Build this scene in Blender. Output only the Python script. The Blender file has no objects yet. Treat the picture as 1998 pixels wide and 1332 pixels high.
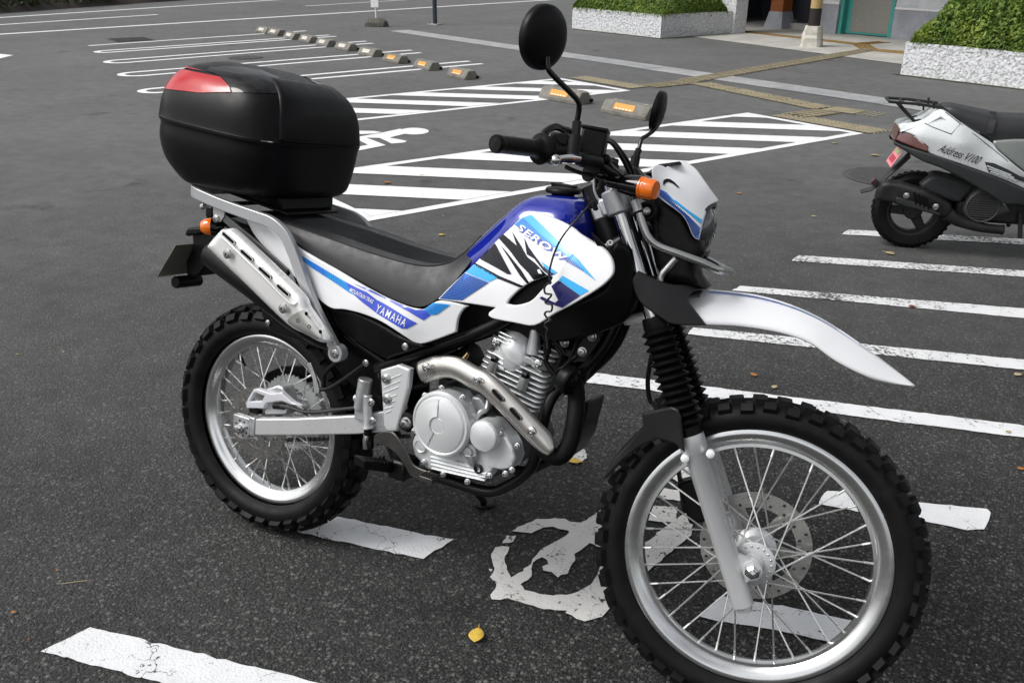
import bpy, math, random
import numpy as np
from mathutils import Vector, Matrix
from mathutils.geometry import delaunay_2d_cdt

# ------------------------------------------------------------------ camera, world, sun
CAM = np.array((1.66645707, -1.58759624, 1.5412691))
YAW, PIT, ROLL, FPX = 2.07004399, 0.41199562, 0.00554519, 1757.62969
def _camR():
    d = np.array([math.cos(YAW)*math.cos(PIT), math.sin(YAW)*math.cos(PIT), -math.sin(PIT)])
    r = np.cross(d, [0, 0, 1]); r /= np.linalg.norm(r); u = np.cross(r, d)
    c, s = math.cos(ROLL), math.sin(ROLL)
    return np.stack([c*r + s*u, -s*r + c*u, d])
CR = _camR()
sc = bpy.context.scene
COL = sc.collection
cd = bpy.data.cameras.new('camera'); cam = bpy.data.objects.new('camera', cd); COL.objects.link(cam)
cd.sensor_width = 36.0; cd.lens = FPX/1998*36.0; cd.clip_start = 0.05; cd.clip_end = 500
m = np.eye(4); m[:3, 0] = CR[0]; m[:3, 1] = CR[1]; m[:3, 2] = -CR[2]; m[:3, 3] = CAM
cam.matrix_world = Matrix(m.tolist()); sc.camera = cam

SUN_EL, SUN_AZ = math.radians(52), math.radians(-142)      # direction of the bright part of the overcast sky
world = bpy.data.worlds.new('World'); sc.world = world; world.use_nodes = True
wn, wl = world.node_tree.nodes, world.node_tree.links
for n in list(wn): wn.remove(n)
sky = wn.new('ShaderNodeTexSky'); sky.sky_type = 'NISHITA'; sky.sun_disc = False
sky.sun_elevation = SUN_EL; sky.sun_rotation = math.pi/2 - SUN_AZ
sky.air_density = 1.0; sky.dust_density = 4.0; sky.ozone_density = 1.0
hs = wn.new('ShaderNodeHueSaturation'); hs.inputs['Saturation'].default_value = 0.16
wtc = wn.new('ShaderNodeTexCoord')
wns = wn.new('ShaderNodeTexNoise'); wns.inputs['Scale'].default_value = 2.6; wns.inputs['Detail'].default_value = 5
wrp = wn.new('ShaderNodeMapRange'); wrp.inputs[1].default_value = 0.3; wrp.inputs[2].default_value = 0.7
wrp.inputs[3].default_value = 0.5; wrp.inputs[4].default_value = 1.55
wmx = wn.new('ShaderNodeMix'); wmx.data_type = 'RGBA'; wmx.blend_type = 'MULTIPLY'; wmx.inputs[0].default_value = 1.0
bg = wn.new('ShaderNodeBackground'); bg.inputs['Strength'].default_value = 0.135
wo = wn.new('ShaderNodeOutputWorld')
wl.new(wtc.outputs['Generated'], wns.inputs['Vector']); wl.new(wns.outputs['Fac'], wrp.inputs[0])
wl.new(sky.outputs[0], hs.inputs['Color']); wl.new(hs.outputs[0], wmx.inputs[6]); wl.new(wrp.outputs[0], wmx.inputs[7])
wl.new(wmx.outputs[2], bg.inputs['Color']); wl.new(bg.outputs[0], wo.inputs['Surface'])
sd = bpy.data.lights.new('sun', 'SUN'); sd.energy = 1.5; sd.angle = math.radians(26); sd.color = (1.0, 0.97, 0.93)
sun = bpy.data.objects.new('sun', sd); COL.objects.link(sun)
sdir = Vector((math.cos(SUN_EL)*math.cos(SUN_AZ), math.cos(SUN_EL)*math.sin(SUN_AZ), math.sin(SUN_EL)))
sun.rotation_euler = sdir.to_track_quat('Z', 'Y').to_euler(); sun.location = (0, 0, 12)
sc.view_settings.view_transform = 'Standard'; sc.view_settings.look = 'None'
sc.view_settings.gamma = 1.0; sc.view_settings.exposure = 0.27; sc.view_settings.use_curve_mapping = False
sc.cycles.use_denoising = True
sc.cycles.max_bounces = 8

# ------------------------------------------------------------------ pixel -> place
BM = np.array([[0.999996093, 0, 0.0027954817], [-0.000562721362, 0.979530306, 0.201295957], [-0.00273825905, -0.201296743, 0.979526479]])
BO = np.array([0, 0, 0.00090402])
CAS = math.radians(26.67); FAX = np.array([-math.sin(CAS), 0, math.cos(CAS)]); FP0 = np.array([1.465, 0, 0]); STEER = 0.20313474
def rotm(a, t):
    a = np.asarray(a, float); a = a/np.linalg.norm(a)
    K = np.array([[0, -a[2], a[1]], [a[2], 0, -a[0]], [-a[1], a[0], 0]])
    return np.eye(3) + math.sin(t)*K + (1-math.cos(t))*K@K
SM = rotm(FAX, STEER)
def ray(px, py): return CR.T @ np.array([(px-999)/FPX, -(py-666)/FPX, 1.0])
def G(px, py, z=0.0):
    d = ray(px, py); return CAM + d*(z-CAM[2])/d[2]
_cb = BM.T@(CAM-BO); _cf = SM.T@(_cb-FP0)+FP0
def B(px, py, y):
    d = BM.T@ray(px, py); return _cb + d*(y-_cb[1])/d[1]
def F(px, py, y):
    d = SM.T@(BM.T@ray(px, py)); return _cf + d*(y-_cf[1])/d[1]
def PX(P):
    q = CR@(BM@np.asarray(P, float)+BO-CAM); return np.array([999+FPX*q[0]/q[2], 666-FPX*q[1]/q[2]])
def fork(p): return SM@(np.asarray(p, float)-FP0)+FP0
ZM = dict(A=(920, 230, .15015), B=(1150, 300, .19519), C=(900, 620, .21023), D=(300, 360, .16514), E=(440, 680, .18018),
          F=(680, 680, .2103), G=(580, 460, .18018), H=(800, 720, .18018), p=(0, 0, 1),
          q1=(280, 100, .25523), q2=(300, 340, .3003), q3=(900, 0, .3003), q4=(800, 350, .25523), q5=(340, 580, .34527),
          q6=(680, 600, .30023), q7=(1130, 330, .37534), q8=(1130, 750, .43689), s=(1620, 160, .25523), t=(1150, 0, .42442),
          l=(0, 0, .5005), h=(640, 120, .3003), g=(0, 900, .62062), r=(1360, 440, .46535), b=(920, 920, .2327))
def zz(k, *c):
    x0, y0, s = ZM[k]
    return [(x0+s*c[i], y0+s*c[i+1]) for i in range(0, len(c), 2)]
TH = 1.12578352; UX = np.array([math.cos(TH), math.sin(TH)]); UY = np.array([-math.sin(TH), math.cos(TH)])
def L(u, v, z=0.0):
    q = u*UX+v*UY; return np.array([q[0], q[1], z])

# ------------------------------------------------------------------ mesh helpers
class MB:
    def __init__(s): s.v = []; s.f = []
    def add(s, vs, fs):
        o = len(s.v); s.v.extend([tuple(map(float, v)) for v in vs]); s.f.extend([tuple(i+o for i in f) for f in fs]); return s
    def box(s, c, size, R=None):
        c = np.asarray(c, float); h = np.asarray(size, float)/2; R = np.eye(3) if R is None else np.asarray(R)
        vs = [c + R@(h*np.array(q)) for q in ((-1,-1,-1),(1,-1,-1),(1,1,-1),(-1,1,-1),(-1,-1,1),(1,-1,1),(1,1,1),(-1,1,1))]
        return s.add(vs, [(0,3,2,1),(4,5,6,7),(0,1,5,4),(1,2,6,5),(2,3,7,6),(3,0,4,7)])
    def hexa(s, vs): return s.add(vs, [(0,3,2,1),(4,5,6,7),(0,1,5,4),(1,2,6,5),(2,3,7,6),(3,0,4,7)])
    def prism(s, poly, vec):
        n = len(poly); a = [np.asarray(q, float) for q in poly]; b = [q+np.asarray(vec, float) for q in a]
        return s.add(a+b, [tuple(range(n))[::-1], tuple(range(n, 2*n))] + [(i, (i+1)%n, n+(i+1)%n, n+i) for i in range(n)])
    def lathe(s, prof, o, axis, n=40, ref=None, caps=True, arc=None):
        axis = np.asarray(axis, float); axis = axis/np.linalg.norm(axis)
        ref = np.array([0, 0, 1.0]) if ref is None else np.asarray(ref, float)
        if abs(ref@axis) > .95: ref = np.array([1.0, 0, 0])
        e1 = ref-axis*(ref@axis); e1 /= np.linalg.norm(e1); e2 = np.cross(axis, e1); o = np.asarray(o, float)
        vs, fs = [], []; m = len(prof); full = arc is None
        ang = [2*math.pi*i/n for i in range(n)] if full else [arc[0]+(arc[1]-arc[0])*i/n for i in range(n+1)]
        for a in ang:
            d = math.cos(a)*e1+math.sin(a)*e2
            for r, h in prof: vs.append(o+axis*h+d*r)
        k = len(ang)
        for i in range(k if full else k-1):
            j = (i+1) % k
            for q in range(m-1): fs.append((i*m+q, j*m+q, j*m+q+1, i*m+q+1))
        if caps and full:
            if prof[0][0] > 1e-6: fs.append(tuple(i*m for i in range(k))[::-1])
            if prof[-1][0] > 1e-6: fs.append(tuple(i*m+m-1 for i in range(k)))
        return s.add(vs, fs)
    def tube(s, pts, r, n=10, caps=True, closed=False, prof=None, up=None):
        P = [np.asarray(q, float) for q in pts]; k = len(P)
        rs = [r]*k if np.isscalar(r) else list(r)
        if prof is None: prof = [(math.cos(2*math.pi*i/n), math.sin(2*math.pi*i/n)) for i in range(n)]
        n = len(prof); vs, fs = [], []; prev = None
        for i in range(k):
            a = P[i-1] if (i > 0 or closed) else P[i]; b = P[(i+1) % k] if (i < k-1 or closed) else P[i]
            t = b-a; t = t/(np.linalg.norm(t)+1e-12)
            if up is not None: e1 = np.asarray(up, float)-t*(np.asarray(up, float)@t)
            elif prev is None:
                w = np.array([0, 0, 1.0]) if abs(t[2]) < .9 else np.array([1.0, 0, 0]); e1 = w-t*(w@t)
            else: e1 = prev-t*(prev@t)
            e1 = e1/(np.linalg.norm(e1)+1e-12); prev = e1; e2 = np.cross(t, e1)
            sc_ = 1.0
            if 0 < i < k-1:
                u = P[i]-P[i-1]; w = P[i+1]-P[i]; c = (u@w)/(np.linalg.norm(u)*np.linalg.norm(w)+1e-12); sc_ = 1/max(.6, math.sqrt(max(.05, (1+c)/2)))
            for (x, y) in prof: vs.append(P[i]+rs[i]*(e1*x+e2*y)*(1 if n > 8 else sc_))
        for i in range(k if closed else k-1):
            j = (i+1) % k
            for q in range(n): fs.append((i*n+q, i*n+(q+1) % n, j*n+(q+1) % n, j*n+q))
        if caps and not closed: fs.append(tuple(range(n))[::-1]); fs.append(tuple((k-1)*n+q for q in range(n)))
        return s.add(vs, fs)
    def cyl(s, a, b, r, n=16, r2=None): return s.tube([a, b], [r, r if r2 is None else r2], n)
    def sphere(s, c, r, n=16, m=10):
        r = np.array([r]*3 if np.isscalar(r) else r, float)
        vs, fs = [], []
        for i in range(m+1):
            a = math.pi*i/m
            for j in range(n):
                b = 2*math.pi*j/n; vs.append(np.asarray(c)+r*np.array([math.sin(a)*math.cos(b), math.sin(a)*math.sin(b), math.cos(a)]))
        for i in range(m):
            for j in range(n): fs.append((i*n+j, (i+1)*n+j, (i+1)*n+(j+1) % n, i*n+(j+1) % n))
        return s.add(vs, fs)
    def loft(s, secs, closed=True, caps=True):
        n = len(secs[0]); vs = [q for S in secs for q in S]; fs = []
        for i in range(len(secs)-1):
            for q in range(n if closed else n-1): fs.append((i*n+q, i*n+(q+1) % n, (i+1)*n+(q+1) % n, (i+1)*n+q))
        if caps: fs.append(tuple(range(n))[::-1]); fs.append(tuple((len(secs)-1)*n+q for q in range(n)))
        return s.add(vs, fs)
    def xf(s, fn): s.v = [tuple(map(float, fn(np.array(v)))) for v in s.v]; return s
    def fk(s): return s.xf(fork)
    def mirror(s):
        o = MB(); o.v = [(x, -y, z) for x, y, z in s.v]; o.f = [f[::-1] for f in s.f]; return o
    def cat(s, o): return s.add(o.v, o.f)
    def build(s, name, mt, parent=None, smooth=35, bevel=0, seg=2, kind=None, label=None):
        me = bpy.data.meshes.new(name); me.from_pydata(s.v, [], s.f); me.update()
        if smooth:
            me.polygons.foreach_set('use_smooth', [True]*len(me.polygons)); me.set_sharp_from_angle(angle=math.radians(smooth))
        for q in (mt if isinstance(mt, (list, tuple)) else [mt]): me.materials.append(q)
        ob = bpy.data.objects.new(name, me); COL.objects.link(ob)
        if parent is not None: ob.parent = parent
        if bevel:
            b = ob.modifiers.new('bevel', 'BEVEL'); b.width = bevel; b.segments = seg; b.limit_method = 'ANGLE'; b.angle_limit = math.radians(38); b.harden_normals = False
        if kind: ob['kind'] = kind
        if label: ob['label'] = label
        return ob
def inst(src, name, parent, mw=None, label=None):
    o = src.copy(); o.name = name; COL.objects.link(o); o.parent = parent
    if mw is not None: o.matrix_local = Matrix(mw.tolist()) if isinstance(mw, np.ndarray) else mw
    return o
def thing(name, label, cat, loc=(0, 0, 0), group=None, M=None):
    o = bpy.data.objects.new(name, None); COL.objects.link(o); o.empty_display_size = .1
    if M is None: o.location = Vector([float(q) for q in loc])
    else: o.matrix_world = Matrix(M.tolist())
    o['label'] = label; o['category'] = cat
    if group: o['group'] = group
    return o
def tag(o, label, cat, group=None):
    o['label'] = label; o['category'] = cat
    if group: o['group'] = group
    return o
def part(name, parent):
    o = bpy.data.objects.new(name, None); COL.objects.link(o); o.parent = parent; o.empty_display_size = .05; return o
def cr(pts, k=6, closed=False):
    P = [np.asarray(q, float) for q in pts]; n = len(P); out = []
    rng = range(n if closed else n-1)
    for i in rng:
        if closed: a, b, c, d = P[i-1], P[i], P[(i+1) % n], P[(i+2) % n]
        else: a, b, c, d = P[max(i-1, 0)], P[i], P[i+1], P[min(i+2, n-1)]
        for j in range(k):
            t = j/k; out.append(.5*((2*b)+(c-a)*t+(2*a-5*b+4*c-d)*t*t+(3*b-a-3*c+d)*t**3))
    if not closed: out.append(P[-1])
    return out
def rnd_corners(pts, rad, k=5):
    P = [np.asarray(q, float) for q in pts]; out = [P[0]]
    for i in range(1, len(P)-1):
        a, b, c = P[i-1], P[i], P[i+1]; la = np.linalg.norm(a-b); lc = np.linalg.norm(c-b); r = min(rad, la*.48, lc*.48)
        p0 = b+(a-b)/la*r; p1 = b+(c-b)/lc*r
        for j in range(k+1):
            t = j/k; out.append((1-t)**2*p0+2*t*(1-t)*b+t*t*p1)
    out.append(P[-1]); return out
def tps(ctrl):
    C = np.array(ctrl, float); X = C[:, :2]; n = len(C)
    d = np.linalg.norm(X[:, None]-X[None], axis=2); K = np.where(d > 0, d*d*np.log(d+1e-12), 0)
    Pm = np.c_[np.ones(n), X]; A = np.zeros((n+3, n+3)); A[:n, :n] = K+1e-6*np.eye(n); A[:n, n:] = Pm; A[n:, :n] = Pm.T
    w = np.linalg.solve(A, np.r_[C[:, 2], 0, 0, 0])
    def f(x, z):
        q = np.stack([np.atleast_1d(x), np.atleast_1d(z)], 1).astype(float); dd = np.linalg.norm(q[:, None]-X[None], axis=2)
        return np.where(dd > 0, dd*dd*np.log(dd+1e-12), 0)@w[:n]+w[n]+q@w[n+1:]
    return f
def surf_px(ctrl, fr=B):
    return tps([(*(fr(px, py, y)[[0, 2]]), y) for px, py, y in ctrl])
def on_surf(pts, ys, fr=B, it=14):
    out = []
    for px, py in pts:
        y = -.15
        for _ in range(it):
            q = fr(px, py, y); y = .5*y+.5*float(ys(q[0], q[2])[0])
        q = fr(px, py, y); out.append((q[0], q[2]))
    return out
def inpoly(q, polys):
    x, y = q[:, 0], q[:, 1]; c = np.zeros(len(q), bool)
    for P in polys:
        P = np.asarray(P); n = len(P)
        for i in range(n):
            x0, y0 = P[i]; x1, y1 = P[(i+1) % n]
            if y0 == y1: continue
            c ^= ((y0 > y) != (y1 > y)) & (x < (x1-x0)*(y-y0)/(y1-y0)+x0)
    return c
def dist_poly(q, polys):
    d = np.full(len(q), 1e9)
    for P in polys:
        P = np.asarray(P); n = len(P)
        for i in range(n):
            a = P[i]; b = P[(i+1) % n]; e = b-a; t = np.clip(((q-a)@e)/(e@e+1e-15), 0, 1); d = np.minimum(d, np.linalg.norm(q-(a+t[:, None]*e), axis=1))
    return d
def resample(P, h):
    out = []; n = len(P)
    for i in range(n):
        a = np.asarray(P[i], float); b = np.asarray(P[(i+1) % n], float); k = max(1, int(np.linalg.norm(b-a)/h))
        for j in range(k): out.append(a+(b-a)*j/k)
    return np.array(out)
def tri2d(polys, h, extra=None):
    vs, es = [], []
    for P in polys:
        o = len(vs); n = len(P); vs += [tuple(q) for q in P]; es += [(o+i, o+(i+1) % n) for i in range(n)]
    A = np.concatenate([np.asarray(P) for P in polys]); lo, hi = A.min(0), A.max(0)
    gx, gy = np.meshgrid(np.arange(lo[0]+h/2, hi[0], h), np.arange(lo[1]+h/2, hi[1], h)); g = np.stack([gx.ravel(), gy.ravel()], 1)
    if extra is not None and len(extra): g = np.concatenate([g, extra])
    if len(g):
        ok = inpoly(g, polys); g = g[ok]
        if len(g): g = g[dist_poly(g, polys) > (h*.35 if extra is None else 5e-4)]
    V, E, Fc, *_ = delaunay_2d_cdt([Vector(q) for q in vs+[tuple(q) for q in g]], es, [], 0, 1e-6)
    V = np.array([tuple(q) for q in V]); T = np.array([tuple(t) for t in Fc])
    ok = inpoly(V[T].mean(1), polys); return V, T[ok]
class Panel:
    """curved sheet over an outline in the x-z plane; outer face y = ys(x,z), rolled edge er, wall thickness th (towards +y)"""
    def __init__(s, polys, ys, er=.006, th=.006, h=.014, bend=1.0):
        s.polys = [resample(P, h if er <= 0 else min(h, max(.003, er*.8))) for P in polys]; s.ys = ys; s.er = er; s.th = th; s.h = h; s.bend = bend
    def y(s, q):
        q = np.atleast_2d(np.asarray(q, float)); y = s.ys(q[:, 0], q[:, 1])
        if s.er > 0:
            d = np.clip(dist_poly(q, s.polys), 0, s.er); y = y+s.bend*(s.er-np.sqrt(np.maximum(s.er**2-(s.er-d)**2, 0)))
        return y
    def mesh(s):
        ex = []
        if s.er > 0:
            for P in s.polys:
                n = len(P); t = np.roll(P, -1, 0)-np.roll(P, 1, 0); t /= np.linalg.norm(t, axis=1)[:, None]+1e-12; nn = np.stack([-t[:, 1], t[:, 0]], 1)
                for k in (.06, .22, .5, .8, 1.05):
                    for sg in (-1, 1):
                        c = P+nn*sg*s.er*k; d = dist_poly(c, s.polys); ex.append(c[d > s.er*k*.93])
            ex = np.concatenate(ex)
        V, T = tri2d(s.polys, s.h, ex if s.er > 0 else None)
        y = s.y(V); n = len(V); mb = MB()
        area = lambda t: (V[t[1], 0]-V[t[0], 0])*(V[t[2], 1]-V[t[0], 1])-(V[t[1], 1]-V[t[0], 1])*(V[t[2], 0]-V[t[0], 0])
        fs = [tuple(t) if area(t) > 0 else tuple(t[::-1]) for t in T]   # outer face looks towards -y
        ed = {}
        for f in fs:
            for a, b in ((f[0], f[1]), (f[1], f[2]), (f[2], f[0])): ed[(a, b)] = 1
        bd = [(a, b) for a, b in ed if (b, a) not in ed]
        yb = np.maximum(y, s.ys(V[:, 0], V[:, 1])+s.er*s.bend)+s.th
        mb.add([(V[i, 0], y[i], V[i, 1]) for i in range(n)]+[(V[i, 0], yb[i], V[i, 1]) for i in range(n)],
               fs+[tuple(i+n for i in f[::-1]) for f in fs]+[(b, a, a+n, b+n) for a, b in bd])
        return mb
    def decal(s, poly, off=.0007, h=None):
        off = off+.0006
        h = h or s.h; V, T = tri2d([resample(P, h) for P in (poly if isinstance(poly[0][0], (list, tuple, np.ndarray)) else [poly])], h)
        y = s.y(V)-off; mb = MB()
        area = lambda t: (V[t[1], 0]-V[t[0], 0])*(V[t[2], 1]-V[t[0], 1])-(V[t[1], 1]-V[t[0], 1])*(V[t[2], 0]-V[t[0], 0])
        return mb.add([(V[i, 0], y[i], V[i, 1]) for i in range(len(V))], [tuple(t) if area(t) > 0 else tuple(t[::-1]) for t in T])
def smooth_poly(P, lim=42, h=4):
    """round a traced outline between its real corners"""
    P = [np.asarray(q, float) for q in P]; n = len(P); corner = []
    for i in range(n):
        a = P[i]-P[i-1]; b = P[(i+1) % n]-P[i]; c = (a@b)/(np.linalg.norm(a)*np.linalg.norm(b)+1e-12); corner.append(math.degrees(math.acos(max(-1, min(1, c)))) > lim)
    out = []
    for i in range(n):
        p0, p1, p2, p3 = P[i-1], P[i], P[(i+1) % n], P[(i+2) % n]
        if corner[i]: p0 = p1
        if corner[(i+1) % n]: p3 = p2
        for k in range(h):
            t = k/h; out.append(.5*((2*p1)+(p2-p0)*t+(2*p0-5*p1+4*p2-p3)*t*t+(3*p1-p0-3*p2+p3)*t**3))
    return out
def pxpoly(pts, ys, fr=B, sm=False): return on_surf(smooth_poly(pts) if sm else pts, ys, fr)

# ------------------------------------------------------------------ materials
def _nt(name):
    mt = bpy.data.materials.new(name); mt.use_nodes = True; nt = mt.node_tree; b = nt.nodes['Principled BSDF']; return mt, nt, b
def _mix(nt, blend, fac, a, b):
    n = nt.nodes.new('ShaderNodeMix'); n.data_type = 'RGBA'; n.blend_type = blend
    for i, q in ((0, fac), (6, a), (7, b)):
        if hasattr(q, 'is_output') or hasattr(q, 'links'): nt.links.new(q, n.inputs[i])
        elif i == 0: n.inputs[0].default_value = q
        else: n.inputs[i].default_value = (*q, 1) if len(q) == 3 else q
    return n.outputs[2]
def _noise(nt, vec, scale, detail=4, rough=.55, dist=0):
    n = nt.nodes.new('ShaderNodeTexNoise'); n.inputs['Scale'].default_value = scale; n.inputs['Detail'].default_value = detail
    n.inputs['Roughness'].default_value = rough; n.inputs['Distortion'].default_value = dist
    if vec is not None: nt.links.new(vec, n.inputs['Vector'])
    return n.outputs['Fac']
def _ramp(nt, f, a, b, lo=0.0, hi=1.0):
    n = nt.nodes.new('ShaderNodeMapRange'); n.clamp = True
    n.inputs[1].default_value = a; n.inputs[2].default_value = b; n.inputs[3].default_value = lo; n.inputs[4].default_value = hi
    nt.links.new(f, n.inputs[0]); return n.outputs[0]
def _math(nt, op, a, b=None):
    n = nt.nodes.new('ShaderNodeMath'); n.operation = op
    for i, q in ((0, a), (1, b)):
        if q is None: continue
        if hasattr(q, 'links'): nt.links.new(q, n.inputs[i])
        else: n.inputs[i].default_value = q
    return n.outputs[0]
def _pos(nt): return nt.nodes.new('ShaderNodeNewGeometry').outputs['Position']
def _obj(nt): return nt.nodes.new('ShaderNodeTexCoord').outputs['Object']
def pm(name, col, rough=.4, metal=0.0, coat=0.0, var=.12, scale=18, rvar=.12, bump=0.0, bscale=300, dirt=None, spec=None, trans=0, stretch=None):
    mt, nt, b = _nt(name); v = _obj(nt)
    if stretch:
        mp = nt.nodes.new('ShaderNodeMapping'); mp.inputs['Scale'].default_value = stretch; nt.links.new(v, mp.inputs[0]); v2 = mp.outputs[0]
    else: v2 = v
    n1 = _noise(nt, v2, scale, 5)
    c = _mix(nt, 'MULTIPLY', 1.0, col, (1, 1, 1)); mx = c.node
    g = _ramp(nt, n1, .3, .7, 1-var, 1+var*.5)
    cb = nt.nodes.new('ShaderNodeCombineColor'); [nt.links.new(g, cb.inputs[i]) for i in range(3)]; nt.links.new(cb.outputs[0], mx.inputs[7])
    if dirt:
        d = _ramp(nt, _noise(nt, v, 9, 8, .7), .52, .75, 0, dirt[3]); c = _mix(nt, 'MIX', d, c, dirt[:3])
    nt.links.new(c, b.inputs['Base Color'])
    r = _ramp(nt, _noise(nt, v2, scale*2.3, 4), .3, .7, max(.02, rough-rvar*rough*1.5), min(1, rough+rvar*rough*1.5)); nt.links.new(r, b.inputs['Roughness'])
    b.inputs['Metallic'].default_value = metal; b.inputs['Coat Weight'].default_value = coat; b.inputs['Coat Roughness'].default_value = .04
    if spec is not None: b.inputs['Specular IOR Level'].default_value = spec
    if trans: b.inputs['Transmission Weight'].default_value = trans
    if bump:
        bn = nt.nodes.new('ShaderNodeBump'); bn.inputs['Strength'].default_value = bump; bn.inputs['Distance'].default_value = .001
        nt.links.new(_noise(nt, v2, bscale, 3), bn.inputs['Height']); nt.links.new(bn.outputs[0], b.inputs['Normal'])
    return mt
# ------------------------------------------------------------------ ground materials
def asphalt_nodes(nt):
    p = _pos(nt)
    def vor(scale, feat='F1', rand=1.0):
        n = nt.nodes.new('ShaderNodeTexVoronoi'); n.feature = feat; n.inputs['Scale'].default_value = scale; n.inputs['Randomness'].default_value = rand
        nt.links.new(p, n.inputs['Vector']); return n
    warp = nt.nodes.new('ShaderNodeVectorMath'); warp.operation = 'ADD'
    v1 = vor(115); v2 = vor(260); v3 = vor(47)
    sep = nt.nodes.new('ShaderNodeSeparateColor'); nt.links.new(v1.outputs['Color'], sep.inputs[0])
    sep2 = nt.nodes.new('ShaderNodeSeparateColor'); nt.links.new(v2.outputs['Color'], sep2.inputs[0])
    sep3 = nt.nodes.new('ShaderNodeSeparateColor'); nt.links.new(v3.outputs['Color'], sep3.inputs[0])
    stone = _ramp(nt, sep.outputs[0], .25, 1.0, 0, 1); stone = _math(nt, 'POWER', stone, 3.0)
    inside = _ramp(nt, v1.outputs['Distance'], .35, .62, 1, 0)
    s = _math(nt, 'MULTIPLY', stone, inside)
    fine = _math(nt, 'MULTIPLY', _math(nt, 'POWER', sep2.outputs[1], 3.0), .45)
    rare = _math(nt, 'MULTIPLY', _ramp(nt, sep3.outputs[2], .82, .97, 0, 1), _ramp(nt, v3.outputs['Distance'], .14, .34, 1, 0))
    k = _math(nt, 'ADD', s, fine); k = _math(nt, 'MAXIMUM', k, _math(nt, 'MULTIPLY', rare, 1.15))
    big = _noise(nt, p, 1.1, 6, .62); mid = _noise(nt, p, 7, 5, .6); huge = _noise(nt, p, .22, 3, .5)
    c = _mix(nt, 'MIX', k, (.0068, .0068, .0067), (.122, .121, .118))
    tone = _math(nt, 'MULTIPLY', _ramp(nt, big, .3, .72, .88, 1.12), _ramp(nt, mid, .3, .7, .84, 1.14))
    tone = _math(nt, 'MULTIPLY', tone, _ramp(nt, huge, .3, .7, .92, 1.1))
    # older, worn lane asphalt off the bays; grazing sky sheen painted in as paler colour
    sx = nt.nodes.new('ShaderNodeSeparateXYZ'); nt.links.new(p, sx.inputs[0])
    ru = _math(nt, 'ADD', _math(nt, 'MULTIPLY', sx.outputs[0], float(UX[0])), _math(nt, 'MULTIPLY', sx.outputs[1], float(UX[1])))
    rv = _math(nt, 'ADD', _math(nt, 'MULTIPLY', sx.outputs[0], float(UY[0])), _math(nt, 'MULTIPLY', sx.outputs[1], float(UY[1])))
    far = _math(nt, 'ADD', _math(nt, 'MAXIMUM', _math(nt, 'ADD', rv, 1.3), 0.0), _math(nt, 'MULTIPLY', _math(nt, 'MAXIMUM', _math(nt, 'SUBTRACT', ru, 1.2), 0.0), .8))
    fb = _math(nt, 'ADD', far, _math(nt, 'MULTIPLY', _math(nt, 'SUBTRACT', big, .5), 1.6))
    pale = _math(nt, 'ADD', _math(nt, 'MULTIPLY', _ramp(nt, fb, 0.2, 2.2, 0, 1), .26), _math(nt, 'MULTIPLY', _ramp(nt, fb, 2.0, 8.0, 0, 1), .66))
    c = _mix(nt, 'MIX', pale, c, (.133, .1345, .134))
    # dark drips / oil spots and dust
    oil = _ramp(nt, _noise(nt, p, 2.3, 3, .5, .4), .66, .74, 1, .62)
    tone = _math(nt, 'MULTIPLY', tone, oil)
    cb = nt.nodes.new('ShaderNodeCombineColor'); [nt.links.new(tone, cb.inputs[i]) for i in range(3)]
    c = _mix(nt, 'MULTIPLY', 1.0, c, cb.outputs[0])
    h = _math(nt, 'ADD', _math(nt, 'MULTIPLY', inside, _math(nt, 'ADD', _math(nt, 'MULTIPLY', sep.outputs[1], .8), .2)), _math(nt, 'MULTIPLY', _ramp(nt, v2.outputs['Distance'], .2, .7, 1, 0), .35))
    h = _math(nt, 'ADD', h, _math(nt, 'MULTIPLY', mid, .5))
    bp = nt.nodes.new('ShaderNodeBump'); bp.inputs['Strength'].default_value = .9; bp.inputs['Distance'].default_value = .004; nt.links.new(h, bp.inputs['Height'])
    return c, bp.outputs[0], h, p
def asphalt_mat():
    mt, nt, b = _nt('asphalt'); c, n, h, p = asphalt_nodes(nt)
    nt.links.new(c, b.inputs['Base Color']); nt.links.new(n, b.inputs['Normal']); b.inputs['Roughness'].default_value = .8; b.inputs['Specular IOR Level'].default_value = .28
    return mt
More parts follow.
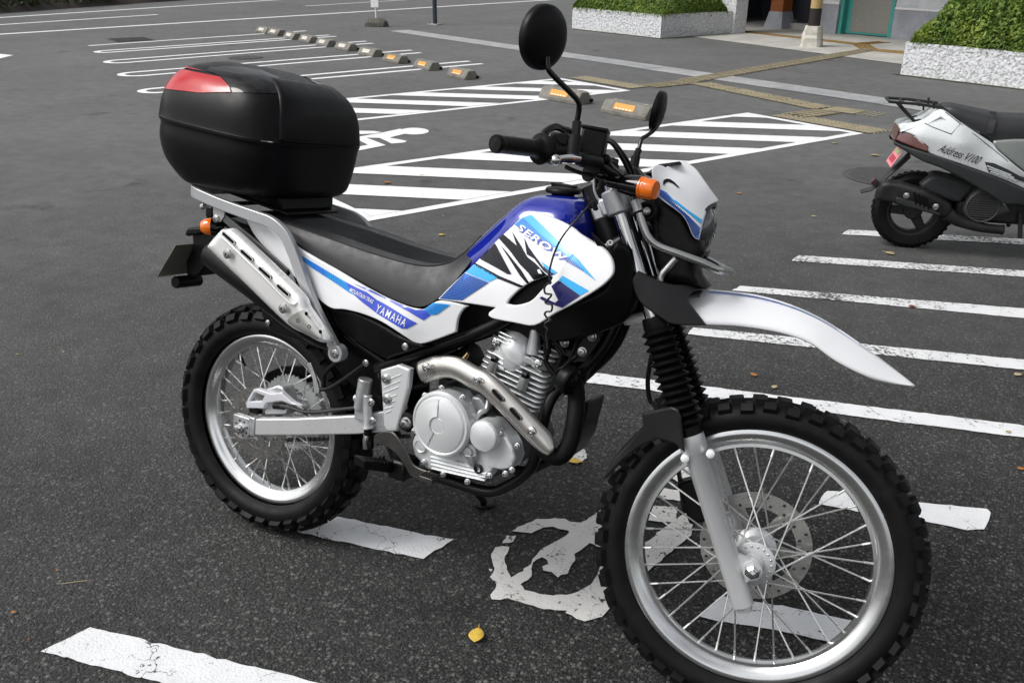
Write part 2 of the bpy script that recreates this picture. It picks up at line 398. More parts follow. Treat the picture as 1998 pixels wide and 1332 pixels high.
def paint_mat(name, col=(.74, .75, .76), wear=.5, crack=1.0, patch=None):
    """road paint over asphalt: worn through along cracks and in scuffed patches, where the asphalt shows"""
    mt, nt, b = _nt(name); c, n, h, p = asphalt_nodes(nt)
    w1 = _noise(nt, p, 9, 6, .7); w2 = _noise(nt, p, 60, 4, .7); w3 = _noise(nt, p, 1.3, 3, .5)
    vm = nt.nodes.new('ShaderNodeVectorMath'); vm.operation = 'MULTIPLY_ADD'
    nz = nt.nodes.new('ShaderNodeTexNoise'); nz.inputs['Scale'].default_value = 14; nz.inputs['Detail'].default_value = 5; nt.links.new(p, nz.inputs['Vector'])
    nt.links.new(nz.outputs['Color'], vm.inputs[0]); vm.inputs[1].default_value = (.17, .17, .17); nt.links.new(p, vm.inputs[2])
    ve = nt.nodes.new('ShaderNodeTexVoronoi'); ve.feature = 'DISTANCE_TO_EDGE'; ve.inputs['Scale'].default_value = 6.5; nt.links.new(vm.outputs[0], ve.inputs['Vector'])
    cw = _math(nt, 'MULTIPLY', _ramp(nt, w1, .40, .66, .0, .020*crack), _ramp(nt, w2, .3, .7, .35, 1.5))
    ck = nt.nodes.new('ShaderNodeMath'); ck.operation = 'LESS_THAN'; nt.links.new(ve.outputs['Distance'], ck.inputs[0]); nt.links.new(cw, ck.inputs[1])
    sp = _ramp(nt, _math(nt, 'ADD', _math(nt, 'MULTIPLY', w2, .6), _math(nt, 'MULTIPLY', w1, .4)), .70-.16*wear, .73-.16*wear, 0, 1)
    gone = _math(nt, 'MAXIMUM', ck.outputs[0], _math(nt, 'MULTIPLY', sp, 1.0))
    if patch:
        q = _ramp(nt, _math(nt, 'ADD', _math(nt, 'MULTIPLY', w3, .55), _math(nt, 'MULTIPLY', w2, .45)), patch, patch+.04, 0, 1); gone = _math(nt, 'MAXIMUM', gone, q)
    dirt = _ramp(nt, w1, .25, .8, 1.04, .84)
    cb = nt.nodes.new('ShaderNodeCombineColor'); [nt.links.new(dirt, cb.inputs[i]) for i in range(3)]
    pc = _mix(nt, 'MULTIPLY', 1.0, col, cb.outputs[0])
    fin = _mix(nt, 'MIX', gone, pc, c); nt.links.new(fin, b.inputs['Base Color'])
    bp = nt.nodes.new('ShaderNodeBump'); bp.inputs['Strength'].default_value = .45; bp.inputs['Distance'].default_value = .003
    hh = _math(nt, 'ADD', _math(nt, 'MULTIPLY', h, .6), _math(nt, 'MULTIPLY', _math(nt, 'SUBTRACT', 1.0, gone), .8)); nt.links.new(hh, bp.inputs['Height'])
    nt.links.new(bp.outputs[0], b.inputs['Normal']); b.inputs['Roughness'].default_value = .62
    return mt
def concrete_mat(name, col, scale=6, bump=.4, moss=None, bscale=60):
    mt, nt, b = _nt(name); p = _pos(nt)
    a = _noise(nt, p, scale, 8, .65); f = _noise(nt, p, scale*22, 4, .6)
    t = _math(nt, 'MULTIPLY', _ramp(nt, a, .25, .75, .68, 1.18), _ramp(nt, f, .3, .7, .85, 1.12))
    cb = nt.nodes.new('ShaderNodeCombineColor'); [nt.links.new(t, cb.inputs[i]) for i in range(3)]
    c = _mix(nt, 'MULTIPLY', 1.0, col, cb.outputs[0])
    if moss: c = _mix(nt, 'MIX', _ramp(nt, _noise(nt, p, 5, 7, .7), .5, .62, 0, moss[3]), c, moss[:3])
    nt.links.new(c, b.inputs['Base Color']); b.inputs['Roughness'].default_value = .85
    bp = nt.nodes.new('ShaderNodeBump'); bp.inputs['Strength'].default_value = bump; bp.inputs['Distance'].default_value = .006
    nt.links.new(_math(nt, 'ADD', a, _noise(nt, p, bscale, 4)), bp.inputs['Height']); nt.links.new(bp.outputs[0], b.inputs['Normal'])
    return mt
M = {}
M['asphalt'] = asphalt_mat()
M['paint'] = paint_mat('road_paint', (.80, .81, .82), .22, .12)
M['paint_crack'] = paint_mat('cracked_paint', (.70, .715, .73), .64, .7)
M['paint_worn'] = paint_mat('worn_paint', (.68, .69, .70), .6, .6, .535)
M['paint_old'] = paint_mat('symbol_paint', (.63, .62, .60), .76, .4)
M['paint_thin'] = paint_mat('thin_paint', (.80, .81, .82), .35, .1)
M['concrete'] = concrete_mat('concrete', (.40, .39, .36), 5)
M['apron'] = concrete_mat('apron_concrete', (.42, .41, .38), 2.2, .25)
M['stop'] = concrete_mat('wheel_stop_concrete', (.20, .193, .17), 14, .9, (.09, .085, .07, .6))
M['slot'] = pm('dark_slot', (.006, .006, .006), .9, spec=.1)
M['drain'] = concrete_mat('drain_concrete', (.33, .335, .34), 4, .3)
M['grate'] = pm('steel_grating', (.27, .30, .33), .45, .6, dirt=(.2, .17, .12, .5))
M['tactile'] = concrete_mat('tactile_paving', (.27, .235, .155), 5, .4)
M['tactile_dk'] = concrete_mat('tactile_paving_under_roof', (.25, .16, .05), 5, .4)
M['stucco'] = concrete_mat('white_stucco', (.68, .69, .71), 5, .9, (.10, .11, .07, .0), 60)
def stucco_mat():
    mt, nt, b = _nt('white_stucco'); p = _pos(nt)
    a = _noise(nt, p, 26, 3, .6); f = _noise(nt, p, 5, 6, .6); v = nt.nodes.new('ShaderNodeTexVoronoi'); v.inputs['Scale'].default_value = 24; nt.links.new(p, v.inputs['Vector'])
    pit = _math(nt, 'MULTIPLY', _ramp(nt, a, .46, .60, 0, 1), _ramp(nt, v.outputs['Distance'], .25, .6, 0, 1))
    c = _mix(nt, 'MIX', _math(nt, 'MULTIPLY', pit, .32), (.66, .67, .69), (.16, .16, .16)); c = _mix(nt, 'MIX', _ramp(nt, f, .55, .75, 0, .35), c, (.38, .38, .36))
    nt.links.new(c, b.inputs['Base Color']); b.inputs['Roughness'].default_value = .85
    bp = nt.nodes.new('ShaderNodeBump'); bp.inputs['Strength'].default_value = .8; bp.inputs['Distance'].default_value = .012; nt.links.new(_math(nt, 'SUBTRACT', 1.0, pit), bp.inputs['Height']); nt.links.new(bp.outputs[0], b.inputs['Normal'])
    return mt
M['stucco'] = stucco_mat()
M['reflector'] = pm('orange_reflector', (.66, .30, .04), .45, dirt=(.40, .30, .18, .7))
M['reflector_pale'] = pm('faded_reflector', (.55, .52, .47), .45, dirt=(.3, .28, .24, .6))
M['reflector_txt'] = pm('reflector_print', (.75, .70, .62), .45)
M['iron'] = pm('manhole_iron', (.085, .085, .085), .7, .2)

# ------------------------------------------------------------------ ground and markings
g = MB(); g.add([(-90, -60, 0), (110, -60, 0), (110, 140, 0), (-90, 140, 0)], [(0, 1, 2, 3)])
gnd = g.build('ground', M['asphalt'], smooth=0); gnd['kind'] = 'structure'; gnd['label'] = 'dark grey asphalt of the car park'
RN = random.Random(4)
def clip_poly(P, axis, lim, keep_less):
    out = []; n = len(P)
    ins = lambda q: (q[axis] <= lim) if keep_less else (q[axis] >= lim)
    for i in range(n):
        a, b = P[i], P[(i+1) % n]
        if ins(a): out.append(a)
        if ins(a) != ins(b):
            t = (lim-a[axis])/(b[axis]-a[axis]); out.append(tuple(a[k]+t*(b[k]-a[k]) for k in range(2)))
    return out
def sheet(name, polys, mt, z=.004, jit=.004, step=.02, parent=None):
    """painted markings lying on the ground; polys are ground points (x, y)"""
    mb = MB()
    for kz, P in enumerate(polys):
        P = [np.asarray(q, float)[:2] for q in P]
        if jit > 0:
            Q = resample(P, step); ph = [RN.uniform(0, 6.28) for _ in range(6)]
            c = Q.mean(0); off = []
            for i, q in enumerate(Q):
                a = sum(math.sin(q[0]*f+ph[k])*math.cos(q[1]*f*1.13+ph[k+1]) for k, f in enumerate((23, 61, 140)))/3
                t = Q[(i+1) % len(Q)]-Q[i-1]; t = t/(np.linalg.norm(t)+1e-9); off.append(np.array([t[1], -t[0]])*(a*jit+RN.uniform(-.4, .4)*jit))
            Q = Q+np.array(off)
        else: Q = np.array(P)
        V, E, Fc, *_ = delaunay_2d_cdt([Vector(q) for q in Q], [(i, (i+1) % len(Q)) for i in range(len(Q))], [], 0, 1e-7)
        V = np.array([tuple(q) for q in V]); T = np.array([tuple(t) for t in Fc]); T = T[inpoly(V[T].mean(1), [Q])]
        fs = []
        for t in T:
            a = (V[t[1], 0]-V[t[0], 0])*(V[t[2], 1]-V[t[0], 1])-(V[t[1], 1]-V[t[0], 1])*(V[t[2], 0]-V[t[0], 0]); fs.append(tuple(t) if a > 0 else tuple(t[::-1]))
        mb.add([(q[0], q[1], z+.0003*(kz % 8)) for q in V], fs)
    o = mb.build(name, mt, parent if parent is not None else gnd, smooth=0)
    return o
def gp(pts): return [G(*q)[:2] for q in pts]
def ext(a, b, x): return (x, a[1]+(b[1]-a[1])*(x-a[0])/(b[0]-a[0]))
def bar(a0, a1, b0, b1, xr): return gp([a0, ext(a0, a1, xr), ext(b0, b1, xr), b0])
# motorcycle bay lines
sheet('bay_line', [bar((1655, 449), (1998, 467.5), (1642, 458), (1998, 478.5), 2500)], M['paint_worn'])
sheet('bay_line', [bar((1558, 499), (1830, 517.7), (1543, 510), (1830, 529.7), 2500)], M['paint_worn'])
sheet('bay_line', [bar((1444.5, 559), (1830, 589.7), (1428, 567.6), (1830, 605.9), 2500)], M['paint_worn'])
sheet('bay_line', [bar((1352, 640), (1830, 686.6), (1340, 653), (1830, 705), 2500)], M['paint_worn'])
sheet('bay_line', [bar((1145, 727), (1998, 831), (1130, 745.5), (1998, 855), 2500)], M['paint_crack'])
sheet('bay_line', [gp([(1602, 970), (1613, 959), (1667, 961), (1783, 981), (1925, 994), (1932, 1001), (1930, 1017), (1918, 1033), (1886, 1035), (1793, 1017), (1686, 1002), (1597, 984)])], M['paint_crack'], jit=.003)
sheet('bay_line', [gp([(1408, 1164), (1560, 1190), (1690, 1219), (1655, 1262), (1520, 1232), (1400, 1213), (1363, 1203)])], M['paint_crack'])
sheet('bay_line', [gp([(630, 1004), (884, 1054), (826, 1092), (555, 1034)])], M['paint_crack'], jit=.006)
sheet('bay_line', [gp([(177, 1224), (1100, 1452), (1000, 1522), (84, 1272)])], M['paint_crack'], jit=.006)
bs = zz('b', 335,505,380,470,430,455,500,425,545,405,620,402,700,395,780,400,830,425,900,430,960,412,1040,355,1085,330,1120,320,1120,640,1055,640,990,605,930,660,870,700,868,750,835,800,800,860,750,870,725,888,705,870,672,850,600,835,600,800,640,780,635,745,590,725,540,745,515,770,510,820,505,880,470,915,410,950,450,995,560,1030,680,1045,800,1040,900,1015,1000,950,1060,860,1085,780,1085,700,1062,660,1120,660,1120,800,1140,900,1165,990,1200,1050,1195,1110,1150,1160,1090,1220,1000,1250,950,1265,880,1235,790,1190,800,1170,700,1172,560,1150,440,1110,300,1060,240,1080,170,1075,155,1040,210,990,215,950,160,890,180,850,200,820,175,770,170,700,200,640,260,630,310,640,300,690,275,740,300,830,335,890,390,855,440,840,430,820,498,782,505,740,540,710,570,670,620,635,690,605,760,560,820,520,815,500,740,490,680,470,600,475,545,500,500,522)
sym = [gp(bs), gp(zz('b', 258,605,290,540,380,545,345,590,320,605)), gp(zz('b', 140,825,165,818,182,832,160,846)),
       gp(zz('q8', 310,455,420,475,520,482,520,532,400,520,310,500)), gp(zz('q8', 250,535,435,555,430,620,240,610)),
       gp(zz('q8', 480,568,515,600,500,680,420,740,300,850,250,880,150,960,90,900,240,760,360,660)), gp(zz('q8', 380,330,500,380,500,460,440,440,360,390)),
       gp(zz('p', 1112,886,1124,874,1142,880,1146,896,1126,908,1108,902))]
sheet('bicycle_symbol', sym, M['paint_old'], jit=.004, step=.012)
# hatched boxes beside the accessible bay
def hatch_box(u0, u1, v0, v1, c0, n, mt=M['paint']):
    w = .085; P = []
    R = lambda a, b, c, d: [L(a, c), L(b, c), L(b, d), L(a, d)]
    P += [R(u0, u1, v0, v0+w), R(u0, u1, v1-w, v1), R(u0, u0+w, v0+w, v1-w), R(u1-w, u1, v0+w, v1-w)]
    for k in range(-n, n):
        c = c0+.86*k; a, b = v0+w, v1-w
        q = [(c-.39-a, a), (c-a, a), (c-b, b), (c-.39-b, b)]
        q = clip_poly(clip_poly(q, 0, u0+w, False), 0, u1-w, True) if True else q
        if len(q) > 2: P.append([L(*t) for t in q])
    return sheet('hatched_box', P, mt, jit=.0025, step=.05)
hatch_box(1.68, 6.74, 2.66, 4.02, 6.45, 8)
hatch_box(1.75, 6.80, 5.84, 7.16, 10.05, 9)
# wheelchair symbol of the accessible bay
el = [(560+95*math.cos(t), 456+22*math.sin(t)) for t in np.linspace(0, 6.2, 24)]
wc = [gp(zz('h', *[c for q in el for c in q])), gp(zz('h', 60,512,200,492,330,470,470,440,520,468,400,498,515,520,495,530,415,537,335,500,250,498,376,547,215,580,90,590,200,556,260,545,200,515)),
      gp(zz('h', 120,470,210,454,300,455,352,463,300,472,210,476,130,492))]
sheet('wheelchair_symbol', wc, M['paint'], jit=.002, step=.05)
# hairpin bay lines further off
def hairpin(a, b1, b2, w=.10):
    A, P1, P2 = (G(*q)[:2] for q in (a, b1, b2))
    d = (P1+P2)/2-A; d /= np.linalg.norm(d); n = np.array([-d[1], d[0]]); h = np.linalg.norm(P1-P2)/2
    cen = A+d*h; pts = [P1, cen+n*h*(1 if (P1-P2)@n > 0 else -1)]
    s = 1 if (P1-P2)@n > 0 else -1
    arc = [cen+s*n*h*math.cos(t)-d*h*math.sin(t) for t in np.linspace(0, math.pi, 12)]
    path = [P1]+arc+[P2]; o, i = [], []
    for k in range(len(path)):
        t = path[min(k+1, len(path)-1)]-path[max(k-1, 0)]; t /= np.linalg.norm(t); nn = np.array([-t[1], t[0]])*w/2; o.append(path[k]+nn); i.append(path[k]-nn)
    return o+i[::-1]
for a, b1, b2 in (((190, 102.6), (643, 69), (655.6, 71.5)), ((210, 122.6), (714.7, 81), (728, 85)), ((237.7, 147.6), (803, 98.6), (821, 103.6)), ((277.8, 180), (916, 120), (941, 125))):
    sheet('bay_hairpin_line', [hairpin(a, b1, b2)], M['paint_thin'], jit=.0025, step=.08)
def pline(a, b, w, mt=M['paint_thin'], name='road_line'):
    A, C_ = G(*a)[:2], G(*b)[:2]; d = C_-A; d /= np.linalg.norm(d); n = np.array([-d[1], d[0]])*w/2
    return sheet(name, [[A-n, C_-n, C_+n, A+n]], mt, jit=.003, step=.15)
pline((172.7, 90), (597, 61), .10, name='bay_line')
def longline(a, b, w, e0, e1):
    A, C_ = G(*a)[:2], G(*b)[:2]; d = C_-A; n_ = np.linalg.norm(d); d /= n_; A2, C2 = A-d*e0, C_+d*e1; n = np.array([-d[1], d[0]])*w/2
    return sheet('road_line', [[A2-n, C2-n, C2+n, A2+n]], M['paint_thin'], jit=.004, step=.2)
longline((0, 67.6), (1000, 5), .17, 8, 14)
longline((0, 49), (308, 29), .14, 8, 0); longline((596, 12.5), (800, 0), .10, 0, 3)
longline((0, 35), (540, 0.5), .17, 8, 14)
sheet('road_arrow', [gp([(-60, 104), (0, 106), (26, 108.5), (0, 115), (-40, 119)])], M['paint_thin'], jit=.002)
# drain channel, tactile paving, apron, manholes
def quad(name, pts, mt, z, parent=gnd, th=0):
    mb = MB(); mb.add([(p[0], p[1], z) for p in pts], [tuple(range(len(pts)))]); return mb.build(name, mt, parent, smooth=0)
for v0, v1, mt, nm in ((14.6, 8.9, 'drain', 'drain_channel'), (8.9, 7.25, 'grate', 'drain_grating'), (7.25, 5.05, 'drain', 'drain_channel'), (5.05, 3.55, 'grate', 'drain_grating'), (3.55, -6, 'drain', 'drain_channel')):
    quad(nm, [L(8.36, v0), L(8.36, v1), L(8.82, v1), L(8.82, v0)][::1], M[mt], .005)
    if nm == 'drain_grating':
        mb = MB()
        for k in range(7): mb.box(L(8.41+.06*k, (v0+v1)/2, .008), (abs(v0-v1), .022, .008), np.array([[UY[0], UX[0], 0], [UY[1], UX[1], 0], [0, 0, 1]]))
        mb.build('grating_bar', M['drain'], gnd, smooth=0)
def tactile(a, b, w, kind, mt):
    """guiding blocks with raised bars, or warning blocks with studs; a, b: lot coordinates of the strip's axis"""
    a, b = np.array(a, float), np.array(b, float); d = (b-a); ln = np.linalg.norm(d); d /= ln; n = np.array([-d[1], d[0]])
    q = lambda s_, t_: L(*(a+d*s_+n*t_))
    quad('tactile_strip', [q(0, -w/2), q(ln, -w/2), q(ln, w/2), q(0, w/2)], mt, .009)
    mb = MB(); R2 = np.array([[*(d[0]*UX+d[1]*UY), 0], [*(n[0]*UX+n[1]*UY), 0], [0, 0, 1]]).T
    k = 0
    while k*.3 < ln:
        s0 = k*.3+.015; s1 = min(ln, k*.3+.285)
        if kind == 'bar':
            for j in range(4): mb.box(q((s0+s1)/2, -w/2+w*(j+.5)/4)+np.array([0, 0, .012]), (s1-s0, .03, .006), R2)
        else:
            for j in range(int(round(w/.06))):
                for i in range(5): mb.lathe([(.014, 0), (.008, .006), (0, .006)], q(s0+.03+.054*i, -w/2+.03+.06*j)+np.array([0, 0, .009]), (0, 0, 1), 6, caps=False)
        k += 1
    mb.build('tactile_relief', mt, gnd, smooth=0)
T_ = M['tactile']
tactile((7.05, 5.95), (7.05, 7.1), .30, 'stud', T_)
tactile((7.22, 5.98), (7.95, 5.98), .30, 'bar', T_)
tactile((7.95, 6.05), (13.35, 7.10), .30, 'bar', T_)
tactile((7.95, 5.80), (7.62, 3.75), .30, 'bar', T_)
tactile((7.66, 3.72), (7.70, 3.36), .30, 'stud', T_)
tactile((7.50, 3.60), (6.95, 3.62), .30, 'bar', T_)
tactile((6.92, 3.75), (6.92, 2.62), .30, 'stud', T_)
quad('concrete_apron', [L(12.62, 10.55), L(11.9, 5.3), L(13.4, 5.3), L(20, 5.3), L(20, 12.4), L(14.1, 12.4), L(13.9, 11.0)][::-1], M['apron'], .006)
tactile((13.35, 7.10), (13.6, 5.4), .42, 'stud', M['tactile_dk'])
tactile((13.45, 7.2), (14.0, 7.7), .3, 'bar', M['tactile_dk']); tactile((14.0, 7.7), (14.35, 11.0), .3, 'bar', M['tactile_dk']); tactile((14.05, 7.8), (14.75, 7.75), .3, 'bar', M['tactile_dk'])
def disc(name, c, r, mt, z=.005, grid=True):
    mb = MB(); mb.lathe([(0, z), (r*.93, z), (r*.93, z-.002), (r*.96, z-.002), (r*.96, z), (r, z)], (c[0], c[1], 0), (0, 0, -1) if False else (0, 0, 1), 40, caps=False)
    if grid:
        for k in range(-9, 10):
            w = math.sqrt(max(0, .88**2-(k/10)**2))*r
            if w > .02: mb.box((c[0], c[1]+k*r/10, z+.002), (2*w, r*.05, .004))
    return mb.build(name, mt, gnd, smooth=0)
disc('manhole_cover', G(1737, 346), .33, M['iron'])
disc('manhole_cover', G(480, 113), .26, M['iron'])
mb = MB(); c0 = G(255, 78)
for k in range(9): mb.box((c0[0], c0[1], .008) + np.array([*(UX*0+UY*(-.32+.08*k)), 0]), (.62, .03, .008), np.array([[UX[0], UY[0], 0], [UX[1], UY[1], 0], [0, 0, 1]]))
mb.box((c0[0], c0[1], .005), (.7, .75, .002), np.array([[UX[0], UY[0], 0], [UX[1], UY[1], 0], [0, 0, 1]])); mb.build('drain_cover', M['iron'], gnd, smooth=0)
# ------------------------------------------------------------------ motorcycle materials
M['white'] = pm('white_gloss_plastic', (.79, .80, .82), .18, 0, .35, var=.02)
M['blue'] = pm('blue_gloss_paint', (.010, .020, .29), .10, .1, .8, var=.03)
M['dec_cyan'] = pm('cyan_print', (.025, .42, .86), .2, 0, .5, var=.03)
M['dec_mid'] = pm('mid_blue_print', (.02, .17, .66), .2, 0, .5, var=.03)
M['dec_blue'] = pm('royal_blue_print', (.040, .085, .58), .2, 0, .5, var=.03)
M['dec_navy'] = pm('navy_print', (.014, .014, .10), .2, 0, .5, var=.03)
M['dec_black'] = pm('black_print', (.004, .005, .010), .25, 0, .1, var=.03, spec=.3)
M['dec_white'] = pm('white_print', (.82, .83, .85), .2, 0, .5, var=.02)
M['plastic'] = pm('black_textured_plastic', (.0045, .0045, .005), .36, bump=.12, bscale=900, var=.2, spec=.16)
M['guard'] = pm('dark_grey_plastic', (.016, .016, .017), .4, bump=.15, bscale=900, var=.1, spec=.35)
M['satin'] = pm('satin_steel', (.46, .46, .455), .27, .95, var=.05)
M['bolt'] = pm('bolt_steel', (.42, .42, .42), .3, .9, var=.15, scale=60)
M['spoke'] = pm('spoke_steel', (.74, .74, .73), .28, .8, var=.05)
M['plastic_gl'] = pm('black_gloss_plastic', (.002, .002, .0025), .07, 0, .0, var=.1, spec=.42)
M['rubber'] = pm('black_rubber', (.0035, .0035, .0035), .42, spec=.16, bump=.15, bscale=500, var=.25, scale=30)
M['tyre'] = pm('tyre_rubber', (.006, .006, .0063), .55, spec=.18, bump=.25, bscale=220, var=.35, scale=14, dirt=(.035, .034, .032, .3))
M['seat'] = pm('seat_vinyl', (.026, .027, .029), .46, spec=.45, bump=.35, bscale=700, var=.12)
M['frame'] = pm('black_frame_paint', (.005, .005, .0055), .34, 0, .03, var=.15, spec=.25)
M['pipe'] = pm('matt_black_pipe', (.004, .004, .004), .6, var=.2, spec=.12)
M['cast_dk'] = pm('dark_cast_metal', (.085, .083, .08), .55, .5, var=.3, scale=30, dirt=(.02, .018, .016, .6))  # recess shade between fins put into the dark base colour; mottled dirt over it
M['silver'] = pm('silver_engine_paint', (.72, .74, .75), .30, .45, var=.03, scale=9, rvar=.04)
M['cast'] = pm('cast_aluminium', (.50, .51, .52), .42, .75, var=.15, scale=25, bump=.3, bscale=500)
M['alu'] = pm('brushed_aluminium', (.80, .81, .82), .28, .65, var=.03, scale=12, rvar=.05)
M['rim'] = pm('rim_aluminium', (.72, .73, .73), .2, .95, var=.08, scale=20)
M['fork_al'] = pm('fork_slider_silver', (.60, .61, .62), .34, .42, var=.05, scale=14, bump=.06, bscale=900)
M['steel'] = pm('polished_steel', (.68, .68, .68), .13, 1.0, var=.08, scale=30)
M['disc'] = pm('brake_disc_steel', (.46, .45, .43), .3, 1.0, var=.15, scale=40)
M['shield'] = pm('satin_heat_shield', (.56, .54, .51), .27, .85, var=.03, scale=4, rvar=.04)
M['muffler'] = pm('satin_muffler_cover', (.84, .84, .83), .30, .5, var=.03, scale=6, rvar=.04)
M['muf_cap'] = pm('muffler_cap_grey', (.42, .42, .40), .36, .7, var=.08)
M['rack'] = pm('rack_grey_paint', (.40, .41, .42), .32, .4, rvar=.03, var=.03, scale=20)
M['rack_dk'] = pm('rack_stay_grey', (.10, .105, .108), .4, .4, var=.1)
M['amber'] = pm('amber_lens', (.85, .17, .006), .12, 0, .6, var=.1, scale=60)
M['red'] = pm('red_lens', (.44, .003, .008), .12, 0, .05, var=.1, scale=40)
M['glass'] = pm('headlamp_glass', (.09, .094, .098), .06, .5, 1.0, var=.5, scale=60)
M['plate_back'] = pm('plate_back', (.24, .235, .20), .35, .3, var=.2, dirt=(.03, .03, .03, .4))
M['wire'] = pm('black_cable', (.006, .006, .006), .35, 0, .1)
M['mirrorg'] = pm('mirror_glass', (.8, .8, .8), .03, 1.0, var=.02)
M['mesh_cap'] = pm('white_caliper_guard', (.62, .63, .67), .35, .2, var=.05)
M['brass'] = pm('brass_fitting', (.5, .38, .2), .3, 1.0)
M['pedal'] = pm('grey_steel_pedal', (.10, .095, .09), .35, .8, var=.2)

MC = np.eye(4); MC[:3, :3] = BM; MC[:3, 3] = BO
bike = thing('motorcycle', 'white and blue trail motorcycle with knobbly tyres on its side stand in the marked bay', 'motorcycle', M=MC)
def b3(k, y, *c): return [B(px, py, y) for px, py in zz(k, *c)]
def f3(k, y, *c): return [F(px, py, y) for px, py in zz(k, *c)]
def bolt(c, r=.008, ax=(0, -1, 0), mt='bolt', parent=bike, hh=.006, name='bolt', flange=1.5, F_=False):
    mb = MB()
    mb.lathe([(r*.85*flange, -.002), (r*.85*flange, .002), (r*1.0, .003), (r*.85, hh*.8), (r*.5, hh*.9), (r*.45, hh*.3), (0, hh*.3)], c, ax, 12)
    if F_: mb.fk()
    return mb.build(name, M[mt], parent, smooth=40)

# ------------------------------------------------------------------ wheels
def make_wheel(Rt, wt, rf, ri, wr, npitch, hub_r, hub_y, nsp, rear):
    w = part('wheel', bike)
    A = (0, 1, 0); core = Rt-.009
    # tyre carcass
    pr = []
    for t in np.linspace(-1, 1, 25):
        a = t*2.55; yy = math.sin(min(abs(a), 1.9) if abs(a) < 1.9 else abs(a))*wt*.5*(1 if t >= 0 else -1)
        pr.append((a, yy))
    rc = core-wt*.5*(.84); prof = []
    for a in np.linspace(-2.45, 2.45, 31): prof.append((rc+wt*.5*.84*math.cos(a) if abs(a) < 1.57 else rc+(rc-rf)*math.cos(a)*1.15, wt*.5*math.sin(a)))
    prof = [(max(r, rf-.006), y) for r, y in prof]
    mb = MB(); mb.lathe(prof, (0, 0, 0), A, 120, caps=False)
    def knob(ang, phi, la, ly, h, skew=0):
        r = rc+wt*.5*.84*math.cos(phi); y = wt*.5*math.sin(phi)
        er = np.array([math.sin(ang), 0, math.cos(ang)]); et = np.array([math.cos(ang), 0, -math.sin(ang)]); ey = np.array([0, 1.0, 0])
        nrm = er*math.cos(phi)+ey*math.sin(phi); lat = -er*math.sin(phi)+ey*math.cos(phi)
        c = er*r+ey*y; vs = []
        for s, k in ((-.004, 1.12), (h, .92)):
            for a_, b_ in ((-1, -1), (1, -1), (1, 1), (-1, 1)): vs.append(c+nrm*s+et*(a_*la/2*k+skew*b_*la*.3)+lat*b_*ly/2*k)
        mb.hexa(vs)
    for i in range(npitch):
        a = 2*math.pi*i/npitch; d = 2*math.pi/npitch; La = d*Rt
        if rear:
            knob(a, .22 if i % 2 else .16, La*.58, wt*.20, .012, .2); knob(a+d*.5, -.22 if i % 2 else -.16, La*.58, wt*.20, .012, -.2)
            for s in (-1, 1):
                knob(a+d*.25, s*.62, La*.52, wt*.16, .012); knob(a+d*.72, s*(1.0 if i % 2 else 1.06), La*(.62 if i % 2 else .5), wt*.19, .012)
        else:
            knob(a, 0.30 if i % 2 else .22, La*.52, wt*.28, .014, .12); knob(a+d*.12, -.30 if i % 2 else -.22, La*.52, wt*.28, .014, -.12)
            for s in (-1, 1): knob(a+d*.5, s*(.80 if i % 2 else .92), La*.54, wt*.24, .013)
    mb.build('tyre', M['tyre'], w, smooth=30)
    # rim
    h = wr/2
    prof = [(rf, -h+.001), (rf+.002, -h-.0015), (rf-.004, -h-.004), (rf-.012, -h-.0025), (ri+.016, -h+.004), (ri+.010, -h+.010), (ri+.003, -h*.55), (ri, 0), (ri+.003, h*.55), (ri+.010, h-.010), (ri+.016, h-.004), (rf-.012, h+.0025), (rf-.004, h+.004), (rf+.002, h+.0015), (rf, h-.001), (rf-.014, h-.006), (rf-.016, 0), (rf-.014, -h+.006), (rf, -h+.001)]
    MB().lathe(prof, (0, 0, 0), A, 120, caps=False).build('rim', M['rim'], w, smooth=40)
    # hub
    hp = [(.012, -hub_y-.012), (.02, -hub_y-.010), (.024, -hub_y-.004), (hub_r-.004, -hub_y-.003), (hub_r, -hub_y-.001), (hub_r, -hub_y+.004), (hub_r-.005, -hub_y+.006), (.030, -hub_y+.016), (.024, 0), (.03, hub_y-.016), (hub_r-.005, hub_y-.006), (hub_r, hub_y-.004), (hub_r, hub_y+.001), (hub_r-.004, hub_y+.003), (.024, hub_y+.004), (.02, hub_y+.010), (.012, hub_y+.012)]
    MB().lathe(hp, (0, 0, 0), A, 48).build('hub', M['fork_al'], w, smooth=35)
    mb = MB()
    for k in range(nsp//2):
        a = 2*math.pi*k/(nsp//2)+.1
        for s in (-1, 1): mb.lathe([(.0030, 0), (.0030, .001), (.0015, .002), (0, .002)], (math.sin(a)*(hub_r-.009), s*(hub_y+.0025), math.cos(a)*(hub_r-.009)), (0, s, 0), 10)
    mb.build('spoke_head', M['cast'], w)
    # spokes, each one an object
    base = {}
    for s in (-1, 1):
        for dr in (-1, 1):
            a0 = 0; off = dr*math.radians(62)
            p0 = np.array([math.sin(a0+off)*(hub_r-.008), s*(hub_y-.001+.003*dr), math.cos(a0+off)*(hub_r-.008)])
            p1 = np.array([0, s*.004, ri+.004])
            d = (p1-p0)/np.linalg.norm(p1-p0)
            mb = MB(); mb.tube([p0, p1-d*.018], .0019, 6); mb.tube([p1-d*.020, p1-d*.004, p1], [.0028, .0028, .0034], 8)
            base[(s, dr)] = mb
    n4 = nsp//4
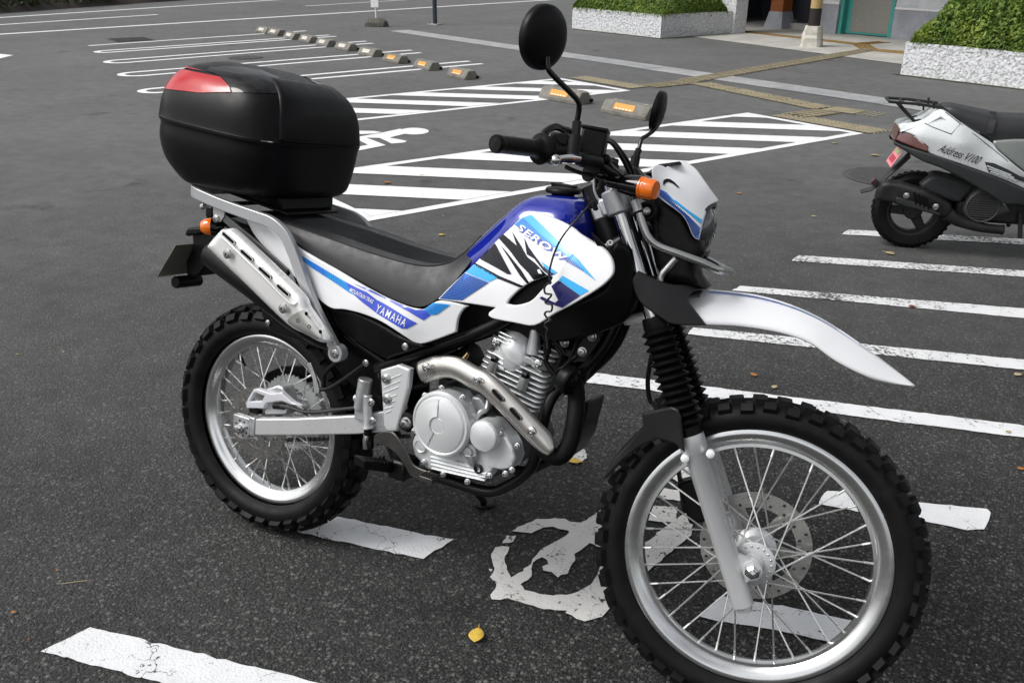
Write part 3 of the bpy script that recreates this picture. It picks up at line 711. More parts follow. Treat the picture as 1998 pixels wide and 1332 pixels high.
    for (s, dr), mb in base.items():
        first = None
        for k in range(n4):
            ang = 2*math.pi*k/n4+({(-1, -1): 0, (-1, 1): .5, (1, -1): .25, (1, 1): .75}[(s, dr)])*2*math.pi/n4
            R4 = np.eye(4); R4[:3, :3] = rotm((0, 1, 0), ang)
            if first is None: first = mb.build('spoke', M['spoke'], w); first.matrix_local = Matrix(R4.tolist())
            else: inst(first, 'spoke', w, R4)
    return w
def ring_pts(r, n, c=(0, 0), ph=0): return [(c[0]+r*math.cos(2*math.pi*i/n+ph), c[1]+r*math.sin(2*math.pi*i/n+ph)) for i in range(n)]
def brake_disc(w, r, ri, y, nh, rows, arms):
    polys = [ring_pts(r, 72), ring_pts(ri, 60)]
    for j, rr in enumerate(rows):
        for k in range(nh): polys.append(ring_pts(.0042, 8, ((rr)*math.cos(2*math.pi*(k+.33*j)/nh), rr*math.sin(2*math.pi*(k+.33*j)/nh))))
    P = Panel(polys, lambda x, z: np.full(len(np.atleast_1d(x)), y), er=0, th=.004, h=.012); d = P.mesh().build('brake_disc', M['disc'], w, smooth=30)
    mb = MB()
    for k in range(arms):
        a = 2*math.pi*k/arms; e = np.array([math.cos(a), 0, math.sin(a)]); t = np.array([-math.sin(a), 0, math.cos(a)])
        q = [e*.034-t*.014, e*(ri+.004)-t*.007, e*(ri+.004)+t*.007, e*.034+t*.014]; mb.prism([p+np.array([0, y+.0005, 0]) for p in q], (0, .003, 0))
    mb.lathe([(.030, -.0), (.040, -.0), (.040, .003), (.030, .003), (.03, 0)], (0, y+.0005, 0), (0, 1, 0), 40, caps=False)
    mb.build('disc_carrier', M['disc'], w, smooth=30)
    return d
wr = make_wheel(.327, .114, .242, .205, .052, 34, .058, .052, 36, True)
R4 = np.eye(4); R4[:3, 3] = (0, 0, .325); wr.matrix_local = Matrix(R4.tolist())
brake_disc(wr, .1015, .072, -.068, 16, (.080, .094), 5)
# rear sprocket on the far side, with chain run
mb = MB()
N = 46; q = []
for i in range(N*2): rr = .113 if i % 2 else .106; a = math.pi*i/N; q.append((rr*math.cos(a), rr*math.sin(a)))
P = Panel([q, ring_pts(.075, 40)], lambda x, z: np.full(len(np.atleast_1d(x)), .07), er=0, th=.005, h=.03); P.mesh().build('sprocket', M['fork_al'], wr, smooth=30)
wf = make_wheel(.347, .078, .2785, .238, .044, 44, .046, .054, 36, False)
FC = fork((1.36, 0, .347)); R4 = np.eye(4); R4[:3, :3] = SM; R4[:3, 3] = FC; wf.matrix_local = Matrix(R4.tolist())
brake_disc(wf, .1225, .088, .062, 18, (.096, .113), 6)
# tyre valve
mb = MB(); v0 = np.array([math.sin(-.72)*.205, -.004, math.cos(-.72)*.205]); d0 = v0/np.linalg.norm(v0); d0[1] = 0
mb.tube([v0+d0*.004, v0-d0*.016, v0-d0*.018, v0-d0*.034], [.005, .005, .0035, .0035], 8); mb.build('valve', M['rubber'], wr)

# ------------------------------------------------------------------ fork, clamps, axle
YF = .0885
legb = F(1448, 1193, -YF); legt = F(1207, 380, -YF)
ld = FAX
def legp(t): return np.array([1.353, 0, .2515])+ld*t     # t: metres up the leg from its foot
lo = legp(0); tt = lambda P: float((P-lo)@ld)
_pts = [F(1448, 1193, -YF), F(1392, 1010, -YF), F(1345, 850, -YF), F(1262, 560, -YF), F(1207, 380, -YF)]
_c = np.mean([p-ld*((p-lo)@ld) for p in _pts], 0); lo = np.array([_c[0], 0, _c[2]]); lo = lo+ld*(((_pts[0]-lo)@ld))
t_sl = tt(F(1345, 848, -YF)); t_bt = tt(F(1290, 625, -YF)); t_top = tt(F(1200, 362, -YF)); t_cl0 = tt(F(1217, 415, -YF)); t_lc = tt(F(1262, 560, -YF))
for s in (-1, 1):
    off = np.array([0, s*YF, 0]); at = lambda t: lo+ld*t+off
    mb = MB(); mb.tube([at(0), at(.006), at(.012), at(.014), at(t_sl-.040), at(t_sl-.034), at(t_sl)], [.016, .0165, .0165, .0228, .0238, .0285, .0290], 28)
    # axle lug in front of the slider
    ax = np.array([1.36, s*YF, .347]); base = at(float((ax-lo)@ld)); e = ax-base
    mb.tube([ax-np.array([0, s*.014, 0])+0*e, ax+np.array([0, s*.016, 0])], .020, 20)
    for k in (-1, 1): pass
    sec = []
    mb.hexa([base+ld*-.030+np.array([0, -.010, 0]), base+ld*-.030+np.array([0, .010, 0]), ax-ld*.012+np.array([0, .008, 0])+e*.3, ax-ld*.012+np.array([0, -.008, 0])+e*.3,
             base+ld*.055+np.array([0, -.010, 0]), base+ld*.055+np.array([0, .010, 0]), ax+ld*.012+np.array([0, .008, 0])+e*.3, ax+ld*.012+np.array([0, -.008, 0])+e*.3])
    sl = mb.fk().build('fork_slider', M['fork_al'], bike, smooth=40)
    mb = MB(); mb.tube([at(t_sl+.01), at(t_top)], .0172, 24); mb.fk().build('fork_tube', M['steel'], bike)
    # bellows boot
    mb = MB(); pr = [(.0275, t_sl-.022), (.0285, t_sl+.018), (.030, t_sl+.02)]; n = 13; span = t_bt-t_sl-.035
    for k in range(n):
        t0 = t_sl+.022+span*k/n; sc_ = 1-.10*k/n
        pr += [(.0275*sc_, t0), (.0385*sc_, t0+span/n*.42), (.0388*sc_, t0+span/n*.52), (.0285*sc_, t0+span/n*.94)]
    pr += [(.027, t_bt-.01), (.024, t_bt+.012), (.018, t_bt+.013)]
    mb.lathe(pr, lo+off, ld, 36); mb.fk().build('fork_boot', M['rubber'], bike, smooth=35)
    # axle nut
    mb = MB(); mb.lathe([(.017, 0), (.017, .003), (.0135, .004), (.0135, .012), (.009, .015), (.0085, .020), (0, .021)], ax+np.array([0, s*.016, 0]), (0, s, 0), 6); mb.fk().build('axle_nut', M['steel'], bike, smooth=30)
# front axle
MB().tube([(1.36, -.085, .347), (1.36, .085, .347)], .0085, 16).fk().build('axle', M['frame'], bike)
# caliper on the left leg
mb = MB(); mb.box(lo+ld*.19+np.array([-.062, .062, -.0]), (.055, .05, .10), rotm((0, 1, 0), -CAS)); mb.box(lo+ld*.19+np.array([-.03, .07, 0]), (.05, .03, .05), rotm((0, 1, 0), -CAS)); mb.fk().build('front_caliper', M['plastic'], bike, bevel=.008)
# clamps
def clamp(t, hgt, mt, front=.028):
    mb = MB(); R = rotm((0, 1, 0), -CAS)
    for s in (-1, 1): mb.tube([lo+ld*(t-hgt/2)+np.array([0, s*YF, 0]), lo+ld*(t+hgt/2)+np.array([0, s*YF, 0])], .0275, 24)
    mb.box(lo+ld*t+R@np.array([-.022, 0, 0]), (.040, .15, hgt*.7), R); mb.box(lo+ld*t+R@np.array([-.045, 0, 0]), (.05, .06, hgt*.7), R)
    return mb.fk().build('fork_clamp', mt, bike, bevel=.005)
clamp((t_cl0+t_top)/2-.004, t_top-t_cl0-.006, M['cast']); clamp(t_lc, .04, M['frame'])
MB().tube([lo+ld*(t_lc-.03)+np.array([-.058, 0, 0]), lo+ld*(t_top)+np.array([-.058, 0, 0])], .030, 24).fk().build('steering_head', M['frame'], bike)
for s in (-1, 1):
    mb = MB(); mb.lathe([(.0165, 0), (.0165, .004), (.011, .007), (0, .008)], lo+ld*t_top+np.array([0, s*YF, 0]), ld, 20); mb.fk().build('fork_cap', M['steel'], bike)
# fork guard (black) at the slider top, right and left
gy = -.108
gpoly = f3('q8', gy, 280,130,410,100,440,110,455,150,470,305,425,265,350,245,270,280,190,345,120,420,105,420,150,330,240,240,285,190)
ctrl = [(*f3('q8', -.03, x, y)[0][[0, 2]], yy) for x, y, yy in ((105, 420, -.045), (190, 330, -.055), (280, 160, -.085), (400, 120, -.118), (460, 290, -.118), (330, 250, -.075), (440, 180, -.12), (240, 250, -.062))]
gs = tps(ctrl); pp = pxpoly(zz('q8', 280,130,410,100,440,110,455,150,470,305,425,265,350,245,270,280,190,345,120,420,105,420,150,330,240,240,285,190), gs, F)
gd = Panel([pp], gs, er=.006, th=.004, h=.012).mesh().fk(); gd.build('fork_guard', M['guard'], bike, smooth=60)
Panel([pp], gs, er=.006, th=.004, h=.012).mesh().mirror().fk().build('fork_guard', M['guard'], bike, smooth=60)
for x, y in zz('q8', 475,325,588,305):
    c = F(x, y, -.105); mb = MB(); mb.lathe([(.009, 0), (.009, .012), (.006, .014), (0, .014)], c, (0, -1, 0), 16); mb.fk().build('guard_bolt', M['white'], bike)

# ------------------------------------------------------------------ front fender
ridge = [(1300, 566), (1368, 567), (1450, 575), (1500, 585), (1550, 601), (1600, 624), (1650, 655), (1700, 691), (1745, 725), (1783, 755)]
low = [(1335, 632), (1380, 634), (1430, 636), (1480, 642), (1530, 652), (1580, 670), (1630, 705), (1690, 735), (1738, 748), (1783, 755.5)]
wid = [.070, .070, .068, .066, .064, .062, .060, .050, .032, .012]
Rg = cr([F(x, y, 0) for x, y in ridge], 5); Lw = cr([F(x, y, -w) for (x, y), w in zip(low, wid)], 5)
secs = []
for a, b in zip(Rg, Lw):
    w = -b[1]; h = a-b; S_ = []
    for t in np.linspace(0, 1, 9):       # right lower edge up to ridge
        y = -w*(1-t**1.22)*(1+.04*math.sin(math.pi*t)); z = b[2]+(a[2]-b[2])*(t+.05*math.sin(math.pi*t)); x = b[0]+(a[0]-b[0])*t; S_.append((x, y, z))
    S_ += [(x, -y, z) for x, y, z in S_[:-1][::-1]]
    secs.append(S_)
mb = MB(); mb.loft(secs, closed=False, caps=False); mb.fk(); fe = mb.build('front_fender', M['white'], bike, smooth=60)
so = fe.modifiers.new('wall', 'SOLIDIFY'); so.thickness = .0045; so.offset = -1
mb = MB(); ss = []
for i, S_ in enumerate(secs[6:-6]):
    c = S_[8]; k = i/(len(secs)-12); wv = .011*(1-k)+.004
    ss.append([(c[0], -wv+q*wv/2*1.0, c[2]+.0022-.0006*abs(q-2)) for q in range(5)])
mb.loft(ss, closed=False, caps=False); mb.xf(lambda p: p+np.array([0, -.002, 0])); mb.fk().build('fender_stripe', M['dec_mid'], fe, smooth=60)
# rear tongue of the fender
rt = [(1222, 633), (1216, 622), (1235, 612), (1262, 605), (1275, 620), (1258, 634)]
P = Panel([[tuple(F(x, y, .03)[[0, 2]]) for x, y in rt]], lambda x, z: np.full(len(np.atleast_1d(x)), .0), er=.008, th=.05, h=.015); P.mesh().fk().build('fender_tongue', M['white'], bike, smooth=60)
# black fender base
pts = zz('q7', 305,528,272,570,278,612,300,668,340,716,420,772,490,808,662,812,610,745,565,688,572,655,600,635,662,622,560,603,450,592)
fs = surf_px([(1240, 545, -.118), (1235, 575, -.118), (1315, 632, -.105), (1375, 634, -.082), (1345, 585, -.085), (1375, 563, -.045), (1300, 552, -.105), (1345, 610, -.092)], F)
P = Panel([pxpoly(pts, fs, F, True)], fs, er=.004, th=.006, h=.013); fb = P.mesh(); fb.fk().build('fender_base', M['guard'], bike, smooth=60)
P.mesh().mirror().fk().build('fender_base', M['guard'], bike, smooth=60)
tp = [F(x, y, 0) for x, y in ((1262, 545), (1300, 556), (1340, 562), (1372, 566))]
mb = MB(); mb.loft([[(p[0], yy, p[2]-.02*(abs(yy)/.1)**2-.004) for yy in np.linspace(-.105+.04*k, .105-.04*k, 9)] for k, p in zip((0, .3, .6, 1.0), tp)], closed=False, caps=False)
o = mb.fk().build('fender_base', M['guard'], bike, smooth=60); q = o.modifiers.new('wall', 'SOLIDIFY'); q.thickness = .004

# ------------------------------------------------------------------ headlamp cowl
cs = surf_px([(*zz('B', 622, 190)[0], -.115), (*zz('B', 690, 420)[0], -.108), (*zz('B', 660, 110)[0], -.098), (*zz('B', 760, 135)[0], -.075), (*zz('B', 895, 78)[0], -.028), (*zz('B', 1060, 150)[0], -.014), (*zz('B', 1280, 460)[0], -.012),
              (*zz('B', 1130, 700)[0], -.070), (*zz('B', 1095, 862)[0], -.078), (*zz('B', 985, 710)[0], -.096), (*zz('B', 860, 300)[0], -.085), (*zz('B', 1000, 480)[0], -.078), (*zz('B', 1130, 420)[0], -.050), (*zz('B', 990, 170)[0], -.034), (*zz('B', 1190, 550)[0], -.045)], F)
cow = zz('B', 622,190,632,140,660,112,715,115,760,135,830,105,895,76,945,72,985,95,1060,147,1130,240,1220,370,1284,456,1284,474,1225,505,1190,545,1160,605,1132,700,1112,790,1095,862,1055,846,1018,795,985,710,940,632,860,560,690,430,640,300)
PC = Panel([pxpoly(cow, cs, F, True)], cs, er=.0025, th=.003, h=.009)
cw = PC.mesh().fk().build('headlamp_cowl', M['white'], bike, smooth=60)
PC.mesh().mirror().fk().build('headlamp_cowl', M['white'], bike, smooth=60)
def cdecal(mt, *c, off=.0009): return PC.decal(pxpoly(zz('B', *c), cs, F), off, .008).fk().build('decal', M[mt], cw, smooth=60)
cdecal('dec_mid', 690,345,770,385,880,500,1000,605,1112,740,1100,790,1092,850,1060,838,1025,790,992,705,948,625,868,552,694,418)
cdecal('dec_cyan', 800,440,870,470,1010,580,1130,660,1122,700,1000,600,880,505, off=.0014)
cdecal('dec_white', 790,450,880,512,1005,612,1118,715,1112,740,1000,628,870,520, off=.0014)
hat = MB()
def lerp(a, b, t): return (a[0]+(b[0]-a[0])*t, a[1]+(b[1]-a[1])*t)
lowl = [(700, 415), (780, 478), (868, 545), (945, 618), (985, 690), (1020, 770), (1060, 830)]; upl = [(715, 360), (800, 440), (880, 520), (960, 590), (1020, 650), (1080, 720), (1108, 790)]
def along(Ls, t):
    k = min(int(t*(len(Ls)-1)), len(Ls)-2); return lerp(Ls[k], Ls[k+1], t*(len(Ls)-1)-k)
for k in range(34):
    t = (k+.3)/34; t2 = t+.5/34
    q = [along(lowl, t), along(lowl, t2), along(upl, t2), along(upl, t)]
    hat.cat(PC.decal(pxpoly(zz('B', *[c for z_ in q for c in z_]), cs, F), .0018, .02))
hat.fk().build('decal_lines', M['dec_navy'], cw, smooth=60)
cdecal('dec_black', 738,285,745,262,770,250,805,252,850,282,905,340,885,338,830,295,790,280,765,290,745,318,738,308)
# black inner shell and lens
hc = F(*zz('B', 1165, 765)[0], 0)
mb = MB(); mb.lathe([(.070, -.09), (.078, -.04), (.074, -.008), (.070, .012), (.064, .014), (.060, .0), (.060, -.01)], hc, (1, 0, 0), 40, caps=False); mb.xf(lambda p: np.array([p[0]-1.6*max(0, abs(p[1])-.015)**1.4, p[1]*1.05, hc[2]+(p[2]-hc[2])*.88])); bz = mb.fk().build('headlamp_bezel', M['plastic_gl'], bike)
mb = MB(); mb.lathe([(.068, -.02), (.066, -.006), (.058, .010), (.042, .020), (.02, .026), (0, .028)], hc-np.array([.006, 0, 0]), (1, 0, 0), 36); mb.xf(lambda p: np.array([p[0]-.6*max(0, abs(p[1])-.02)**1.4, p[1]*1.0, hc[2]+(p[2]-hc[2])*.90])); mb.fk().build('headlamp_lens', M['glass'], bz)
sk = zz('q7', 385,100,420,120,560,230,600,330,640,380,650,440,600,505,610,560,660,622,520,600,430,590,385,480,365,300)
P = Panel([[tuple(F(x, y, -.08)[[0, 2]]) for x, y in sk]], lambda x, z: np.full(len(np.atleast_1d(x)), -.082), er=.02, th=.13, h=.016); P.mesh().fk().build('headlamp_shell', M['plastic'], bike, smooth=60)
# chrome guard bar
yg = -.10
gb = [F(*zz('B', 505, 590)[0], -.112), F(*zz('B', 535, 700)[0], -.112), F(*zz('B', 590, 830)[0], -.112), F(*zz('B', 690, 920)[0], -.110), F(*zz('B', 900, 1000)[0], -.106), F(*zz('B', 1130, 1090)[0], -.095), F(*zz('B', 1290, 1165)[0], -.075), F(*zz('B', 1360, 1175)[0], -.035)]
gb = gb+[np.array([gb[-1][0]+.010, 0, gb[-1][2]-.001])]+[p*np.array([1, -1, 1]) for p in gb[::-1]]
MB().tube(cr(gb, 6), .0085, 14).fk().build('lamp_guard', M['satin'], bike)
st = [F(*zz('B', 865, 1045)[0], -.085), F(*zz('B', 790, 1130)[0], -.085), F(*zz('B', 720, 1215)[0], -.085), F(*zz('B', 705, 1290)[0], -.085)]
for s in (1, -1):
    MB().tube(cr([p*np.array([1, s, 1]) for p in st], 4), .0075, 12).fk().build('guard_strut', M['satin'], bike)
    mb = MB(); c = F(*zz('B', 500, 600)[0], -.112)*np.array([1, s, 1]); mb.tube([c+ld*.006, c+ld*.03], .0105, 12); c2 = F(*zz('B', 580, 575)[0], -.108)*np.array([1, s, 1])
    mb.fk().build('guard_clamp', M['cast'], bike); mb = MB(); mb.lathe([(.021, -.01), (.021, .004), (.016, .007), (.012, .005), (.009, .009), (0, .009)], c2, (0, -s, 0) if s < 0 else (0, -1, 0), 24); mb.fk().build('rubber_mount', M['rubber'], bike)
    bolt(c2+np.array([0, -.009 if s > 0 else .009, 0]), .006, (0, -s, 0), F_=True)
# front indicators
for s in (1, -1):
    c = F(*zz('B', 530, 345)[0], -.155); e = np.array([0, -1, 0]); m_ = lambda p: np.array([p[0], p[1]*s, p[2]])
    a = F(*zz('B', 415, 330)[0], -.12); bq = F(*zz('B', 520, 345)[0], -.155); d = (bq-a); d = d/np.linalg.norm(d); d = np.array([.95, -.30, -.06]); d /= np.linalg.norm(d)
    bq = F(*zz('B', 518, 338)[0], -.155)
    mb = MB(); mb.lathe([(.012, -.075), (.013, -.05), (.019, -.045), (.0235, -.004), (.0235, 0)], bq, d, 28)
    if s < 0: mb = mb.mirror()
    ind = mb.fk().build('turn_signal', M['plastic_gl'], bike)
    mb = MB(); mb.lathe([(.0225, 0), (.0225, .004), (.021, .006), (.0205, .028), (.018, .033), (0, .034)], bq, d, 28)
    if s < 0: mb = mb.mirror()
    mb.fk().build('lens', M['amber'], ind)
# ------------------------------------------------------------------ handlebar and controls
bar_r = .011
hb = [F(*zz('A', 300, 335)[0], -.395), F(*zz('A', 900, 400)[0], -.285), F(*zz('A', 1300, 480)[0], -.22), F(*zz('A', 1560, 560)[0], -.175), F(*zz('A', 1820, 730)[0], -.12), F(*zz('A', 1960, 810)[0], -.075)]
hb = cr(hb, 5); mid = np.array([hb[-1][0]+.005, 0, hb[-1][2]-.004])
hbR = [p for p in hb]; hbL = [p*np.array([1, -1, 1]) for p in hb[::-1]]
MB().tube(hbR+[mid]+hbL, bar_r, 14).fk().build('handlebar', M['frame'], bike)
e0 = hb[0]; e1 = F(*zz('A', 905, 405)[0], -.285); gd_ = (e1-e0)/np.linalg.norm(e1-e0); gl = np.linalg.norm(e1-e0)
for s in (1, -1):
    mb = MB(); pr = [(0, 0), (.0155, 0), (.0172, .003), (.0172, .012)]
    for k in range(12): pr += [(.0160, .014+(gl-.05)*k/12), (.0166, .016+(gl-.05)*(k+.3)/12), (.0160, .014+(gl-.05)*(k+.9)/12)]
    pr += [(.0165, gl-.024), (.0178, gl-.014), (.0215, gl-.008), (.0295, gl-.004), (.0305, gl-.001), (.0285, gl+.003), (.018, gl+.005)]
    mb.lathe(pr, e0, gd_, 28); (mb if s > 0 else mb.mirror()).fk().build('grip', M['rubber'], bike, smooth=50)
    # switch / throttle housing
    mb = MB(); c = e1+gd_*.034; 
    mb.lathe([(.020, -.026), (.0255, -.022), (.027, 0), (.0255, .020), (.018, .024)], c, gd_, 20); mb.lathe([(.018, .024), (.0215, .03), (.0215, .06), (.015, .064)], c, gd_, 18); mb.box(c+np.array([.01, 0, .022]), (.035, .034, .022), rotm((0, 0, 1), .2))
    (mb if s > 0 else mb.mirror()).fk().build('switch_housing', M['plastic'], bike, bevel=.004)
    # lever
    lv = [F(*zz('A', 945, 530)[0], -.335), F(*zz('A', 1010, 505)[0], -.318), F(*zz('A', 1150, 500)[0], -.285), F(*zz('A', 1250, 520)[0], -.255), F(*zz('A', 1420, 545)[0], -.215), F(*zz('A', 1560, 580)[0], -.185)]
    fwd = np.array([.022, 0, 0])
    mb = MB(); mb.tube(cr([p+fwd for p in lv[:4]], 5), [.0048, .005, .005, .0052, .0054, .0056, .0058, .006, .0062, .0064, .0066, .0068, .007, .0072, .0074, .0076], 12); mb.sphere(lv[0]+fwd, .0102)
    (mb if s > 0 else mb.mirror()).fk().build('brake_lever' if s > 0 else 'clutch_lever', M['steel'], bike)
    mb = MB(); pp = cr([p+fwd*(.9-.18*i) for i, p in enumerate(lv[3:])], 4); mb.tube(pp, [.0105, .013, .0145, .0150, .0155, .0160, .0155, .0165, .0160][:len(pp)], 14)
    for k in range(4): mb.lathe([(.0165, -.002), (.0178, 0), (.0165, .002)], pp[-1]+np.array([-.002-.007*k, .010+.009*k, -.002-.006*k])*1.0, gd_, 18)
    (mb if s > 0 else mb.mirror()).fk().build('lever_boot', M['rubber'], bike)
# brake fluid reservoir
rc_ = F(*zz('A', 1590, 340)[0], -.165)
mb = MB(); Rr = rotm((0, 0, 1), .12)@rotm((0, 1, 0), .05)
mb.box(rc_+np.array([0, 0, 0]), (.050, .062, .052), Rr); rb = mb.fk().build('reservoir', M['plastic'], bike, bevel=.004)
mb = MB(); mb.box(rc_+np.array([0, 0, .028]), (.054, .066, .007), Rr); mb.fk().build('reservoir_lid', M['plastic'], rb, bevel=.002)
# mirrors
def mirror(base, stem, c, n, rx, rz, s, up):
    mb = MB(); mb.tube([base, base+(stem[0]-base)*.98], .0085, 6); mb.tube([base-np.array([0, 0, .03]), base+np.array([0, 0, .004])], .012, 12); st_ = mb.fk().build('mirror_adapter', M['frame'], bike)
    MB().tube(cr(stem, 6), .0052, 12).fk().build('mirror_stem', M['plastic_gl'], bike)
    n = n/np.linalg.norm(n); e2 = up-n*(up@n); e2 /= np.linalg.norm(e2); e1 = np.cross(e2, n)
    mb = MB(); prof = [(1.0, -.006), (1.0, .001), (.985, .006), (.93, .010), (.75, .014), (.45, .017), (.2, .018)]
    for k, (r, h) in enumerate(prof):
        for j in range(48):
            a = 2*math.pi*j/48; mb.v.append(tuple(c+n*h+e1*math.cos(a)*rx*r+e2*math.sin(a)*rz*r))
    for k in range(len(prof)-1):
        for j in range(48): mb.f.append((k*48+j, k*48+(j+1) % 48, (k+1)*48+(j+1) % 48, (k+1)*48+j))
    mb.f.append(tuple((len(prof)-1)*48+j for j in range(48)))
    o = mb.fk().build('mirror_shell', M['plastic'], bike)
    mb = MB(); mb.add([c-n*.004+e1*math.cos(2*math.pi*j/48)*rx*.98+e2*math.sin(2*math.pi*j/48)*rz*.98 for j in range(48)], [tuple(range(48))[::-1]]); mb.fk().build('mirror_glass', M['mirrorg'], o, smooth=0)
cf = _cf
ms = -.335
base = F(1123, 268, ms); stem = [F(1126, 236, ms), F(1130, 212, ms-.004), F(1128, 198, ms-.008), F(1112, 180, ms-.02), F(1076, 144, ms-.045), F(1069, 130, ms-.05), F(1067, 112, ms-.05)]
cR = F(1060, 73, ms-.052); view = cf-cR; view /= np.linalg.norm(view)
pv = np.cross(view, (0, 0, 1)); pv /= np.linalg.norm(pv); nR = view*.70+pv*(.72 if pv[0] > 0 else -.72)
mirror(base, stem, cR, nR, .0545, .0565, 1, np.array([.16, 0, 1.0]))
ml = .33
baseL = F(1240, 308, ml); stemL = [F(1247, 290, ml), F(1252, 272, ml+.01), F(1262, 265, ml+.02), F(1276, 254, ml+.03), F(1281, 244, ml+.035), F(1283, 235, ml+.04)]
cL = F(1283, 216, ml+.05); vL = cf-cL; vL /= np.linalg.norm(vL); sideL = np.cross(vL, (0, 0, 1)); sideL /= np.linalg.norm(sideL)
mirror(baseL, stemL, cL, vL*.17+sideL*.98*(1 if sideL[0] > 0 else -1)+np.array([0, 0, -.12]), .052, .050, -1, np.array([.40, 0, 1.0]))
# instrument pod behind the cowl
c = F(1226, 346, 0); mb = MB(); mb.box(c+np.array([.015, 0, .0]), (.035, .09, .045), rotm((0, 1, 0), -.6)); mb.fk().build('instrument_pod', M['plastic'], bike, bevel=.015, seg=3)
mb = MB(); vs = f3('B', 0, 560,190,690,105,890,75,760,140,640,200); P = Panel([[tuple(F(x, y, -.07)[[0, 2]]) for x, y in zz('B', 545,200,690,100,895,72,900,95,760,140,640,240)]], lambda x, z: np.full(len(np.atleast_1d(x)), -.07), er=.01, th=.12, h=.02); P.mesh().fk().build('visor', M['plastic_gl'], bike, smooth=60)
# bar clamps
for s in (-1, 1):
    mb = MB(); mb.box(mid+np.array([-.004, s*.045, -.018]), (.03, .022, .05), rotm((0, 1, 0), -.35)); mb.fk().build('bar_clamp', M['cast'], bike, bevel=.004)
# cables
def cable(pts, r=.0042, fkk=True, mt='wire', name='cable', parent=bike, k=8):
    mb = MB(); mb.tube(cr(pts, k), r, 8); (mb.fk() if fkk else mb).build(name, M[mt], parent)
cable([F(*zz('A', 1740, 270)[0], -.155), F(*zz('A', 1860, 330)[0], -.12), F(1228, 320, -.07), F(1241, 360, -.05), F(1246, 420, -.04), F(1250, 470, -.03)], .0042)
cable([F(*zz('A', 1740, 295)[0], -.160), F(*zz('A', 1850, 360)[0], -.13), F(1222, 325, -.08), F(1236, 365, -.06), F(1242, 430, -.05)], .0042)
cable([F(*zz('A', 1230, 640)[0], -.23), F(*zz('A', 1400, 710)[0], -.19), F(*zz('A', 1650, 760)[0], -.14), F(*zz('A', 1900, 850)[0], -.10), F(1228, 375, -.08)], .0045)
cable([F(*zz('A', 900, 250)[0], -.275), F(*zz('A', 960, 170)[0], -.27), F(*zz('A', 1080, 105)[0], -.25), F(*zz('A', 1180, 140)[0], -.24), F(*zz('A', 1280, 170)[0], -.22), F(*zz('A', 1320, 260)[0], -.21)], .0055)
cable([F(*zz('A', 960, 220)[0], -.27), F(*zz('A', 1010, 160)[0], -.26), F(*zz('A', 1100, 130)[0], -.25), F(*zz('A', 1200, 180)[0], -.235), F(*zz('A', 1260, 300)[0], -.22)], .0055)
cable([F(*zz('A', 1590, 790)[0], -.05), F(*zz('A', 1600, 950)[0], -.05), F(*zz('A', 1670, 1070)[0], -.05), F(*zz('A', 1790, 970)[0], -.06), F(*zz('A', 1860, 870)[0], -.06), F(*zz('A', 1800, 700)[0], -.05), F(*zz('A', 1720, 680)[0], -.03)], .0028, mt='rack', name='wiring_loop')
cable([F(*zz('A', 1730, 530)[0], -.15), F(*zz('A', 1800, 640)[0], -.13), F(*zz('A', 1920, 740)[0], -.10), F(1228, 362, -.07)], .0085, name='cable_boot')
mb = MB(); mb.sphere(F(*zz('A', 1740, 540)[0], -.15), .011); mb.fk().build('cable_joint', M['rubber'], bike)
cable([F(*zz('A', 1720, 740)[0], -.13), F(*zz('A', 1640, 935)[0], -.13)], .003, name='zip_tie')
cable([F(1272, 690, .05), F(1264, 740, .06), F(1268, 780, .065), F(1282, 798, .06), F(1320, 900, .06), F(1335, 1000, .062)], .0055, name='brake_hose')

# ------------------------------------------------------------------ tank, shrouds, seat, side covers
rid = [(905, 520), (930, 490), (950, 469), (975, 446), (1000, 424), (1020, 407), (1040, 391), (1063, 380), (1098, 380), (1130, 385), (1150, 397), (1160, 418), (1168, 452)]
hw = [.075, .085, .095, .105, .115, .122, .127, .13, .132, .132, .128, .122, .115]
ssec = []
RP = cr([np.array([*B(x, y, 0)[[0, 2]], w]) for (x, y), w in zip(rid, hw)], 4)
for x, z, w in RP:
    hh = float(np.interp(x, [.55, .7, .8, .92], [.06, .12, .15, .13])); S_ = []
    for t in np.linspace(-1, 1, 41):
        a = t*math.pi/2; y = w*math.copysign(abs(math.sin(a))**.62, a); zz_ = z-hh+hh*abs(math.cos(a))**.62 if abs(t) < 1 else z-hh
        S_.append((x, y, zz_))
    S_ = [(S_[0][0], S_[0][1], S_[0][2]-.015)]+S_+[(S_[-1][0], S_[-1][1], S_[-1][2]-.015)]
    ssec.append(S_)
MB().loft(ssec, closed=True).build('fuel_tank', M['blue'], bike, smooth=60)
tc = B(*zz('A', 1192, 985)[0], 0); up_ = np.array([-.03, -.06, 1.0])
mb = MB(); mb.lathe([(.026, -.012), (.026, .004), (.040, .006), (.041, .012), (.038, .017), (.028, .020), (.0, .023)], tc-np.array([0, 0, .004]), up_, 40); mb.box(tc+np.array([0, 0, .018]), (.06, .018, .008), rotm((0, 1, 0), .04)); mb.build('fuel_cap', M['plastic'], bike, bevel=.002)
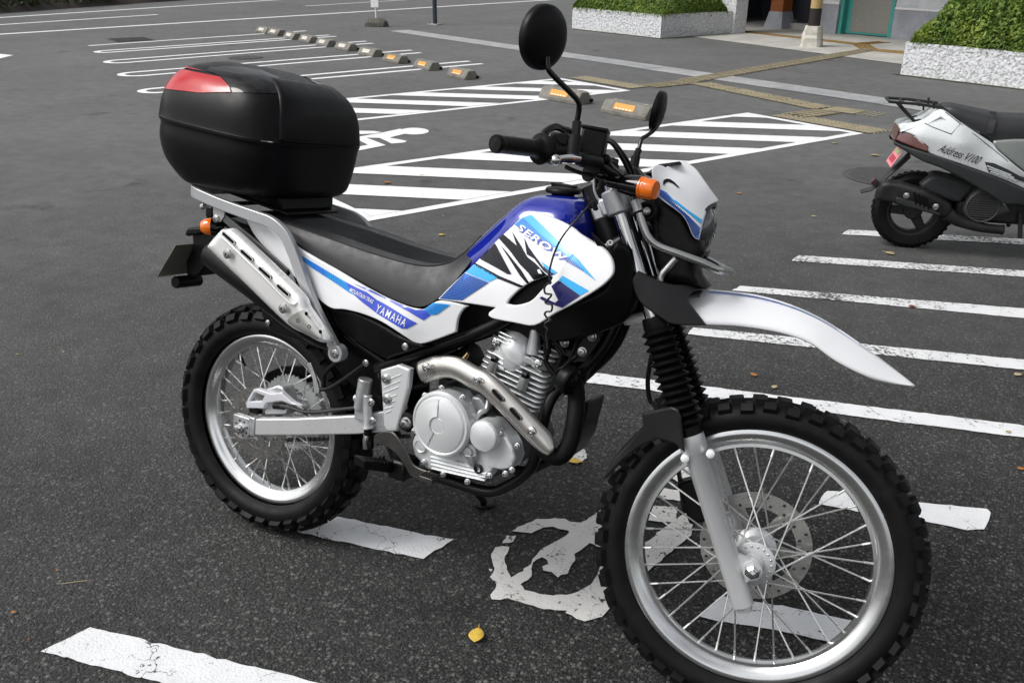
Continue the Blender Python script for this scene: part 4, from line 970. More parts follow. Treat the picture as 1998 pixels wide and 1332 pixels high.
# seat
st_ = [((490, 416), .095, (488, 432), .10), ((520, 422), .108, (530, 452), .12), ((549, 433), .115, (572, 473), .13), ((605, 453), .12, (616, 499), .135), ((660, 472), .12, (660, 524), .138), ((705, 488), .118, (705, 550), .138), ((750, 502), .115, (750, 575), .138), ((790, 513), .112, (790, 592), .137), ((825, 519), .105, (822, 598), .135),
       ((855, 518), .096, (850, 585), .13), ((880, 511), .085, (880, 556), .122), ((905, 494), .07, (906, 526), .108), ((925, 476), .055, (930, 494), .095), ((937, 462), .045, (940, 474), .082)]
A_ = cr([np.r_[B(*a, -ya)] for a, ya, b, yb in st_], 4); B_ = cr([np.r_[B(*b, -yb)] for a, ya, b, yb in st_], 4)
ssec = []
for a, b in zip(A_, B_):
    S_ = [b+np.array([0, .02, -.012]), b]
    for t in (.25, .5, .75, .92): q = b+(a-b)*t; S_.append(q+np.array([0, -.006*math.sin(math.pi*t), 0]))
    S_.append(a+np.array([0, .002, .0025]))
    for t in np.linspace(.12, 1, 7): S_.append(np.array([a[0], a[1]*(1-t), a[2]+.002+.002*math.sin(t*math.pi/2)]))
    S_ = S_+[q*np.array([1, -1, 1]) for q in S_[:-1][::-1]]
    ssec.append(S_)
se = MB().loft(ssec, closed=True).build('seat', M['seat'], bike, smooth=50)
pipe = MB()
for s in (1, -1): pipe.tube([q*np.array([1, s, 1])+np.array([0, 0, .0015]) for q in A_[3:]], .0016, 6)
pipe.build('seat_seam', M['seat'], se)
# ribs pressed into the seat top
mb = MB()
for k in range(2, len(ssec)-8):
    for f in (0, .33, .66):
        a = np.array(ssec[k][7:20]); b = np.array(ssec[k+1][7:20]); q = a+(b-a)*f; mb.tube(q[2:-2]+np.array([0, 0, .0006]), .0010, 4)
mb.build('seat_rib', M['seat'], se)
# shroud
SC = [(855, 587, -.142), (905, 548, -.146), (930, 520, -.142), (965, 470, -.132), (1005, 425, -.128), (1060, 424, -.138), (1115, 445, -.150), (1150, 470, -.160), (1190, 510, -.178), (1197, 545, -.188), (1170, 575, -.192), (1120, 605, -.190), (1042, 634, -.172), (985, 622, -.160), (953, 614, -.153), (930, 580, -.150), (1000, 560, -.162), (1060, 530, -.178), (1040, 480, -.158), (1110, 520, -.182), (1075, 575, -.184)]
ss_ = surf_px(SC)
out = zz('q4', 208,916,350,772,500,635,640,487,800,338,858,285,925,262,990,262,1060,283,1150,320,1245,372,1300,418,1400,480,1480,530,1530,590,1552,650,1552,710,1530,752,1480,802,1400,860,1250,950,1100,1030,950,1116,800,1096,640,1066,596,1042,600,1018,650,980,450,950)
hole = zz('q4', 738,952,760,912,850,828,960,768,1060,735,1088,748,1072,780,1000,850,935,918,880,946,800,962)
PS = Panel([pxpoly(out, ss_, B, True), pxpoly(hole, ss_, B, True)], ss_, er=.0032, th=.005, h=.008)
sh = PS.mesh().build('tank_shroud', M['white'], bike, smooth=60)
PS.mesh().mirror().build('tank_shroud', M['white'], bike, smooth=60)
sc2 = lambda x, z: ss_(x, z)+.016
for mir in (0, 1):
    q = Panel([pxpoly(zz('q4', 730,960,750,905,850,815,960,755,1062,722,1100,740,1085,785,1000,865,940,930,880,960,800,975), ss_)], sc2, er=0, th=.004, h=.012).mesh(); (q.mirror() if mir else q).build('air_scoop', M['plastic'], bike, smooth=60)
def sdecal(mt, k, *c, off=.0009, name='decal', P=None, ys=None, par=None): return (P or PS).decal(pxpoly(zz(k, *c), ys or ss_), off, .006).build(name, M[mt], par or sh, smooth=60)
# plain outline panel for decals crossing the rolled scoop edge stays flat
sdecal('dec_cyan', 'q4', 862,292,905,276,932,272,1285,605,1425,776,1330,706,1210,610,1090,520,960,420,800,346)
def ticks(mt, n, a, b, k, P, ys, par, off=.0014, duty=.5):
    mb = MB()
    for i in range(n):
        t = (i+.2)/n; t2 = t+duty/n; q = [along(a, t), along(a, t2), along(b, t2), along(b, t)]
        mb.cat(P.decal(pxpoly(zz(k, *[c for z_ in q for c in z_]), ys), off, .03))
    return mb.build('decal_lines', M[mt], par, smooth=60)
ticks('dec_blue', 46, [(805, 348), (970, 470), (1130, 590), (1330, 704)], [(868, 292), (1000, 420), (1150, 540), (1335, 690)], 'q4', PS, ss_, sh, duty=.42)
sdecal('dec_black', 'q4', 530,604,650,486,700,580,778,724,745,722,640,662)
sdecal('dec_black', 'q4', 494,634,680,735,868,814,850,828,660,752,488,652)
sdecal('dec_black', 'q4', 676,446,712,416,818,506,782,400,850,505,898,592,960,640,1052,735,948,770,905,712,845,652,765,545)
sdecal('dec_white', 'q4', 975,690,995,685,1012,722,985,716, off=.0016)
sdecal('dec_black', 'q4', 694,503,740,553,850,690,916,795,898,799,845,738,760,605)
sdecal('dec_black', 'q4', 874,444,906,512,960,588,1046,700,1050,718,1025,700,950,604,895,572)
sdecal('dec_cyan', 'q4', 498,648,672,750,605,782,425,708)
sdecal('dec_mid', 'q4', 420,714,603,787,400,922,228,910,300,838)
ticks('dec_navy', 17, [(412, 720), (228, 908)], [(600, 790), (395, 922)], 'q4', PS, ss_, sh, duty=.42)
sdecal('dec_cyan', 'q4', 1168,734,1368,848,1302,886,1140,768)
sdecal('dec_navy', 'q4', 1138,770,1302,888,1165,980,1040,936,990,906,1010,893,1110,942,1135,922,1082,815)
sdecal('dec_cyan', 'q4', 1000,622,1128,710,1106,722,1035,675)
sdecal('dec_navy', 'q4', 1020,660,1106,724,1072,736,1055,728)
# text helper: built-in font outlines laid onto a panel
def text_geo(s, off=0.0, shear=0.0, space=1.0):
    cu = bpy.data.curves.new('t', 'FONT'); cu.body = s; cu.offset = off; cu.shear = shear; cu.space_character = space; cu.resolution_u = 3; cu.fill_mode = 'FRONT'
    ob = bpy.data.objects.new('t', cu); COL.objects.link(ob); dg = bpy.context.evaluated_depsgraph_get(); me = bpy.data.meshes.new_from_object(ob.evaluated_get(dg))
    v = np.array([tuple(q.co)[:2] for q in me.vertices]); f = [tuple(p.vertices) for p in me.polygons]
    bpy.data.objects.remove(ob); bpy.data.curves.remove(cu); bpy.data.meshes.remove(me)
    lo, hi = v.min(0), v.max(0); return (v-lo)/(hi-lo), f
def text_on(s, k, o, xe, ue, P, ys, mt, par, off=.002, bold=.0, shear=0.0, fr=B, fk_=False, space=1.0, push=(0, 0), name='lettering'):
    v, f = text_geo(s, bold, shear, space); o, xe, ue = (np.array(q, float) for q in (o, xe, ue))
    px = [tuple(o+push+(xe-o)*a+(ue-o)*b) for a, b in v]
    q = np.array(pxpoly(zz(k, *[c for z_ in px for c in z_]), ys, fr)); y = P.y(q)-off; mb = MB(); mb.add([(a[0], b, a[1]) for a, b in zip(q, y)], f)
    if fk_: mb.fk()
    return mb.build(name, M[mt], par, smooth=0)
text_on('SEROW', 'q4', (818, 378), (1190, 640), (838, 328), PS, ss_, 'dec_blue', sh, .0024, .04, .3, push=(5, 9), space=1.12)
text_on('SEROW', 'q4', (818, 378), (1190, 640), (838, 328), PS, ss_, 'dec_white', sh, .0030, .02, .3, space=1.12)
# white side cover
cc = surf_px([(490, 440, -.128), (575, 478, -.142), (660, 530, -.150), (750, 583, -.152), (822, 606, -.150), (857, 588, -.146), (912, 598, -.142), (890, 640, -.138), (818, 668, -.146), (745, 628, -.160), (650, 600, -.152), (610, 570, -.146), (700, 590, -.162), (790, 635, -.160)])
out = [(478, 425), (500, 428), (545, 452), (575, 479), (616, 504), (660, 529), (705, 556), (750, 580), (790, 597), (815, 603), (826, 603), (840, 594), (856, 587), (885, 590), (913, 597), (902, 605), (893, 622), (889, 648), (860, 659), (826, 670), (808, 668), (790, 657), (744, 628), (705, 612), (672, 604), (645, 601), (618, 581), (590, 556), (545, 512), (500, 465)]
PV = Panel([pxpoly(out, cc, B, True)], cc, er=.0032, th=.005, h=.008)
sv = PV.mesh().build('side_cover', M['white'], bike, smooth=60); PV.mesh().mirror().build('side_cover', M['white'], bike, smooth=60)
vd = lambda mt, *c, off=.0009: sdecal(mt, 'G', *c, off=off, P=PV, ys=cc, par=sv)
vd('dec_cyan', 5,192,130,262,340,390,530,500,620,640,560,610,400,500,170,352,22,240)
ticks('dec_mid', 34, [(10, 215), (170, 350), (400, 498), (600, 630)], [(40, 205), (200, 300), (400, 420), (560, 540)], 'G', PV, cc, sv, duty=.45)
vd('dec_mid', 110,262,150,275,285,360,310,435,175,345, off=.0018)
vd('dec_blue', 515,492,760,612,862,690,1080,815,1302,945,1192,1002,1132,1000,870,842,740,742,620,640,560,572)
vd('dec_blue', 600,505,800,585,950,668,1130,745,1280,800,1375,800,1450,858,1368,912,1200,812,900,652)
vd('dec_cyan', 1372,798,1470,724,1662,744,1512,852,1455,856)
ticks('dec_blue', 9, [(1470, 735), (1380, 800), (1455, 855)], [(1650, 750), (1600, 790), (1515, 850)], 'G', PV, cc, sv, duty=.35)
text_on('YAMAHA', 'G', (846, 815), (1165, 985), (880, 735), PV, cc, 'dec_white', sv, .0026, .008, 0, space=1.32)
text_on('MOUNTAIN TRAIL', 'G', (566, 598), (822, 735), (588, 560), PV, cc, 'dec_white', sv, .0026, .012, .2)
# black lower side panel
dk = surf_px([(645, 600, -.130), (700, 620, -.142), (790, 680, -.142), (700, 690, -.135), (760, 712, -.135), (655, 640, -.128)])
out = zz('G', 352,800,560,802,720,860,900,950,1100,1070,1240,1130,1400,1200,1300,1230,1030,1310,930,1330,700,1200,500,1080,420,960)
q = Panel([pxpoly(out, dk, B, True)], dk, er=.01, th=.02, h=.014)
q.mesh().build('lower_side_panel', M['plastic'], bike, smooth=60); q.mesh().mirror().build('lower_side_panel', M['plastic'], bike, smooth=60)
bolt(B(*zz('G', 1170, 1200)[0], -.146), .007)
# dark inner body under tank and seat
P = Panel([[tuple(B(x, y, -.05)[[0, 2]]) for x, y in [(560, 470), (700, 560), (850, 600), (960, 560), (1020, 470), (1120, 470), (1190, 520), (1200, 600), (1150, 680), (1060, 680), (960, 640), (900, 660), (820, 700), (700, 660), (620, 590)]]], lambda x, z: np.full(len(np.atleast_1d(x)), -.075), er=.01, th=.15, h=.03); P.mesh().build('air_box', M['plastic'], bike, smooth=60)
# black inner shroud towards the fork
ib = surf_px([(1190, 500, -.150), (1235, 545, -.115), (1200, 640, -.110), (1130, 660, -.130), (1050, 640, -.150), (1150, 590, -.165)])
out = [(1150, 455), (1188, 492), (1205, 470), (1228, 488), (1236, 540), (1238, 590), (1212, 630), (1150, 655), (1090, 668), (1045, 652), (1036, 628), (1100, 600), (1170, 570), (1190, 540)]
q = Panel([pxpoly(out, ib, B, True)], ib, er=.008, th=.01, h=.015); q.mesh().build('inner_shroud', M['plastic'], bike, smooth=60); q.mesh().mirror().build('inner_shroud', M['plastic'], bike, smooth=60)
# small white pictogram on the frame spar (shock warning mark)
mk = MB()
for cx, cy, r in ((150, 930, 22), (210, 890, 22)):
    P0_ = [B(*zz('B', cx+r*math.cos(t), cy+r*math.sin(t))[0], -.101) for t in np.linspace(0, 2*math.pi, 17)[:-1]]; mk.tube(P0_, .0012, 5, closed=True)
mk.tube([B(*zz('B', 165, 915)[0], -.101), B(*zz('B', 185, 880)[0], -.101), B(*zz('B', 200, 905)[0], -.101)], .0012, 5); mk.build('spar_mark', M['dec_white'], bike)
# cord from the shroud to the bar
cd_ = [B(*zz('q4', 1365, 205)[0], -.16), B(*zz('q4', 1290, 290)[0], -.18), B(*zz('q4', 1200, 390)[0], -.20), B(*zz('q4', 1130, 500)[0], -.205), B(*zz('q4', 1085, 620)[0], -.206), B(*zz('q4', 1062, 735)[0], -.207)]
co = [(1062, 735), (1075, 790), (1050, 800), (1028, 830), (1035, 870), (1080, 880), (1062, 910), (1035, 930), (1045, 950), (1085, 960), (1080, 1005), (1045, 1010), (1030, 1030), (1050, 1060), (1075, 1075), (1040, 1095), (1030, 1120), (1050, 1145), (1040, 1190), (1050, 1290)]
cable(cd_+[B(*zz('q4', *q)[0], -.207) for q in co[1:]], .0022, False, name='coiled_cord', k=5)
mb = MB(); c = B(*zz('q4', 1395, 195)[0], -.155); mb.box(c, (.018, .010, .012), rotm((0, 1, 0), -.6)); mb.box(c+np.array([.006, 0, -.004]), (.008, .014, .014), rotm((0, 1, 0), -.6)); mb.build('cord_plug', M['plastic'], bike, bevel=.002)
# ------------------------------------------------------------------ frame tubes
def tubeb(name, pts, r, mt='frame', rad=.04, n=14, both=True, parent=bike):
    p = rnd_corners(pts, rad)
    MB().tube(p, r, n).build(name, M[mt], parent)
    if both: MB().tube([q*np.array([1, -1, 1]) for q in p], r, n).build(name, M[mt], parent)
b1 = lambda k, x, y, yy: B(*zz(k, x, y)[0], yy)
tubeb('frame_tube', [b1('q6', 190, 395, -.095), b1('q6', 480, 290, -.10), b1('q6', 780, 185, -.10), b1('q6', 990, 95, -.09), B(1100, 540, -.06), B(1215, 470, -.02)], .0165, rad=.08)
tubeb('frame_tube', [B(1228, 520, -.02), B(1215, 600, -.03), B(1172, 690, -.045), b1('q6', 1330, 560, -.07), b1('q6', 1285, 660, -.085), b1('q6', 1235, 880, -.09), b1('q6', 1195, 1040, -.09), b1('q6', 1110, 1120, -.09), b1('q6', 960, 1198, -.09), b1('q6', 860, 1190, -.09), b1('q6', 560, 1095, -.085), b1('q6', 330, 1030, -.08), b1('q6', 240, 800, -.09), b1('q6', 215, 400, -.095)], .0135, rad=.05)
tubeb('frame_tube', [b1('q2', 1160, 870, -.105), b1('q2', 1195, 985, -.108), b1('q2', 1290, 1080, -.11), b1('q2', 1510, 1225, -.10)], .008)
tubeb('frame_tube', [B(430, 440, -.09), B(560, 510, -.10), b1('q2', 1160, 870, -.105), B(760, 690, -.09)], .011)
MB().tube([B(1205, 490, 0), B(1150, 680, 0), B(1120, 760, 0)], .02, 14).build('down_tube', M['frame'], bike)
# engine hanger plate with bolts
pl = [b1('C', 1215, 125, -.10), b1('C', 1275, 135, -.10), b1('C', 1285, 215, -.10), b1('C', 1150, 410, -.10), b1('C', 1010, 420, -.10), b1('C', 1000, 390, -.10), b1('C', 1110, 215, -.10), b1('C', 1150, 145, -.10)]
MB().prism(pl, (0, .006, 0)).build('engine_hanger', M['frame'], bike, bevel=.002)
for x, y in ((1215, 172), (1125, 315), (960, 228)): bolt(b1('C', x, y, -.101), .0085, hh=.009)
MB().prism([b1('C', 860, 180, -.095), b1('C', 1018, 145, -.095), b1('C', 1005, 230, -.095), b1('C', 965, 270, -.095), b1('C', 930, 235, -.095)], (0, .004, 0)).build('hanger_plate', M['frame'], bike)
# horn
hc_ = b1('C', 1025, 590, -.105); hn = np.array([.93, -.18, -.25]); hn /= np.linalg.norm(hn)
mb = MB(); mb.lathe([(.018, -.03), (.03, -.024), (.033, -.012), (.034, -.004), (.034, 0), (.032, .004), (.029, .002), (.024, .004), (.02, .002), (.012, .003), (.009, .006), (0, .006)], hc_, hn, 36); mb.build('horn', M['plastic'], bike, smooth=30)
# ------------------------------------------------------------------ engine
eng = part('engine', bike)
case = [b1('H', 60, 700, -.10), b1('H', 10, 830, -.10), b1('H', 60, 960, -.10), b1('H', 180, 1090, -.10), b1('H', 480, 1180, -.10), b1('H', 800, 1225, -.10), b1('H', 1000, 1130, -.10), b1('H', 1140, 1050, -.10), b1('H', 1180, 900, -.10), b1('H', 1120, 720, -.10), b1('H', 900, 480, -.10), b1('H', 700, 330, -.10), b1('H', 420, 170, -.10), b1('H', 220, 230, -.10), b1('H', 60, 480, -.10)]
MB().prism([p+np.array([0, .0, 0]) for p in case], (0, .20, 0)).build('crankcase', M['cast_dk'], eng, bevel=.01)
cy = -.142
cov = zz('H', 8,800,40,725,100,690,140,440,240,290,360,230,520,270,640,420,700,570,760,545,900,570,1010,700,1050,735,1110,850,1135,980,1090,1080,980,1100,900,1080,840,1170,800,1210,640,1195,400,1130,190,1090,150,1060,40,940)
P = Panel([[tuple(B(x, y, cy)[[0, 2]]) for x, y in cov]], lambda x, z: np.full(len(np.atleast_1d(x)), cy), er=.009, th=.04, h=.012); ec = P.mesh().build('engine_cover', M['silver'], eng, smooth=50)
# raised ribs along the sump
for k in range(4):
    a, b_ = zz('H', 210+4*k, 940+42*k-4*k*k*0, 830-8*k, 1092+36*k); a2, b2 = zz('H', 210+4*k, 958+42*k, 830-8*k, 1110+36*k)
    if k == 0: b_, b2 = zz('H', 690, 1058, 690, 1076)
    mb = MB(); mb.prism([B(*a, cy-.005), B(*a2, cy-.005), B(*b2, cy-.005), B(*b_, cy-.005)], (0, .01, 0)); mb.build('cover_rib', M['silver'], ec, bevel=.002)
# clutch cover
ccx = b1('H', 345, 590, -.165); rr = .0735
mb = MB(); mb.lathe([(rr+.004, -.03), (rr+.004, .004), (rr, .010), (rr-.003, .0105), (rr-.006, .0085), (rr-.007, .0085), (rr-.010, .0125), (.05, .0165), (.026, .0185), (.0195, .0187), (.0185, .0172), (.0175, .0172), (.0165, .0182), (0, .0186)], ccx, (0, -1, 0), 72); mb.build('clutch_cover', M['silver'], ec, smooth=30)
# raised sector on the clutch cover
sec = []
a0, a1 = math.radians(100), math.radians(250)
ctr = ccx+np.array([0, -.0175, 0])
pol = [ctr+np.array([math.cos(a)*(rr-.011), 0, math.sin(a)*(rr-.011)]) for a in np.linspace(math.radians(97), math.radians(245), 24)]+[ctr+np.array([math.cos(a)*.0205, -.0035, math.sin(a)*.0205]) for a in np.linspace(math.radians(245), math.radians(97), 12)]
mb = MB(); n = 24; 
ro = [ctr+np.array([math.cos(a)*(rr-.011), .0035, math.sin(a)*(rr-.011)]) for a in np.linspace(math.radians(97), math.radians(245), 24)]; ri_ = [ctr+np.array([math.cos(a)*.021, -.0034, math.sin(a)*.021]) for a in np.linspace(math.radians(97), math.radians(245), 24)]
ri2 = [q+np.array([0, .006, 0]) for q in ri_]; ro2 = [q+np.array([0, .006, 0]) for q in ro]
mb.add(ro+ri_, [(i, i+1, 24+i+1, 24+i) for i in range(23)]); mb.add([ro[0], ri_[0], ri2[0], ro2[0]], [(0, 1, 2, 3)]); mb.add([ro[-1], ri_[-1], ri2[-1], ro2[-1]], [(0, 3, 2, 1)])
mb.build('cover_sector', M['silver'], ec, smooth=30)
for a, w_ in ((math.radians(95.5), .0016), (math.radians(246), .0012)):
    e_ = np.array([math.cos(a), 0, math.sin(a)]); MB().tube([ccx+e_*.022+np.array([0, -.0192, 0]), ccx+e_*.045+np.array([0, -.0178, 0]), ccx+e_*(rr-.013)+np.array([0, -.0135, 0])], w_, 6).build('cover_step', M['cast'], ec)
# oil filter cover, pump boss, plugs
pc = b1('H', 825, 710, -.150); mb = MB(); mb.lathe([(.037, -.02), (.037, .012), (.034, .017), (.030, .019), (0, .020)], pc, (0, -1, 0), 48); mb.build('oil_filter_cover', M['silver'], ec, smooth=30)
pc = b1('H', 125, 825, -.142); mb = MB(); mb.lathe([(.017, -.01), (.017, .004), (.015, .006), (.012, .003), (.011, .005), (0, .005)], pc, (0, -1, 0), 32); mb.build('cover_plug', M['silver'], ec, smooth=30)
pc = b1('H', 655, 880, -.150); mb = MB(); mb.lathe([(.019, -.01), (.0195, .004), (.018, .007), (.011, .008), (.0105, .014), (0, .0145)], pc, (0, -1, 0), 24); mb.tube([pc+np.array([.003, 0, -.005]), pc+np.array([.006, .006, -.034])], [.018, .010], 16); mb.build('oil_filler', M['cast'], ec, smooth=30)
pc = b1('H', 512, 905, -.150); mb = MB(); mb.lathe([(.009, -.01), (.009, .006), (0, .007)], pc, (0, -1, 0), 16); mb.build('drain_plug', M['silver'], ec, smooth=30)
pc = b1('H', 740, 1080, -.146); mb = MB(); mb.lathe([(.011, -.01), (.011, .003), (.007, .004), (.006, -.006), (0, -.006)], pc, (0, -1, 0), 20); mb.build('sight_glass', M['plastic_gl'], ec, smooth=30)
for x, y in ((165, 285), (345, 205), (575, 305), (665, 590), (980, 705), (770, 865), (1165, 830), (1105, 1090), (1035, 1130), (865, 1150), (625, 1215), (360, 1135), (150, 1005), (50, 665)): bolt(b1('H', x, y, -.146), .0058, parent=eng, mt='cast', name='case_bolt', hh=.009)
# cylinder: fins stacked along an axis leaning forward
cb_ = np.array([.768, 0, .595]); ca = np.array([math.sin(-.06), 0, math.cos(.06)]); ca = np.array([.19, 0, .98]); ca /= np.linalg.norm(ca); cx_ = np.array([ca[2], 0, -ca[0]])
ca_img = ca
def rrect(w, d, r, n=5):
    out = []
    for sx, sy, a0 in ((1, 1, 0), (-1, 1, 90), (-1, -1, 180), (1, -1, 270)):
        for k in range(n+1):
            a = math.radians(a0+90*k/n); out.append((sx*(w/2-r)+r*math.cos(a), sy*(d/2-r)+r*math.sin(a)))
    return out
def slab(h0, h1, w, d, r, off=0): 
    mb = MB(); mb.prism([cb_+ca*h0+cx_*(x+off)+np.array([0, y, 0]) for x, y in rrect(w, d, r)], ca*(h1-h0)); return mb
slab(-.03, .125, .115, .13, .03).build('cylinder', M['cast_dk'], eng, bevel=.003)
for k in range(8):
    w, d = (.172, .188) if k < 6 else (.166, .184)
    slab(-.012+.0125*k, -.0085+.0125*k, w-.01*(k < 1), d, .014).build('cooling_fin', M['silver'], eng, bevel=.001)
slab(.088, .105, .16, .175, .03).build('head_gasket_face', M['cast'], eng, bevel=.003)
slab(.105, .165, .125, .13, .03).build('cylinder_head', M['cast_dk'], eng, bevel=.006)
for k in range(5): slab(.112+.0125*k, .1155+.0125*k, .168-.004*k, .162-.006*k, .014, .004*k).build('cooling_fin', M['silver'], eng, bevel=.001)
# rounded cam cover
P_ = zz('C', 395,100,470,95,560,120,640,165,625,230,610,330,605,420,560,470,470,510,390,490,300,420,270,340,330,230)
yc = surf_px([(*zz('C', 395, 100)[0], -.070), (*zz('C', 640, 165)[0], -.070), (*zz('C', 605, 420)[0], -.090), (*zz('C', 280, 380)[0], -.088), (*zz('C', 470, 250)[0], -.098), (*zz('C', 450, 500)[0], -.096)])
P = Panel([pxpoly(P_, yc, B, True)], yc, er=.014, th=.06, h=.010); cam_c = P.mesh().build('cam_cover', M['silver'], eng, smooth=60)
for (x0, y0, x1, y1) in ((360, 130, 475, 185), (350, 165, 455, 217), (335, 195, 435, 252), (300, 325, 392, 388), (295, 370, 390, 432), (310, 415, 395, 475)):
    MB().tube([b1('C', x0, y0, -.092), b1('C', (x0+x1)/2, (y0+y1)/2, -.0955), b1('C', x1, y1, -.0965)], .0022, 8).build('cover_rib', M['silver'], cam_c)
cable([b1('C', 335, 255, -.094), b1('C', 400, 345, -.100), b1('C', 480, 410, -.102), b1('C', 560, 445, -.099)], .0012, False, 'cast', 'cover_crease', cam_c)
mb = MB(); mb.tube([b1('C', 690, 120, -.085), b1('C', 685, 175, -.088), b1('C', 670, 330, -.088)], [.013, .013, .017], 16); mb.tube([b1('C', 692, 105, -.085), b1('C', 690, 125, -.085)], .011, 14); mb.build('tensioner_boss', M['cast'], eng)
for k in range(5): MB().tube([b1('C', 640+4*k, 285+38*k, -.095), b1('C', 765-6*k, 320+45*k, -.09)], .0025, 6).build('head_rib', M['silver'], eng)
for x, y in ((295, 435), (580, 585)):
    c = b1('C', x, y, -.096); MB().tube([c-ca*.02, c+ca*.01], .012, 16).build('stud_boss', M['cast'], eng); mb = MB(); mb.lathe([(.0105, 0), (.0105, .008), (.008, .011), (0, .012)], c+ca*.01, ca, 6); mb.build('dome_nut', M['plastic_gl'], eng, smooth=20)
bolt(b1('C', 315, 228, -.094), .008, parent=eng, mt='steel'); bolt(b1('C', 710, 432, -.097), .008, parent=eng, mt='steel')
# mechanical clutter behind (carburettor, shock area)
mb = MB(); mb.tube([B(930, 690, -.03), B(870, 720, -.03)], .03, 16); mb.tube([B(880, 640, -.05), B(955, 620, -.05)], .02, 12); mb.build('throttle_body', M['plastic'], eng)
mb = MB(); p = zz('q6', 780, 295, 745, 345); mb.tube([B(*p[0], -.11), B(*p[1], -.11)], [.004, .007], 8); mb.build('fitting', M['brass'], eng)
# link rods around clutch arm
cable([b1('H', 700, 560, -.135), b1('H', 760, 470, -.13), b1('H', 830, 430, -.12), b1('H', 850, 330, -.11)], .006, False, 'cast', 'clutch_arm', eng)
MB().prism([b1('H', 660, 290, -.12), b1('H', 760, 300, -.12), b1('H', 830, 400, -.12), b1('H', 790, 500, -.12), b1('H', 700, 520, -.12), b1('H', 640, 420, -.12)], (0, .04, 0)).build('clutch_housing', M['cast'], eng, bevel=.006)
# hoses, leads and brackets in front of the head
for pts_ in (((790, 60), (810, 200), (800, 330), (790, 420), (860, 520)), ((840, 120), (880, 260), (930, 350), (900, 460), (870, 600)), ((760, 180), (830, 240), (900, 250), (960, 330)), ((900, 480), (960, 450), (1010, 400), (1080, 350)), ((1180, 90), (1100, 180), (1050, 300), (1000, 420))):
    cable([b1('C', x, y, -.098) for x, y in pts_], .0055, False, 'rubber', 'hose', eng)
MB().tube([b1('C', 800, 230, -.105), b1('C', 798, 330, -.105)], .009, 12).build('plug_cap', M['rubber'], eng)
MB().prism([b1('C', x, y, -.085) for x, y in ((870, 450), (980, 430), (1000, 520), (930, 600), (880, 640), (800, 720), (780, 700), (850, 560))], (0, .012, 0)).build('horn_bracket', M['frame'], bike, bevel=.002)
MB().lathe([(.05, -.02), (.055, 0), (.05, .012), (.03, .015)], b1('C', 850, 310, -.05), (.3, -1, 0), 28).build('intake_flange', M['cast_dk'], eng)
tv, tf = text_geo('YAMAHA', .01, 0, 1.1)
mb = MB(); o_, x_, u_ = (np.array(q, float) for q in ((470, 1002), (580, 1022), (470, 972))); mb.add([B(*zz('H', *(o_+(x_-o_)*a+(u_-o_)*b_))[0], cy-.0012) for a, b_ in tv], tf); mb.build('cast_mark', M['cast'], ec, smooth=0)
# ------------------------------------------------------------------ exhaust
ex = [b1('C', 830, 330, -.03), b1('C', 960, 420, -.05), b1('C', 1060, 640, -.07), b1('C', 1060, 900, -.10), b1('C', 1000, 1180, -.125), b1('C', 900, 1290, -.14), b1('C', 780, 1230, -.148), b1('C', 650, 1065, -.150), b1('C', 430, 830, -.150), b1('C', 210, 640, -.146), B(880, 718, -.140), B(835, 712, -.11), B(790, 712, -.07), B(720, 690, -.06), B(640, 650, -.10)]
MB().tube(cr(ex, 5), .0195, 20).build('exhaust_pipe', M['pipe'], bike)
shp = [b1('C', 830, 1255, -.166), b1('C', 750, 1165, -.166), b1('C', 650, 1060, -.168), b1('C', 495, 895, -.168), b1('C', 345, 740, -.167), b1('C', 215, 620, -.165), B(921, 738, -.163), b1('q6', 690, 400, -.160), b1('q6', 580, 392, -.155), b1('q6', 465, 425, -.150)]
sp_ = cr(shp, 7); wid_ = [.003]+[.024]*(len(sp_)-2)+[.022]
nrm = [0]*len(sp_); ssec = []
for i, p in enumerate(sp_):
    a = sp_[max(i-1, 0)]; b_ = sp_[min(i+1, len(sp_)-1)]; t = (b_-a)/np.linalg.norm(b_-a); side = np.cross(t, np.array([0, 1, 0])); side /= np.linalg.norm(side)
    k = i/(len(sp_)-1); w = .0235*min(1, math.sqrt(max(0, k)/.12)+.08) if k < .12 else .0235*(1+.12*math.sin(k*3)); w = w*(1.0 if k < .9 else 1.08)
    ssec.append([p+side*w*math.sin(u)+np.array([0, -w*.75*(math.cos(u)-.6), 0]) for u in np.linspace(-1.75, 1.75, 17)])
o = MB().loft(ssec, closed=False, caps=False).build('heat_shield', M['shield'], bike, smooth=60); q = o.modifiers.new('wall', 'SOLIDIFY'); q.thickness = .0025; q.offset = 0
def slot(parent, c, d, ln, w, nrm_, mt='slot', ring='steel', yoff=.0):
    d = np.array(d)/np.linalg.norm(d); s_ = np.cross(nrm_, d); s_ /= np.linalg.norm(s_)
    q = [c+d*(ln/2-w/2)*sx+ (d*sx*math.cos(a)+s_*math.sin(a)*sx)*w/2 for sx in (1, -1) for a in np.linspace(-math.pi/2, math.pi/2, 7)]
    MB().prism([p+np.asarray(nrm_)*.0010 for p in q], -np.asarray(nrm_)*.004).build('vent_slot', M['slot'], parent, smooth=0)
    MB().tube([p+np.asarray(nrm_)*.0006 for p in q], .0014, 6, closed=True).build('slot_rim', M[ring], parent)
nn_ = np.array([0, -1.0, 0])
for x0, y0, x1, y1 in ((290, 665, 385, 770), (455, 835, 550, 945)):
    a = b1('C', x0, y0, -.182); b_ = b1('C', x1, y1, -.182); slot(o, (a+b_)/2, b_-a, np.linalg.norm(b_-a), .011, nn_)
for x, y in ((505, 388), (838, 468), (1190, 802)): bolt(b1('q6', x, y, -.182 if x > 600 else -.174), .0075, parent=o, name='shield_bolt', mt='steel', flange=1.6)
